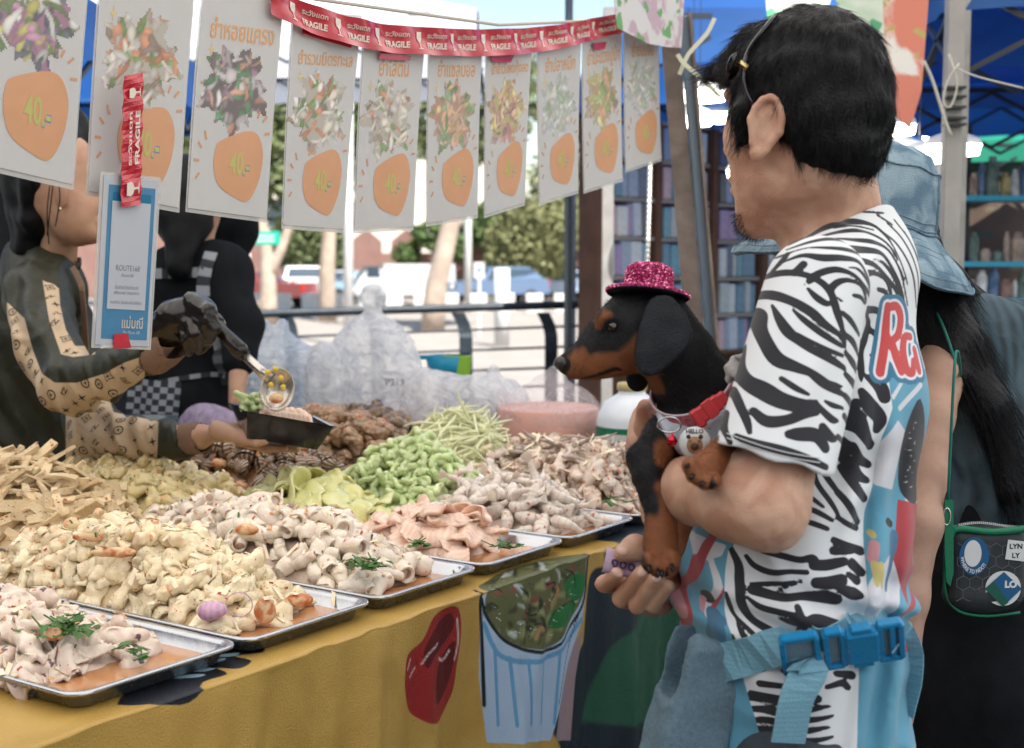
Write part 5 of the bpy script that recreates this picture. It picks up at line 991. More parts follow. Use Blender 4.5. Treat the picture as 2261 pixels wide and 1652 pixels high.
m = MB(); m.lathe([(.0915, -.085), (.0915, -.01)], cb, 36); m.build('label', pm('green label', (.01, .14, .07), (.02, .18, .1), 30, .4, spots=((40, .66, (.6, .62, .6, 1)),)), t, True)
m = MB(); m.box(cb + [-.045, -.0815, -.035], (.028, .002, .010), rotm(0, 0, -.5)); m.build('label_panel', M_white, t)
m = MB(); m.lathe([(0, .098), (.036, .098), (.038, .095), (.038, .08), (0, .08)], cb, 24); m.build('cap', pm('gold cap', (.55, .45, .2), None, rough=.3), t, True)
cc = W(987, 808, 3.9); t = thing('measuring_cup', 'blue and green plastic scoop cup on the bags behind the table', 'cup', cc); m = MB(); m.lathe([(0, -.03), (.052, -.03), (.062, .03), (.058, .03), (.05, -.025), (0, -.025)], cc, 28); m.build('cup', pm('blue plastic', (.01, .22, .36), None, rough=.3), t, True)
m = MB(); m.box(cc + [-.085, 0, .025], (.03, .012, .006), None, .003); m.build('handle', pm('blue plastic b', (.01, .2, .34), None, rough=.3), t); m = MB(); m.lathe([(.036, -.03), (.042, .03), (.036, .031)], cc + [.030, -.008, .0005], 28); m.build('green_sleeve', pm('lime plastic', (.22, .42, .04), None, rough=.3), t)
m = MB(); m.lathe([(0, -.1), (.03, -.1), (.036, .0), (.033, 0), (0, -.01)], cc + [0, 0, -.04], 16); tag(m.build('container', M_film2, None, True), 'clear jar under the blue scoop cup', 'jar')
tv, tf = text2d('P213', .026, .0004); c = W(905, 845, 3.64); mesh_ = mesh('bag_print', np.c_[tv[:, 0] + c[0] - .04, np.full(len(tv), c[1]), tv[:, 1] + c[2]], tf, M_inkg); tag(mesh_, 'grey code printed on the knotted plastic bag', 'lettering')
# dark clutter behind the trays near the vendor
t = thing('dark_backdrop', 'added black backdrop hanging behind the vendor at the left edge', 'tarpaulin', W(-60, 900, 4.0) * [1, 1, 0]); Vt, Ft = grid2d(24, 8); m = MB(); a = W(-420, 600, 3.9); b = W(62, 600, 4.1)  # dark sheet added to fill the bright gap beside the vendor's hair
m.add([(a[0] + (b[0] - a[0]) * s_, a[1] + (b[1] - a[1]) * s_ + .03 * math.sin(s_ * 30), .05 + 2.2 * q_) for s_, q_ in Vt], [tuple(f) for f in Ft]); m.build('cloth', pm('added black backdrop', (.012, .014, .017), None, rough=.7), t, True)
t = thing('cooler_box', 'dark grey cooler box standing behind the arm of the vendor', 'box', W(250, 960, 3.85)); c = W(255, 900, 3.85); m = MB(); m.box((c[0], c[1], (c[2] + .10) / 2), (.16, .12, (c[2] + .10) / 2), None, .015); m.build('box_body', pm('dark grey box', (.03, .032, .045), None, rough=.5), t); m = MB(); m.box((c[0], c[1], c[2] + .118), (.168, .128, .016), None, .006); m.build('lid', pm('violet grey lid', (.10, .09, .13), None, rough=.5), t)

M_dk = pm('dark grey plastic', (.035, .045, .055), (.05, .06, .07), 8, .35)
m = MB(); m.box(T(.55, 1.62, .80), (.75, .22, .02), RT_); m.box(T(.55, 1.62, .39), (.7, .18, .39), RT_); simple('side_bench', 'low dark bench behind the trays next to the vendor', 'bench', m, M_dk)
for x, y, d, r, lab in ((315, 925, 3.25, .085, 'dark bowl rim left of the hand with the box'), (400, 945, 3.3, .10, 'larger dark bowl behind the wrist')):
    c = W(x, y, d); m = MB(); m.lathe([(0, -.07), (r * .6, -.07), (r, 0), (r * 1.03, .002), (r * .96, 0), (r * .55, -.062), (0, -.062)], c, 30); simple('bowl', lab, 'bowl', m, pm('dark teal bowl', (.05, .08, .09), None, rough=.2, coat=.5), True)
bag('small lilac plastic bag beside the dark bowls', [ell(W(460, 935, 3.2), (.075, .05, .045), .02)], plastic_film('lilac film', (.55, .45, .62), .9, 20), 12, .008)
m = MB(); m.box(T(.2, 1.33, .875), (.42, .02, .02), RT_); simple('steel_edge', 'dull steel bar behind the tofu tray', 'bar', m, M_dk)
# =================================================================== PEOPLE AND DOG
from mathutils.bvhtree import BVHTree
def bvh(o):
    m = o.data; return BVHTree.FromPolygons([v.co[:] for v in m.vertices], [tuple(p.vertices) for p in m.polygons])
def hit(b, px, py, off=0.0):
    h = b.ray_cast(Vector(CAM), Vector(ray(px, py)).normalized()); 
    if h[0] is None: return None, None
    n = h[1]; n = -n if n.dot(Vector(ray(px, py))) > 0 else n
    return np.array(h[0] + n * off), np.array(n)
def ortho(V, d0):                               # flat garment coordinates, a plane facing +Y
    q = V - CAM; return np.c_[1130.5 + F * (q @ RT) / d0, 826 - F * (q @ UP) / d0]
def zc(x0, y0, s): return lambda x, y: ((x0 + x / s) / 1.0447, (y0 + y / s) / 1.0447)
Z8 = zc(1650, 500, 2.753); Z7 = zc(1450, 1250, 2.629); Z9 = zc(1900, 950, 2.707); ZD = zc(1250, 580, 3.176); Z6 = zc(1350, 950, 3.304); Z5 = zc(50, 400, 2.36)
def cv(z, L, s): return [[z(p[0], p[1]) + (p[2] / s / 1.0447,) for p in st] for st in L]
def cp(z, L): return [z(*p) for p in L]
def flap(poly, d, th, k=.004, op='u', bul=lambda x, y: 0 * x, rnd_=.002):
    Pm = np.array([((x - 1130.5) / F * d, (826 - y) / F * d) for x, y in poly]); lo2, hi2 = Pm.min(0), Pm.max(0)
    def f(P):
        q = P - CAM; x, y, z = q @ RT, q @ UP, q @ FW; s2 = sd_poly(np.c_[x.ravel(), y.ravel()], Pm).reshape(x.shape)
        a = s2 + rnd_; b = np.abs(z - d - bul((x - lo2[0]) / (hi2[0] - lo2[0]), (y - lo2[1]) / (hi2[1] - lo2[1]))) - th + rnd_
        return np.hypot(np.maximum(a, 0), np.maximum(b, 0)) + np.minimum(np.maximum(a, b), 0) - rnd_
    c = [W((poly_[0]), (poly_[1]), d + s_ * (th + .03)) for poly_ in poly for s_ in (-1, 1)]
    return dict(f=f, lo=np.min(c, 0), hi=np.max(c, 0), k=k, op=op)
SK = dict(rough=.46, bump=.35, bsc=700, contrast=(.42, .58), sss=.22, sssr=(.012, .005, .003))
M_skin = pm('warm skin', (.60, .37, .265), (.50, .27, .185), 22, spots=((420, .73, (.30, .15, .09, 1)),), **SK)
M_skin2 = pm('woman skin', (.42, .26, .19), (.37, .22, .16), 20, **SK); M_skin3 = pm('vendor skin', (.50, .30, .20), (.44, .25, .17), 20, **SK)
M_hair = pm('black hair', (.004, .004, .005), None, rough=.5, bump=.5, bsc=300, spec=.2); M_hairs = pm('black hair strands', (.0035, .0035, .005), None, rough=.3, spec=.2)
def strands(name, base, dirs, L_, par, mat, rad=.00022, seg=5, curl=.006, grav=.0):
    n = len(base); P = np.zeros((n, seg, 3)); d = dirs.copy(); p = base.copy()
    for i in range(seg):
        P[:, i] = p; p = p + d * (L_ / (seg - 1))[:, None]; d = d + rng.normal(size=d.shape) * curl * 10 + np.array([0, 0, -grav]); d /= np.linalg.norm(d, axis=1)[:, None]
    h = bpy.data.hair_curves.new(name); h.add_curves([seg] * n); h.position_data.foreach_set('vector', P.reshape(-1).astype(np.float32))
    r = h.attributes.get('radius') or h.attributes.new('radius', 'FLOAT', 'POINT'); rr_ = np.tile(rad * np.linspace(1, .25, seg), n).astype(np.float32); r.data.foreach_set('value', rr_)
    h.materials.append(mat); o = link(bpy.data.objects.new(name, h), par); return o
# ------------------------------------------------------------------ THE MAN
man = thing('person', 'man in zebra-striped T-shirt with short black hair, seen from behind, holding the dog', 'person', W(1790, 900, 1.6) * [1, 1, 0])
Hc = W(1772, 250, 1.55); al = math.radians(44); hf_ = np.array([-math.sin(al), math.cos(al), 0]); hl = np.array([-math.cos(al), -math.sin(al), 0]); RH = np.stack([hf_, hl, [0, 0, 1]], 1)
def H(a, b, z): return Hc + hf_ * a + hl * b + np.array([0, 0, z])
head = [ell(H(-.008, 0, .015), (.092, .072, .092), .01, R=RH), ell(H(.030, 0, -.035), (.056, .058, .075), .03, R=RH), ell(H(.030, 0, -.085), (.050, .048, .050), .03, R=RH), ell(H(.002, .040, -.075), (.030, .018, .030), .02, R=RH), ell(H(.002, -.040, -.075), (.030, .018, .030), .02, R=RH),
        ell(H(.060, 0, -.122), (.024, .026, .020), .02, R=RH), ell(H(.052, .036, -.025), (.026, .022, .026), .015, R=RH), ell(H(.052, -.036, -.025), (.026, .022, .026), .015, R=RH), ell(H(.072, .02, .025), (.018, .028, .010), .01, R=RH), ell(H(.072, -.02, .025), (.018, .028, .010), .01, R=RH),
        cone(H(.084, 0, .01), H(.097, 0, -.035), .008, .011, .01), ell(H(.083, 0, -.072), (.012, .022, .007), .006, R=RH), ell(H(.081, 0, -.086), (.012, .020, .008), .005, R=RH),
        cone(H(-.030, 0, -.05), W(1832, 450, 1.575), .053, .053, .025), cone(W(1832, 450, 1.575), W(1842, 600, 1.58), .053, .058, .02)]
for s_ in (-1, 1):                             # ears
    en = nz(hl * s_ - hf_ * .45); ez = nz(np.array([0, 0, 1.]) - hf_ * .25); ez = nz(ez - en * np.dot(ez, en)); ex = np.cross(ez, en); RE = np.stack([ex, en, ez], 1); ec_ = H(-.006, .079 * s_, -.020)
    rim = [ec_ + ex * .0175 * math.cos(a) * (1 if math.sin(a) > -.3 else .75) + ez * .031 * math.sin(a) + en * .003 for a in np.linspace(-1.9, 3.9, 14)]
    rim2 = [ec_ + (-ex if False else ex) * .0 for _ in ()]
    head += [ell(ec_ - en * .002, (.0175, .0055, .030), .004, R=RE)] + chain(rim, [.0042] * 13 + [.0045], .002) + [ell(ec_ + en * .0065 + ez * .001 + ex * .002, (.0085, .0055, .018), .002, 's', R=RE), ell(ec_ - ez * .031 + en * .001 + hf_ * .003, (.009, .006, .010), .006, R=RE)]
shl, elb = W(1800, 655, 1.42), W(1692, 1118, 1.36)
arm = [cone(shl, elb, .043, .0395, .02), cone(elb, W(1712, 1168, 1.362), .030, .014, .02), *pchain([(1692, 1122, 1.36, 86), (1625, 1100, 1.39, 88), (1535, 1080, 1.48, 70), (1485, 1045, 1.58, 50), (1470, 1000, 1.62, 40)], .02), *pchain([(1470, 1000, 1.62, 34), (1430, 940, 1.64, 26), (1425, 900, 1.62, 20)], .012)]
arm2 = [*pchain([(1850, 640, 1.78, 62), (1720, 850, 1.84, 56), (1455, 945, 1.76, 60), (1440, 990, 1.74, 52), (1470, 1130, 1.68, 46), (1492, 1222, 1.60, 36)], .02), *pchain([(1494, 1225, 1.60, 36), (1478, 1285, 1.592, 40)], .010, FW, .6),
        *pchain([(1478, 1240, 1.57, 34), (1440, 1222, 1.55, 30), (1402, 1208, 1.535, 25), (1372, 1222, 1.53, 20)], .008),
        *pchain([(1468, 1275, 1.61, 20), (1400, 1292, 1.61, 20), (1334, 1290, 1.575, 21), (1362, 1268, 1.535, 16)], .0012), *pchain([(1475, 1295, 1.60, 20), (1415, 1326, 1.60, 20), (1370, 1322, 1.56, 20.5), (1417, 1266, 1.518, 16)], .0012),
        *pchain([(1480, 1305, 1.59, 20), (1440, 1340, 1.58, 20), (1408, 1337, 1.545, 19.5), (1452, 1276, 1.505, 15.5)], .0012), *pchain([(1488, 1305, 1.57, 20), (1462, 1342, 1.56, 18), (1444, 1338, 1.535, 17.5), (1476, 1294, 1.503, 14)], .0012)]
torso_in = [cone(W(1862, 640, 1.58), W(1835, 900, 1.56), .066, .080, .03, n=FW, s=1.3), cone(W(1835, 900, 1.56), W(1760, 1250, 1.55), .080, .105, .03, n=FW, s=1.25), cone(W(1760, 1250, 1.55), W(1755, 1560, 1.55), .105, .108, .03, n=FW, s=1.25), cone(W(1850, 580, 1.58), shl, .04, .045, .03), cone(W(1850, 580, 1.60), W(1850, 650, 1.78), .045, .05, .03)]
body = sdf('body', head + arm + arm2 + torso_in, .0024, M_skin, man, lambda P: .0005 * sn(P, 200, 1) + .0012 * sn(P, 40, 6), relax=1)
# nails
M_nail = pm('finger nail', (.66, .42, .34), None, rough=.25, coat=.3)
bb = bvh(body)
for px, py, r, rz in ((1364, 1264, 11, .5), (1418, 1262, 12, -.8), (1451, 1274, 10, -.8), (1374, 1216, 9, .3)):
    p, n = hit(bb, px, py, -.001)
    if p is not None:
        m = MB(); R = frame(n, [math.cos(rz), 0, -math.sin(rz)]); m.lathe([(0, .0022), (.004, .0019), (.0062, .0006), (.0064, -.001)], p, 14, (1.15, .85), R); m.build('finger_nail', M_nail, man, True)
# shirt
zs = [[(410, 345, 12), (520, 325, 18), (640, 345, 16), (740, 400, 18), (800, 480, 20), (830, 600, 22), (870, 740, 12), (885, 830, 5)], [(320, 480, 14), (420, 470, 26), (540, 520, 24), (660, 600, 26), (740, 680, 22), (830, 740, 14), (880, 800, 10)], [(430, 545, 6), (460, 640, 22), (500, 720, 30), (560, 780, 24), (640, 840, 22), (760, 900, 22), (870, 960, 14)], [(545, 580, 6), (610, 650, 16), (720, 740, 18), (840, 810, 12), (880, 820, 8)], [(650, 440, 8), (700, 500, 18), (760, 540, 16), (790, 530, 6)],
      [(255, 610, 14), (320, 570, 20), (370, 600, 22), (350, 700, 30), (370, 800, 36), (420, 900, 40), (520, 950, 30), (640, 1000, 20), (780, 1080, 14), (860, 1130, 8)], [(250, 800, 20), (215, 950, 25), (240, 1050, 40), (330, 1110, 50), (430, 1170, 44), (560, 1200, 34), (650, 1180, 14)], [(590, 990, 6), (680, 1060, 12), (760, 1100, 12), (860, 1140, 8)], [(440, 1030, 14), (520, 1090, 16), (600, 1130, 8)], [(165, 1100, 16), (185, 1200, 22), (215, 1300, 20), (225, 1370, 12)], [(260, 1240, 22), (330, 1300, 30), (450, 1290, 26), (560, 1250, 28), (650, 1240, 20)], [(110, 1250, 14), (90, 1350, 14), (110, 1440, 12)],
      [(450, 1380, 20), (520, 1380, 34), (640, 1390, 36), (700, 1470, 26)], [(150, 1400, 16), (240, 1440, 24), (400, 1480, 26), (560, 1530, 22), (700, 1590, 16)], [(50, 1400, 10), (35, 1450, 12)], [(660, 1200, 16), (700, 1240, 18), (760, 1290, 20), (800, 1300, 10)], [(690, 1340, 24), (740, 1400, 26), (780, 1420, 12)], [(710, 1170, 6), (770, 1200, 14), (850, 1220, 8)], [(560, 740, 8), (640, 790, 10), (740, 840, 12), (860, 880, 10)], [(370, 480, 4), (440, 500, 8)], [(870, 600, 12), (930, 650, 16), (1010, 740, 10)], [(880, 740, 14), (950, 790, 18), (1010, 880, 10)], [(885, 860, 12), (950, 930, 20), (1000, 1000, 10)], [(880, 1000, 14), (960, 1070, 22)], [(870, 1140, 16), (960, 1220, 22)], [(860, 1270, 16), (940, 1350, 18)], [(800, 1400, 14), (900, 1470, 18)], [(700, 1040, 5), (780, 1060, 10), (850, 1080, 5)], [(120, 1130, 8), (60, 1300, 10), (20, 1440, 8)]]
zt = [[(620, 110, 10), (740, 50, 18), (900, 10, 22), (1040, 30, 12), (1120, 90, 8)], [(600, 150, 5), (760, 100, 10), (900, 80, 14), (1020, 100, 10), (1120, 160, 8), (1180, 260, 8)], [(540, 200, 8), (700, 150, 5), (860, 150, 12), (1000, 160, 16), (1100, 190, 10), (1160, 270, 8), (1230, 400, 8)], [(560, 240, 5), (680, 200, 14), (800, 220, 26), (940, 220, 22), (1060, 240, 14), (1130, 330, 12), (1200, 450, 12), (1250, 600, 10)], [(620, 320, 24), (680, 260, 24)], [(700, 380, 20), (760, 330, 24), (880, 300, 22), (1000, 330, 14), (1090, 400, 14), (1170, 480, 16), (1230, 600, 10)],
      [(830, 440, 24), (880, 390, 24), (960, 370, 16), (1060, 400, 12), (1110, 480, 14), (1110, 520, 8)], [(1000, 470, 14), (1060, 480, 16), (1100, 520, 10)], [(970, 280, 4), (1060, 300, 12), (1150, 400, 12), (1220, 520, 10)], [(500, 300, 8), (560, 230, 14), (600, 180, 12)], [(910, 600, 22), (1000, 600, 20), (1040, 640, 12)], [(860, 520, 14), (900, 620, 12), (940, 680, 20), (920, 780, 24), (890, 860, 20), (880, 980, 22), (870, 1040, 10)], [(960, 720, 16), (1010, 760, 20), (1000, 830, 14)], [(1010, 680, 10), (1040, 700, 10)], [(960, 880, 12), (1000, 950, 14)], [(920, 1020, 20), (1000, 1080, 44), (1020, 1140, 40)], [(870, 1110, 26), (920, 1200, 50), (980, 1270, 44), (960, 1340, 26)], [(790, 1300, 20), (850, 1360, 30), (900, 1420, 24), (940, 1430, 14)],
      [(800, 1440, 24), (850, 1520, 30), (920, 1560, 24)], [(740, 1500, 30), (800, 1580, 26), (840, 1640, 16)], [(830, 1180, 30), (800, 1280, 24)], [(1060, 40, 6), (1140, 130, 7), (1190, 240, 6), (1260, 420, 7)], [(1120, 90, 8), (1200, 160, 8), (1300, 330, 9), (1380, 560, 9)], [(1160, 10, 7), (1260, 120, 8), (1360, 330, 8), (1430, 600, 8)], [(1230, -20, 7), (1340, 140, 8), (1440, 400, 9)], [(1100, -40, 8), (1200, 20, 8)], [(1300, 60, 6), (1400, 240, 8)], [(1000, -60, 8), (1150, -60, 8)], [(1150, 250, 5), (1210, 380, 7), (1270, 560, 6)], [(780, 60, 5), (920, 45, 7), (1050, 70, 5)]]
zb = [[(600, 20, 14), (640, 120, 22), (640, 220, 26), (640, 320, 24), (700, 420, 20), (800, 480, 22), (880, 530, 22), (940, 540, 18)], [(560, 280, 10), (590, 360, 12), (620, 420, 10), (700, 500, 14), (780, 580, 14)], [(680, 60, 12), (720, 110, 16), (800, 140, 18), (900, 130, 14), (1000, 130, 14)], [(700, 250, 24), (760, 260, 26), (860, 280, 22), (960, 270, 22), (1040, 270, 30), (1150, 280, 34), (1170, 290, 20)], [(670, 290, 8), (740, 340, 18), (840, 360, 18), (940, 370, 14)], [(700, 220, 10), (800, 210, 14), (900, 195, 12), (965, 175, 6)], [(840, 250, 6), (900, 210, 10), (970, 190, 6)], [(760, 20, 14), (860, 40, 18), (960, 60, 18), (1040, 50, 20), (1080, 110, 8)],
      [(840, 395, 8), (900, 410, 20), (960, 410, 26), (1040, 400, 36), (1150, 430, 36), (1270, 450, 24)], [(1050, 190, 30), (1120, 190, 34), (1200, 170, 30)], [(1040, 90, 28), (1120, 90, 30), (1220, 70, 24)], [(1160, 10, 24), (1280, 10, 20)], [(1190, 220, 26), (1260, 250, 34), (1300, 260, 20)], [(1240, 140, 14), (1290, 180, 24)], [(1000, 500, 30), (1080, 490, 24)], [(580, 520, 14), (630, 620, 14)], [(940, 330, 20), (960, 450, 24), (930, 540, 14)], [(740, 790, 20), (860, 790, 16)], [(1100, 780, 14), (1190, 760, 20), (1230, 790, 18)], [(1150, 700, 16), (1250, 720, 24)], [(860, 700, 14), (960, 690, 20), (1040, 720, 16)], [(680, 720, 16), (760, 700, 14)], [(700, 860, 20), (850, 870, 22)], [(900, 900, 18), (1050, 850, 24)], [(620, 420, 6), (640, 500, 16), (700, 580, 18), (760, 610, 10)]]
zm = [[(0, 10, 30), (60, 60, 30), (120, 90, 26)], [(140, 30, 50), (180, 120, 40), (230, 200, 26)], [(0, 140, 36), (70, 200, 36), (100, 230, 24)], [(110, 300, 30), (160, 380, 30), (210, 410, 20)], [(60, 330, 24), (130, 450, 30), (190, 520, 24)], [(20, 480, 20), (90, 580, 22), (150, 660, 20)], [(0, 620, 14), (60, 660, 16), (140, 700, 16)], [(-20, 760, 20), (60, 790, 18), (150, 830, 26)], [(90, 900, 30), (140, 950, 26)], [(-60, 340, 16), (-10, 420, 18), (30, 500, 14)], [(-120, 300, 14), (-90, 420, 16), (-40, 520, 16), (0, 600, 12)], [(-200, 560, 12), (-120, 590, 16), (-30, 640, 12)], [(-220, 640, 12), (-140, 660, 16), (-60, 690, 14)], [(-260, 500, 12), (-160, 500, 16), (-80, 560, 10)]]
sleeve_st = [[(x, y, w_ * 1.22 + .6) for x, y, w_ in st] for st in cv(Z8, zs, 2.753)]; torso_st = cv(Z8, zt, 2.753) + cv(Z7, zb, 2.629) + cv(Z9, zm, 2.707); torso_st = [[(x, y, w_ * 1.08) for x, y, w_ in st] for st in torso_st + cv(Z8, zs[:3], 2.753) + cv(Z7, [[(620 + 30 * (i % 3), 900 + 62 * i, 12), (800, 880 + 62 * i, 22), (960, 920 + 62 * i, 20), (1120 + 20 * (i % 2), 890 + 62 * i, 10)] for i in range(8)], 2.629)]
panel = [(1948, 815), (1950, 900), (1925, 960), (1908, 1050), (1890, 1120), (1880, 1200), (1874, 1340), (1858, 1440), (1850, 1700), (2200, 1700), (2200, 815)]
def lstrk(L): return [[(x, y, w) for x, y, w in st] for st in L]
Lt = [[(1958, 676, 9), (1950, 750, 11), (1930, 822, 11)], [(1958, 680, 9), (1984, 676, 10), (1996, 700, 10), (1986, 738, 9), (1962, 756, 8)], [(1966, 752, 9), (1975, 790, 11), (1984, 820, 10)], [(2024, 742, 9), (2006, 744, 9), (1996, 775, 10), (2000, 816, 11), (2018, 822, 9), (2024, 796, 7)], [(2034, 770, 8), (2040, 820, 8)]]
def shirt_at(d0, st, tor):
    def f(V):
        X = ortho(V, d0); far = ((V - CAM) @ FW) > 1.62; X = X.copy()
        z = sd_strokes(X, st); o = {'zebra': z}
        ld = sd_strokes(X, Lt); P = sd_poly(X, panel); fr = sd_poly(X, [(1400, 1100), (1640, 1100), (1612, 1200), (1603, 1207), (1590, 1291), (1594, 1364), (1614, 1437), (1650, 1560), (1690, 1700), (1300, 1700)])
        if not tor: ld = ld * 0 + 50; P = P * 0 + 50; fr = fr * 0 + 50
        o['panel'] = np.minimum(P, fr); o['let3'] = ld - 17; o['let2'] = ld - 6; o['let1'] = ld
        wh = np.minimum.reduce([sd_poly(X, [(1915, 980), (1962, 925), (1988, 950), (1958, 1078), (1903, 1062)]), sd_poly(X, smooth_poly([(1872, 1290), (1900, 1240), (1940, 1215), (1972, 1200), (1985, 1250), (1960, 1320), (1935, 1350), (1872, 1350)])), sd_strokes(X, [[(1950, 880, 5), (1990, 835, 4)], [(1970, 900, 6), (2040, 850, 6)]]), sd_poly(X, [(1545, 1190), (1600, 1200), (1590, 1225), (1545, 1250)]), sd_strokes(X, [[(1570, 1235, 5), (1578, 1290, 9), (1562, 1350, 10)], [(1560, 1440, 8), (1600, 1475, 10)]]), sd_poly(X, [(1996, 1108), (2040, 1120), (2040, 1090), (1985, 1075)])])
        rd = np.minimum.reduce([sd_poly(X, [(1975, 1100), (2060, 1120), (2040, 1260), (1990, 1330), (1950, 1220)]), sd_strokes(X, [[(1580, 1180, 6), (1545, 1260, 8), (1525, 1330, 6), (1530, 1400, 8), (1560, 1480, 8)], [(1590, 1290, 3), (1560, 1370, 5)], [(1975, 1345, 6), (2020, 1330, 8), (2050, 1290, 8)], [(1985, 1420, 8), (2020, 1440, 12), (2040, 1500, 12)]])])
        dk = np.minimum(sd_poly(X, smooth_poly([(1985, 955), (2035, 880), (2060, 1000), (2040, 1110), (1990, 1095), (1975, 1040)])), sd_strokes(X, [[(1560, 1312, 9), (1566, 1322, 9)], [(1940, 1058 + 85, 8), (1948, 1150, 8)]]))
        bl = sd_strokes(X, [[(1570, 1350, 14), (1572, 1385, 17), (1580, 1410, 13)], [(1575, 1350, 7), (1600, 1365, 6)], [(1955, 1175, 12), (1950, 1205, 11)], [(1948, 1215, 7), (1935, 1290, 5)]])
        pk = sd_strokes(X, [[(1556, 1325, 6), (1550, 1345, 4)], [(1578, 1425, 7), (1592, 1455, 5)], [(1900, 1190, 11), (1893, 1215, 11)], [(1518, 1220, 10), (1508, 1300, 12), (1515, 1380, 10)]]); ye = sd_strokes(X, [[(1897, 1165, 7), (1900, 1170, 7)], [(1895, 1228, 8), (1898, 1268, 6)], [(1908, 1228, 7), (1912, 1275, 5)]])
        sc_ = np.minimum(sd_strokes(X, [[(1995 + rng.uniform(-12, 30), 930 + i * 12, 1.5), (1995 + rng.uniform(0, 45), 935 + i * 12, 1.5)] for i in range(13)]), 99); sc_ = np.maximum(sc_, dk + 3)
        for k, v in (('p_white', wh), ('p_red', rd), ('p_dark', dk), ('p_blue', bl), ('p_pink', pk), ('p_yel', ye), ('p_scr', sc_)): o[k] = np.maximum(v, o['panel'] + .5)
        return o
    return f
M_shirt = pm('zebra print jersey', (.70, .72, .74), None, rough=.75, bump=.15, bsc=1800, sheen=.2, layers=[('zebra', (.020, .020, .026)), ('panel', (.10, .30, .42)), ('p_white', (.58, .58, .62)), ('p_red', (.36, .05, .06)), ('p_dark', (.02, .02, .025)), ('p_scr', (.4, .36, .38)), ('p_blue', (.06, .16, .26)), ('p_pink', (.52, .25, .28)), ('p_yel', (.5, .42, .16)), ('let3', (.04, .16, .27)), ('let2', (.66, .66, .70)), ('let1', (.50, .06, .06))])
def folds(P):                                  # cloth creases: long soft vertical folds on the back and side, diagonal ones at the armhole and waist
    X = ortho(P, 1.47); x, y = X[:, 0], X[:, 1]
    f = .0070 * np.sin((x - 1900 + (y - 900) * .16) / 13.) * np.clip((y - 780) / 250, 0, 1) * np.exp(-((x - 1915) / 75.) ** 2)
    f = f + .0085 * np.sin((x * .55 + y * .8) / 24. + 1.5 * np.sin(y / 80.)) * np.exp(-((x - 1830) / 110.) ** 2 - ((y - 1130) / 150.) ** 2)
    f = f + .0075 * np.sin((y - .35 * x) / 15.) * np.exp(-((y - 1350) / 70.) ** 2) + .004 * sn(P, 28, 5) - .0035 * np.maximum(0, 1 - np.abs(sn(P, 16, 8)) * 5)
    return f
sa = nz(elb - shl); colc = W(1842, 500, 1.575)
tor = [cone(W(1862, 640, 1.58), W(1838, 900, 1.56), .078, .093, .03, n=FW, s=1.30), cone(W(1838, 900, 1.56), W(1764, 1220, 1.55), .093, .117, .03, n=FW, s=1.22), cone(W(1764, 1220, 1.55), W(1744, 1360, 1.55), .117, .121, .03, n=FW, s=1.22), cone(W(1744, 1360, 1.55), W(1760, 1630, 1.55), .121, .124, .03, n=FW, s=1.22),
       cone(W(1868, 545, 1.57), shl + sa * .015, .050, .050, .03), cone(W(1868, 560, 1.60), W(1850, 655, 1.79), .052, .058, .035), cone(W(1858, 620, 1.58), W(1846, 480, 1.575), .080, .0635, .03)]
coln = nz(np.array([-.46, .30, .86]))
tor += [dict(rbox(W(1838, 520, 1.575) + coln * .15, (.3, .3, .15), .002, .006, R=frame(coln)), op='s'), dict(cone(W(1832, 450, 1.575), W(1842, 560, 1.578), .0555, .0585, .003), op='s'), dict(rbox(W(1750, 1640, 1.55) - [0, 0, .2], (.4, .4, .18), .002, .006), op='s')]
shirt = sdf('shirt', tor, .0032, M_shirt, man, folds, shirt_at(1.47, torso_st, True))
# far sleeve and near sleeve
hn = nz(np.array([-.26, -.05, -.965])); hp = W(1712, 1012, 1.37)
sl_a = shl - sa * .01; sl_b = W(1708, 1030, 1.365)
def sfold(P): X = ortho(P, 1.33); return .0022 * np.sin((X[:, 0] * .9 + X[:, 1] * .5) / 22. + sn(P, 12, 2)) * np.clip((X[:, 1] - 640) / 200, 0, 1) + .0012 * sn(P, 30, 8)
sleeve = sdf('sleeve', [cone(sl_a, sl_b, .0545, .0600, .01, n=hn * 0 + np.array([0, 1., 0]), s=.95), dict(cone(sl_a + sa * .15, sl_b + sa * .10, .046, .0535, .006, n=np.array([0, 1., 0]), s=.93), op='s'), dict(rbox(hp + hn * .16, (.3, .3, .16), .001, .003, R=frame(hn)), op='s')], .0028, M_shirt, man, sfold, shirt_at(1.325, sleeve_st + [[(x - 14, y + 4, w_) for x, y, w_ in st] for st in cv(Z8, zt[:10], 2.753)], False))
sdf('sleeve', [cone(W(1850, 655, 1.79), W(1745, 800, 1.84), .058, .058, .01)], .005, M_shirt, man, None, shirt_at(1.7, torso_st, False))
# stitched hem line
M_thread = pm('white thread', (.6, .6, .62), None)
sb = bvh(sleeve); 
for dy in (24, 34):
    pts = [hit(sb, x, 985 - dy + (x - 1590) * .265 + 10 * math.sin((x - 1590) / 240 * math.pi), .0007)[0] for x in range(1606, 1822, 12)]; pts = [p for p in pts if p is not None]
    m = MB(); m.tube(pts, .0006, 4); m.build('hem_stitching', M_thread, man)
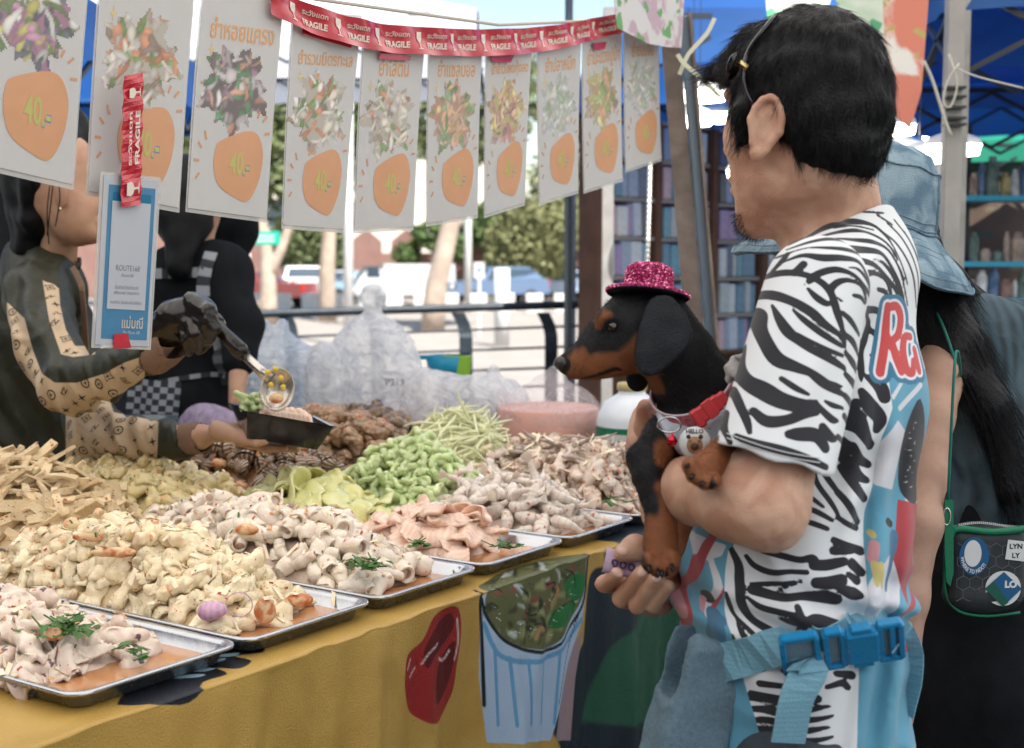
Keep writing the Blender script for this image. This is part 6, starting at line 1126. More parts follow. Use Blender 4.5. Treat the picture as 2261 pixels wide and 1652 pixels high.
# hair
hr = [ell(H(-.006, 0, .018), (.099, .079, .101), .01, R=RH), ell(H(-.046, 0, -.02), (.055, .066, .070), .02, R=RH), cone(H(.06, .0, .075), H(.10, .02, .055), .030, .012, .02), cone(H(.03, .066, .0), H(.034, .070, -.035), .016, .006, .01), cone(H(.03, -.066, .0), H(.034, -.070, -.035), .016, .006, .01),
      dict(rbox(H(.105, 0, -.060), (.050, .14, .095), .01, .012, R=RH), op='s'), dict(rbox(H(.075, 0, -.13), (.055, .14, .085), .01, .01, R=RH), op='s'), dict(ell(H(.004, .088, -.030), (.022, .032, .044), .008, R=RH), op='s'), dict(ell(H(.004, -.088, -.030), (.022, .032, .044), .008, R=RH), op='s'),
      dict(rbox(H(.02, 0, -.122), (.046, .14, .080), .01, .012, R=RH), op='s'), dict(rbox(H(-.08, 0, -.158), (.09, .14, .080), .01, .012, R=RH), op='s')]
hair = sdf('hair', hr, .003, M_hair, man, lambda P: .0022 * sn(P, 75, 9) + .0012 * sn(P * [1, 1, .4], 260, 4))
V = np.array([v.co for v in hair.data.vertices]); Nn = np.array([v.normal for v in hair.data.vertices]); Lp = (V - Hc) @ RH
idx = rng.choice(len(V), 20000); base = V[idx]; n_ = Nn[idx]; crown = np.array([-.045, 0, .12]); dl = Lp[idx] - crown; dl = dl @ RH.T
tan_ = dl - n_ * (dl * n_).sum(1)[:, None]; tan_ /= np.linalg.norm(tan_, axis=1)[:, None] + 1e-9; fr = np.clip((Lp[idx][:, 0] - .03) / .06, 0, 1)[:, None]
dirs = tan_ * 1.0 + n_ * .05 + fr * (hf_ * .5 + np.array([0, 0, .12])) + rng.normal(size=tan_.shape) * .09; dirs += .30 * sn(base, 60, 12)[:, None] * np.cross(n_, tan_); dirs /= np.linalg.norm(dirs, axis=1)[:, None]
strands('hair_strands', base - n_ * .001, dirs, rng.uniform(.012, .028, len(idx)) * (1 + .6 * fr[:, 0]), man, M_hairs, .00026, 5, .006, .07)
# stubble and goatee, eyebrow
bV = np.array([v.co for v in body.data.vertices]); bN = np.array([v.normal for v in body.data.vertices]); bl_ = (bV - Hc) @ RH
sel = np.where((bl_[:, 0] > .056) & (bl_[:, 2] < -.112) & (bl_[:, 2] > -.17) & (np.abs(bl_[:, 1]) < .05))[0]; k_ = rng.choice(sel, 800); d_ = bN[k_] * .6 + hf_ * .3 + np.array([0, 0, -.6]) + rng.normal(size=(len(k_), 3)) * .25; d_ /= np.linalg.norm(d_, axis=1)[:, None]; strands('beard', bV[k_], d_, rng.uniform(.004, .011, len(k_)), man, M_hairs, .00016, 3, .01)
sel = np.where((bl_[:, 0] > .0) & (bl_[:, 2] < -.04) & (bl_[:, 2] > -.14))[0]; k_ = rng.choice(sel, 900); d_ = bN[k_] * .8 + rng.normal(size=(len(k_), 3)) * .4; d_ /= np.linalg.norm(d_, axis=1)[:, None]; strands('stubble', bV[k_], d_, np.full(len(k_), .0014), man, M_hairs, .00014, 2, .01)
# headband-like sunglasses pushed up
M_frame = pm('black glossy plastic', (.01, .01, .012), None, rough=.15, coat=.5)
gl_ = thing('sunglasses', 'black sunglasses pushed up into the hair of the man', 'sunglasses', H(.05, .05, .08)); hb_ = bvh(hair)
pts = [hit(hb_, x, y, .004)[0] for x, y in ((1716, 40), (1690, 70), (1668, 100), (1654, 130), (1648, 165), (1652, 200), (1664, 235))]; pts = [p for p in pts if p is not None]
m = MB(); m.tube(spline(pts, 16), .0028, 8); m.build('temple', M_frame, gl_, True)
p, n = hit(hb_, 1648, 150, .006); m = MB(); m.lathe([(0, .002), (.010, .001), (.011, -.001), (0, -.002)], p - RT * .010, 14, (1, 1.6), frame(nz(hf_ + [0, 0, .6]))); m.build('lens', M_frame, gl_, True)
m = MB(); m.box(p + RT * .001, (.003, .003, .008), frame(nz(hf_ + [0, 0, .6]))); m.build('hinge', pm('gold metal', (.6, .45, .2), None, rough=.2, metal=.9), gl_)
# trousers
M_tr = pm('dark trousers', (.05, .06, .08), (.04, .05, .065), 30, .8, .3, 300)
sdf('trousers', [cone(W(1770, 1560, 1.55), W(1775, 1720, 1.55), .112, .115, .03, n=FW, s=1.2), cone(W(1770, 1700, 1.47), np.array([W(1760, 0, 1.47)[0], 1.44, .08]), .085, .055, .03), cone(W(1790, 1700, 1.68), np.array([W(1790, 0, 1.64)[0], 1.7, .08]), .085, .055, .03)], .009, M_tr, man)
for y in (1.40, 1.66): m = MB(); c = np.array([W(1750, 0, 1.5)[0] - .04, y, .045]); m.box(c, (.13, .05, .045), rotm(0, 0, -.3), .03); m.build('shoe', M_frame, man)
# banknote
nb_ = thing('banknote', 'folded pale violet banknote held in the right hand of the man', 'banknote', W(1390, 1245, 1.54)); A, B = W(1334, 1236, 1.548), W(1462, 1266, 1.536); ax = nz(B - A); up_ = nz(np.cross(ax, FW)); up_ = up_ if up_[2] > 0 else -up_; r = .0125; V = []; nn = 12
for th_ in (0, -.0006):
    for i in range(nn):
        a = math.radians(-110 + 250 * i / (nn - 1)); o_ = -FW * (r + th_) * math.cos(a) * .55 + up_ * (r + th_) * math.sin(a) * 1.15; V += [A + o_, B + o_ * .9]
Fc = [(2 * i, 2 * i + 1, 2 * i + 3, 2 * i + 2) for i in range(nn - 1)] + [(2 * (nn + i), 2 * (nn + i) + 2, 2 * (nn + i) + 3, 2 * (nn + i) + 1) for i in range(nn - 1)] + [(0, 2 * nn, 2 * nn + 1, 1)]
mesh('paper', V, Fc, pm('violet banknote', (.56, .42, .56), (.50, .36, .50), 120, .6, .2, 200), nb_, True)
tv, tf = text2d('๑๐๐', .017, .0006); c = (A + B) / 2 - FW * .0082; P_ = np.array([c + ax * (x - .012) + up_ * (y + .001) for x, y in tv]); mesh('numeral', P_, tf, pm('violet ink', (.10, .05, .12), None), nb_)
# hip carrier: strap, buckle and pouch
hc = thing('hip_carrier', 'light blue webbing belt with large blue plastic buckle round the zebra shirt', 'carrier', W(1760, 1450, 1.40)); sh_b = bvh(shirt)
M_web = pm('light blue webbing', (.20, .40, .50), (.17, .36, .46), 300, .7, .5, 700, wave=(60, (.14, .30, .38, 1), .5, 'Z', .2)); M_bk = pm('bright blue plastic', (.012, .20, .42), None, rough=.28, coat=.2, bump=.05)
def strap_on(b, L, wid, th, off, name, par, mat, n=26):
    q = spline([p + (0,) for p in L], n); pts = []; sds = []
    for i, (x, y, _) in enumerate(q):
        p, nn_ = hit(b, x, y, off)
        if p is None:
            if not pts: continue
            p = pts[-1] + RT * .012; nn_ = lastn
        lastn = nn_; pts.append(p); 
    pts = np.array(pts)
    for _ in range(3): pts[1:-1] = (pts[:-2] + 2 * pts[1:-1] + pts[2:]) / 4
    for i in range(len(pts)): t_ = nz(pts[min(i + 1, len(pts) - 1)] - pts[max(i - 1, 0)]); _, nn_, _, _ = b.find_nearest(Vector(pts[i])); nn_ = np.array(nn_); nn_ = nn_ if nn_ @ FW < 0 or True else -nn_; sds.append(nz(np.cross(t_, nn_)))
    m = MB(); m.strip(pts, wid, th, np.array(sds)); return m.build(name, mat, par)
strap_on(sh_b, [(1545, 1482), (1600, 1462), (1680, 1438), (1770, 1418), (1830, 1408), (1900, 1392), (1950, 1376)], .040, .0022, .005, 'strap', hc, M_web)
bc, bn = hit(sh_b, 1858, 1408, .012); bx = nz(W(1950, 1378, 1.4) - W(1770, 1428, 1.4)); bx = nz(bx - bn * np.dot(bx, bn)); by = np.cross(bn, bx); RB = np.stack([bx, by, bn], 1); by_up = by if by[2] > 0 else -by
def bkp(x, y, z=0): return bc + bx * x + by_up * y + bn * z
def ladder(cx, w, h, bars, name):
    m = MB(); t_ = .0055
    m.box(bkp(cx, h / 2, 0), (w / 2, t_ / 1.6, t_), RB, .0015); m.box(bkp(cx, -h / 2, 0), (w / 2, t_ / 1.6, t_), RB, .0015)
    for x in bars: m.box(bkp(cx + x, 0, .0005), (.0030, h / 2, t_), RB, .0012)
    m.build(name, M_bk, hc)
ladder(-.044, .036, .050, (-.017, .017), 'buckle_slider'); ladder(-.010, .018, .050, (-.008, .009), 'buckle_frame'); ladder(.046, .024, .050, (-.010, .002, .011), 'buckle_frame')
m = MB(); m.box(bkp(.018, 0, .001), (.017, .023, .0075), RB, .003); m.box(bkp(.018, .0255, .001), (.010, .003, .006), RB, .001); m.box(bkp(.018, -.0255, .001), (.010, .003, .006), RB, .001); m.build('buckle_body', M_bk, hc)
m = MB(); m.box(bkp(-.044, 0, -.001), (.015, .021, .002), RB); m.box(bkp(.046, 0, -.001), (.012, .021, .002), RB); m.box(bkp(-.010, 0, -.001), (.008, .021, .002), RB); m.build('webbing', pm('grey blue webbing', (.20, .30, .36), (.12, .2, .26), 900, .8, .5, 900), hc)
m = MB(); m.strip(spline([bkp(.058, 0, .002), W(1985, 1400, 1.44), W(2003, 1440, 1.46), W(2004, 1500, 1.47), W(1990, 1570, 1.48)], 14), .034, .002, np.array([.35, -.5, .75])); m.build('strap_tail', M_web, hc)
m = MB(); m.strip(spline([bkp(-.055, -.012, .004), W(1790, 1470, 1.375), W(1760, 1540, 1.37), W(1740, 1640, 1.38)], 12), .036, .002, np.array([1, .1, .25])); m.build('strap_tail', M_web, hc)
sdf('pouch', [rbox(W(1532, 1570, 1.47), (.040, .036, .088), .016, .01, R=rotm(0, .30, .2)), dict(rbox(W(1512, 1440, 1.465), (.032, .026, .050), .012, .004, R=rotm(0, .30, .2)), op='s')], .003, pm('grey blue pouch cloth', (.13, .20, .25), (.10, .16, .20), 200, .8, .4, 500), hc, lambda P: .0022 * sn(P, 60, 3) - .002 * np.maximum(0, 1 - np.abs(sn(P, 45, 8)) * 4))
# ------------------------------------------------------------------ THE DOG
dog = thing('dog', 'black and tan dachshund held in the arm of the man, looking left', 'dog', W(1500, 1000, 1.53))
dp = pchain([(1445, 722, 1.52, 76), (1400, 733, 1.52, 84), (1342, 768, 1.52, 62)], .015, FW, .72) + pchain([(1342, 770, 1.52, 60), (1302, 792, 1.52, 43), (1266, 803, 1.52, 26), (1246, 805, 1.52, 17)], .012, FW, .72)
dp += [ell(W(1344, 702, 1.496), (.014, .010, .012), .012), ell(W(1344, 702, 1.544), (.014, .010, .012), .012), dict(ell(W(1352, 723, 1.483), (.0095, .008, .008), .006), op='s'), dict(ell(W(1352, 723, 1.557), (.0095, .008, .008), .006), op='s')]
dp += pchain([(1455, 722, 1.525, 70), (1500, 790, 1.53, 74), (1542, 870, 1.545, 86), (1565, 960, 1.56, 98)], .02, FW, .8) + pchain([(1565, 960, 1.56, 98), (1730, 1010, 1.60, 105)], .02)
dp += pchain([(1470, 960, 1.53, 50), (1432, 1008, 1.50, 35), (1430, 1052, 1.49, 29), (1443, 1092, 1.485, 26), (1455, 1128, 1.48, 25), (1460, 1165, 1.475, 29), (1459, 1205, 1.47, 32), (1459, 1228, 1.462, 31)], .012) + [ell(W(1402, 1012, 1.50), (.010, .010, .012), .01)]
for i, (x, y) in enumerate(((1432, 1240), (1450, 1251), (1470, 1252), (1486, 1238))): dp.append(ell(W(x, y, 1.448), (.0080, .011, .011), .0025))
dp += pchain([(1650, 990, 1.50, 42), (1600, 1010, 1.40, 38), (1556, 1034, 1.355, 36)], .012)
for i, (x, y) in enumerate(((1524, 1030), (1534, 1050), (1554, 1062), (1575, 1062))): dp.append(ell(W(x, y, 1.340), (.0085, .009, .0085), .0025))
dp += pchain([(1560, 1080, 1.56, 40), (1528, 1150, 1.575, 30), (1518, 1215, 1.57, 24), (1512, 1250, 1.565, 22)], .012)
dogc = []
def dog_at(V):
    X = ortho(V, 1.49); dd = (V - CAM) @ FW
    tan = np.minimum.reduce([sd_poly(X, smooth_poly(cp(ZD, [(215, 760), (300, 700), (345, 760), (430, 745), (540, 735), (620, 690), (700, 600), (730, 700), (720, 880), (620, 915), (540, 950), (380, 985), (250, 960), (185, 905), (200, 820)]), 3)), sd_poly(X, smooth_poly(cp(ZD, [(400, 500), (450, 430), (505, 450), (500, 480), (455, 505), (430, 560), (405, 560)]), 3)), sd_poly(X, cp(ZD, [(760, 880), (870, 900), (915, 1040), (850, 1030), (795, 970)])),
                             sd_poly(X, smooth_poly(cp(Z6, [(525, 240), (600, 205), (690, 320), (710, 390), (600, 420), (530, 380)]), 3)), sd_poly(X, smooth_poly(cp(Z6, [(520, 560), (570, 530), (650, 700), (720, 960), (730, 1120), (640, 1260), (560, 1260), (430, 1120), (430, 960), (460, 780), (530, 775), (555, 700)]), 3)), sd_poly(X, [(1495, 1120), (1560, 1090), (1560, 1300), (1490, 1300)]), np.where(dd < 1.435, -20., 20.)])
    blk = np.minimum.reduce([sd_strokes(X, cv(ZD, [[(290, 935, 6), (380, 915, 11), (460, 890, 16), (540, 862, 16), (585, 868, 10)], [(120, 840, 30), (160, 870, 26), (170, 890, 16)]], 3.176)), sd_strokes(X, [[(1441, 1238, 2.2), (1444, 1262, 3)], [(1460, 1240, 3), (1461, 1268, 5)], [(1478, 1236, 2.2), (1480, 1260, 3)], [(1448, 1262, 5), (1476, 1262, 5)], [(1527, 1030, 3), (1522, 1060, 7)], [(1540, 1050, 3), (1560, 1072, 7), (1580, 1068, 5)]]), sd_poly(X, smooth_poly([(1228, 792), (1252, 790), (1262, 800), (1258, 818), (1240, 822), (1226, 812)], 3))])
    return {'tan': tan + 2.0 * sn(V, 300, 3), 'dark': blk}
M_dog = pm('black and tan short coat', (.006, .006, .007), (.009, .010, .012), 60, .5, .35, 700, layers=[('tan', (.24, .085, .035), 7), ('dark', (.010, .008, .008), 2.0)], spec=.22)
dogb = sdf('body', dp, .0024, M_dog, dog, lambda P: .0006 * sn(P, 160, 4) + .0003 * sn(P, 600, 8), dog_at)
ear_poly = smooth_poly(cp(ZD, [(800, 350), (880, 312), (970, 335), (1050, 430), (1100, 560), (1100, 660), (1010, 775), (930, 850), (840, 905), (760, 908), (700, 860), (680, 780), (695, 660), (725, 520)]), 4)
sdf('ear', [flap(ear_poly, 1.462, .0055, bul=lambda x, y: .018 * (x - .5) ** 2 * 2 + .016 * y ** 2 - .004 * np.sin(x * 7 + 1) * (1 - y))], .0022, pm('dark ear coat', (.006, .008, .011), (.010, .012, .017), 40, .6, .5, 500, spec=.25), dog, lambda P: .0010 * sn(P, 110, 9))
sdf('ear', [ell(W(1408, 836, 1.575), (.014, .006, .016), .004), cone(W(1470, 700, 1.58), W(1425, 800, 1.58), .012, .016, .006, n=FW, s=.5)], .0024, pm('dark ear coat b', (.006, .007, .009), None, rough=.6, spec=.25), dog)
db = bvh(dogb)
p, n = hit(db, 1353, 722, -.002); m = MB(); m.lathe([(0, -.006), (.004, -.005), (.0058, -.002), (.0061, 0), (.0058, .0022), (.004, .004), (0, .005)], p + n * .001, 20, R=frame(n)); m.build('eye', pm('brown wet eye', (.012, .005, .003), None, rough=.04, coat=1), dog, True)
m = MB()
for x in (1244,): q = W(x, 801, 1.50); 
sdf('nose', [ell(W(1241, 802, 1.52), (.0095, .011, .0085), .004), dict(ell(W(1236, 803, 1.504), (.003, .006, .0025), .001), op='s')], .0012, pm('wet black nose', (.02, .016, .017), None, rough=.22, bump=.6, bsc=900, coat=.5), dog)
M_claw = pm('dark claw', (.012, .010, .010), None, rough=.35)
for x, y, d, dx, dy in ((1434, 1250, 1.436, -1, 18), (1453, 1260, 1.434, 0, 17), (1461, 1261, 1.434, 1, 16), (1483, 1248, 1.436, 1, 16), (1520, 1026, 1.334, -9, 6), (1530, 1050, 1.332, -8, 9), (1552, 1066, 1.332, -4, 9), (1577, 1066, 1.334, 3, 9)):
    m = MB(); m.tube([W(x, y, d), W(x + dx * .6, y + dy * .6, d - .006), W(x + dx, y + dy, d - .005)], [.0026, .0022, .0004], 7); m.build('claw', M_claw, dog, True)
# short coat
dV = np.array([v.co for v in dogb.data.vertices]); dN = np.array([v.normal for v in dogb.data.vertices]); dt_ = dog_at(dV); tn = (dt_['tan'] < 0) & (dt_['dark'] > 1); vis_ = ((dV - CAM) * dN).sum(1) < .15; flow = nz(np.array([.75, .1, -.65]))
for nm_, msk, mt_, cnt_ in (('tan_coat', tn & vis_, pm('tan fur', (.30, .11, .045), (.20, .07, .03), 300, .45), 11000), ('black_coat', ~tn & vis_ & (dt_['dark'] > 1), pm('black fur', (.010, .010, .012), None, rough=.35, spec=.4), 15000)):
    k_ = rng.choice(np.where(msk)[0], cnt_); n_ = dN[k_]; f_ = flow - n_ * (n_ @ flow)[:, None]; d_ = f_ + n_ * .22 + rng.normal(size=n_.shape) * .12; d_ /= np.linalg.norm(d_, axis=1)[:, None]; strands(nm_, dV[k_], d_, rng.uniform(.0025, .005, cnt_), dog, mt_, .00013, 3, .004)
k_ = []
wh_ = np.array([hit(db, x, y, .0)[0] for x, y in ((1262, 806), (1270, 812), (1276, 803), (1284, 815), (1290, 806), (1268, 798))]); strands('whiskers', wh_, np.array([nz([-.35, -.7, -.35 - .1 * i]) for i in range(6)]), np.full(6, .022), dog, M_hairs, .00018, 5, .003)
# hat with glitter
hat = thing('party_hat', 'small pink glitter hat with black underside on the head of the dog', 'hat', W(1430, 648, 1.52)); hz = nz(np.array([.115, .23, 1.])); Rh = frame(hz); hc_ = W(1430, 650, 1.52)
M_gl = pm('pink glitter', (.48, .03, .17), (.62, .10, .32), 260, .3, .9, 500, metal=.35, bkind='v'); M_felt = pm('black felt', (.012, .010, .014), None, rough=.9)
prof = [(.0455, -.0015), (.047, .001), (.044, .003), (.030, .0035), (.0262, .005), (.0262, .014), (.0268, .022), (.0245, .029), (.018, .0325), (0, .0335)]
m = MB(); V_ = []; m.lathe([(r * 1.0, z) for r, z in prof], hc_, 40, (1, 1), Rh); m.build('crown_and_brim', M_gl, hat, True)
m = MB(); m.lathe([(.0455, -.0017), (.0465, -.0005), (.030, -.0005), (.0, .0015)][::-1], hc_ - hz * .0008, 40, (1, 1), Rh); m.build('brim_lining', M_felt, hat, True)
fl = []; ff = []
for i in range(5200):
    k = rng.choice(len(prof) - 1, p=np.array([.03, .03, .22, .06, .2, .18, .14, .08, .06])); t_ = rng.random(); r = prof[k][0] * (1 - t_) + prof[k + 1][0] * t_; z = prof[k][1] * (1 - t_) + prof[k + 1][1] * t_; a = rng.uniform(0, 6.28); p = np.array([r * math.cos(a), r * math.sin(a), z]); p = Rh @ (p * 1.012) + hc_
    u = nz(rng.normal(size=3)); w_ = nz(np.cross(u, rng.normal(size=3))); s_ = rng.uniform(.0006, .0012); n0 = len(fl); fl += [p - u * s_ - w_ * s_, p + u * s_ - w_ * s_, p + u * s_ + w_ * s_, p - u * s_ + w_ * s_]; ff.append((n0, n0 + 1, n0 + 2, n0 + 3))
o = mesh('glitter', fl, ff, pm('glitter flake', (.70, .08, .30), (.85, .35, .5), 300, .18, metal=.8), hat); o['kind'] = 'stuff'
# harness, collar, badge
def prism(poly): q = flap(poly, 1.52, .30, .003, 'i', rnd_=.001); q['lo'] = q['lo'] - .6; q['hi'] = q['hi'] + .6; return q
har = thing('dog_harness', 'pale patterned cloth harness on the chest of the dog', 'harness', W(1540, 970, 1.47))
hp_ = pchain([(1500, 790, 1.53, 84), (1540, 870, 1.54, 99), (1560, 960, 1.55, 114)], .02, FW, .84) + pchain([(1565, 960, 1.56, 109), (1730, 1010, 1.60, 112)], .02) + pchain([(1470, 960, 1.525, 58), (1445, 985, 1.51, 46)], .012)
M_har = pm('pale patterned cloth', (.52, .56, .62), (.46, .50, .58), 60, .8, .3, 600, spots=((60, .60, (.52, .30, .27, 1)), (90, .68, (.2, .24, .3, 1)), (45, .70, (.56, .42, .38, 1))))
pr_ = prism([(1448, 900), (1478, 932), (1540, 936), (1590, 905), (1612, 860), (1700, 860), (1700, 1010), (1600, 1000), (1560, 1012), (1525, 1018), (1495, 1002), (1470, 972), (1452, 935)])
sdf('vest', hp_ + [dict(pr_, lo=np.array([-9., -9, -9]), hi=np.array([9., 9, 9]))], .0026, M_har, har, lambda P: .0008 * sn(P, 130, 6))
col = thing('dog_collar', 'red and pink collar with coral buckle round the neck of the dog', 'collar', W(1530, 880, 1.5))
M_col = pm('red pink collar', (.42, .04, .06), (.58, .22, .26), 130, .5, .4, 500); M_piping = pm('pale pink piping', (.62, .5, .54), None); M_coral = pm('coral plastic', (.62, .055, .065), None, rough=.3, coat=.2)
cc_ = W(1530, 862, 1.54); a1 = np.array([.0440, 0, .0165]); a2 = np.array([0, -.0460, -.0250]); axn = nz(np.cross(a1, a2)); axn = axn if axn[2] > 0 else -axn
ts = np.linspace(0, 2 * math.pi, 49)
def ring(sc_, sh): return [cc_ + (a1 * math.cos(t_) + a2 * math.sin(t_)) * sc_ + axn * sh for t_ in ts]
m = MB(); R0, R1, R2, R3 = ring(1.0, -.008), ring(1.0, .008), ring(1.06, .008), ring(1.06, -.008); V_ = [p for q in zip(R0, R1, R2, R3) for p in q]; m.add(V_, [(4 * i + j, 4 * i + (j + 1) % 4, 4 * i + 4 + (j + 1) % 4, 4 * i + 4 + j) for i in range(48) for j in range(4)]); m.build('band', M_col, col)
for sh in (.0085, -.0085): m = MB(); m.tube(ring(1.035, sh), .0014, 6, False); m.build('piping', M_piping, col, True)
bp_ = W(1566, 902, 1.47); Rk = rotm(0, math.radians(-38), 0); m = MB(); m.box(bp_, (.014, .0055, .009), Rk, .002); m.box(bp_ + Rk @ np.array([.017, 0, 0]), (.006, .0045, .0075), Rk, .002); m.box(bp_ + Rk @ np.array([-.016, 0, -.001]), (.005, .0055, .011), Rk, .002); m.box(bp_ + Rk @ np.array([.0, -.004, 0]), (.006, .003, .0105), Rk, .001); m.build('buckle', M_coral, col)
m = MB(); c = W(1478, 938, 1.478); m.tube([c + RT * .0125 * math.cos(a) + np.array([0, 0, .0085]) * math.sin(a) for a in np.linspace(0, 6.2832, 25)], .0013, 6, False); m.build('ring', pm('steel ring', (.6, .6, .62), None, rough=.15, metal=1), col, True)
m = MB(); m.lathe([(0, -.0062), (.0045, -.004), (.0062, 0), (.0045, .004), (.0015, .006), (.0015, .009), (0, .009)], W(1484, 974, 1.462), 16); simple('bell', 'tiny red jingle bell hanging from the dog collar', 'bell', m, pm('red metal', (.5, .02, .04), None, rough=.15, metal=.8), True)
bg_ = thing('badge', 'round clear badge with a brown bear face pinned on the harness', 'badge', W(1534, 977, 1.44)); bc2 = W(1534, 977, 1.4375); Rb = frame(nz(-FW + np.array([-.25, 0, .05])), [1, 0, 0])
def disc(name, x, y, rx, ry, lay, mat, n=24): m = MB(); c = bc2 + Rb @ np.array([x, y, lay]); m.lathe([(0, .0004), (1 * rx, 0.0002), (rx, -.0004), (0, -.0004)], c, n, (1, ry / rx), Rb); return m.build(name, mat, bg_, True)
M_bw = pm('badge white', (.62, .64, .66), None, rough=.2, coat=.5); M_br = pm('badge brown', (.30, .17, .09), None); M_brd = pm('badge dark brown', (.07, .035, .02), None)
disc('rim', 0, 0, .0168, .0168, 0, M_bw); disc('face', 0, -.003, .0085, .0095, .0009, M_br); disc('ear', -.0065, .0060, .0024, .0024, .0010, M_brd, 12); disc('ear', .0065, .0060, .0024, .0024, .0010, M_brd, 12); disc('snout', 0, -.0045, .0045, .0042, .0017, M_brd, 16); disc('eye', -.0045, .0015, .0009, .0009, .0018, M_brd, 8); disc('eye', .0045, .0015, .0009, .0009, .0018, M_brd, 8)
tv, tf = text2d('HELLO', .0062, .0002); mesh('lettering', np.array([bc2 + Rb @ np.array([x, y + .0115, .0012]) for x, y in tv]), tf, M_brd, bg_)
tag(sdf('ruffle', [ell(W(1636, 808, 1.47), (.013, .006, .011), .004), ell(W(1622, 818, 1.475), (.011, .006, .006), .004), ell(W(1632, 832, 1.47), (.010, .007, .008), .004)], .0014, pm('grey white tulle', (.5, .48, .46), (.3, .28, .28), 120, .8), None, lambda P: .005 * sn(P, 260, 3)), 'small crumpled grey tulle ruffle between dog and zebra sleeve', 'ruffle')
# ------------------------------------------------------------------ THE WOMAN IN THE DENIM HAT
wo = thing('person', 'woman in denim bucket hat and dark denim vest behind the man', 'person', W(2130, 900, 2.12) * [1, 1, 0])
sdf('body', [ell(W(1915, 520, 2.12), (.078, .09, .115), .02), cone(W(1960, 600, 2.13), W(2060, 760, 2.14), .05, .05, .03), *pchain([(2085, 800, 2.06, 56), (2058, 920, 1.98, 44), (2046, 1050, 1.94, 42), (2032, 1160, 1.90, 44), (2005, 1320, 1.88, 41), (1992, 1490, 1.86, 34), (1985, 1580, 1.84, 27)], .02), *pchain([(1985, 1585, 1.84, 28), (1975, 1660, 1.83, 32)], .015, FW, .5), *pchain([(1990, 1650, 1.82, 12), (1995, 1740, 1.80, 9)], .006), *pchain([(1972, 1665, 1.83, 12), (1972, 1755, 1.82, 9)], .006), *pchain([(1958, 1660, 1.84, 11), (1955, 1745, 1.84, 8)], .006), *pchain([(1948, 1650, 1.85, 10), (1942, 1710, 1.86, 8)], .006), *pchain([(1995, 1610, 1.82, 12), (2010, 1680, 1.80, 9)], .006),
              cone(W(2140, 790, 2.14), W(2200, 1100, 2.13), .05, .06, .03), cone(W(2080, 760, 2.14), W(2320, 780, 2.2), .035, .035, .03)], .0045, M_skin2, wo)
M_vest = pm('dark washed denim', (.022, .036, .046), (.065, .095, .115), 14, .85, .5, 700, contrast=(.4, .62), wave=(14, (.09, .15, .19, 1), .35, 'X', 4)); M_blackc = pm('black cloth', (.006, .007, .009), (.009, .010, .013), 30, .9, .3, 300, spec=.15)
vest = sdf('vest', [cone(W(2085, 735, 2.12), W(2300, 740, 2.2), .056, .06, .03), cone(W(2150, 790, 2.14), W(2205, 1100, 2.12), .088, .108, .03), cone(W(2205, 1100, 2.12), W(2210, 1250, 2.12), .108, .115, .03), dict(cone(W(2050, 880, 1.98), W(2085, 800, 2.05), .050, .046, .006), op='s')], .005, M_vest, wo, lambda P: .006 * np.sin(P[:, 0] * 130 + 3 * sn(P, 8, 3)) * np.clip((1.32 - P[:, 2]) * 4, 0, 1) + .003 * sn(P, 40, 2))
sdf('skirt', [cone(W(2200, 1180, 2.12), W(2200, 1500, 2.12), .118, .155, .03), cone(W(2200, 1500, 2.12), np.array([W(2200, 0, 2.12)[0], 2.1, .35]), .155, .2, .03)], .012, M_blackc, wo, lambda P: .006 * sn(P, 30, 2))
for dx in (-.08, .08): m = MB(); x = W(2200, 0, 2.12)[0] + dx; m.tube([(x, 2.1, .4), (x, 2.1, .1)], [.06, .045], 12); m.build('leg', M_skin2, wo, True)
for dx in (-.08, .08): m = MB(); x = W(2200, 0, 2.12)[0] + dx; m.box((x, 2.14, .05), (.045, .12, .05), None, .03); m.build('shoe', M_blackc, wo)
hw = sdf('hair', [ell(W(1935, 520, 2.14), (.090, .10, .115), .02), *pchain([(2000, 560, 2.13, 70), (2060, 640, 2.13, 62), (2120, 760, 2.06, 44), (2190, 900, 2.02, 36), (2235, 1080, 2.00, 34)], .03), *pchain([(2010, 620, 2.10, 50), (2060, 720, 2.08, 30), (2120, 830, 2.02, 18)], .03), cone(W(2060, 650, 2.16), W(2260, 800, 2.16), .05, .06, .03)], .005, M_hair, wo, lambda P: .0015 * np.sin((P @ nz([1, 0, .9])) * 600 + 3 * sn(P, 20, 2)) + .003 * sn(P, 40, 7))
V = np.array([v.co for v in hw.data.vertices]); Nn = np.array([v.normal for v in hw.data.vertices]); k_ = rng.choice(np.where(V[:, 2] < 1.36)[0], 5000); fl_ = nz(W(2200, 960, 2.05) - W(2080, 700, 2.08)); d_ = fl_ + Nn[k_] * .06 + rng.normal(size=(len(k_), 3)) * .07; d_ /= np.linalg.norm(d_, axis=1)[:, None]; strands('hair_strands', V[k_], d_, rng.uniform(.05, .13, len(k_)), wo, M_hairs, .00028, 6, .006)
bh = thing('bucket_hat', 'washed blue denim bucket hat with stitched seams on the woman', 'hat', W(1903, 500, 2.12)); M_den = pm('washed denim', (.10, .19, .28), (.34, .46, .54), 26, .9, 1.0, 700, contrast=(.38, .62), wave=(150, (.32, .44, .52, 1), .35, 'DIAGONAL', .4)); M_seam = pm('denim seam', (.08, .14, .2), (.2, .3, .38), 200, .9)
hx = nz(np.array([.20, .02, 1.])); Rw = frame(hx); hcw = W(1900, 498, 2.12); prb = [(.184, -.072), (.186, -.070), (.164, -.045), (.138, -.022), (.118, -.002), (.1145, .004), (.1135, .02), (.1085, .06), (.101, .092), (.087, .116), (.06, .127), (.0, .131)]
m = MB(); V_ = []; n = 72
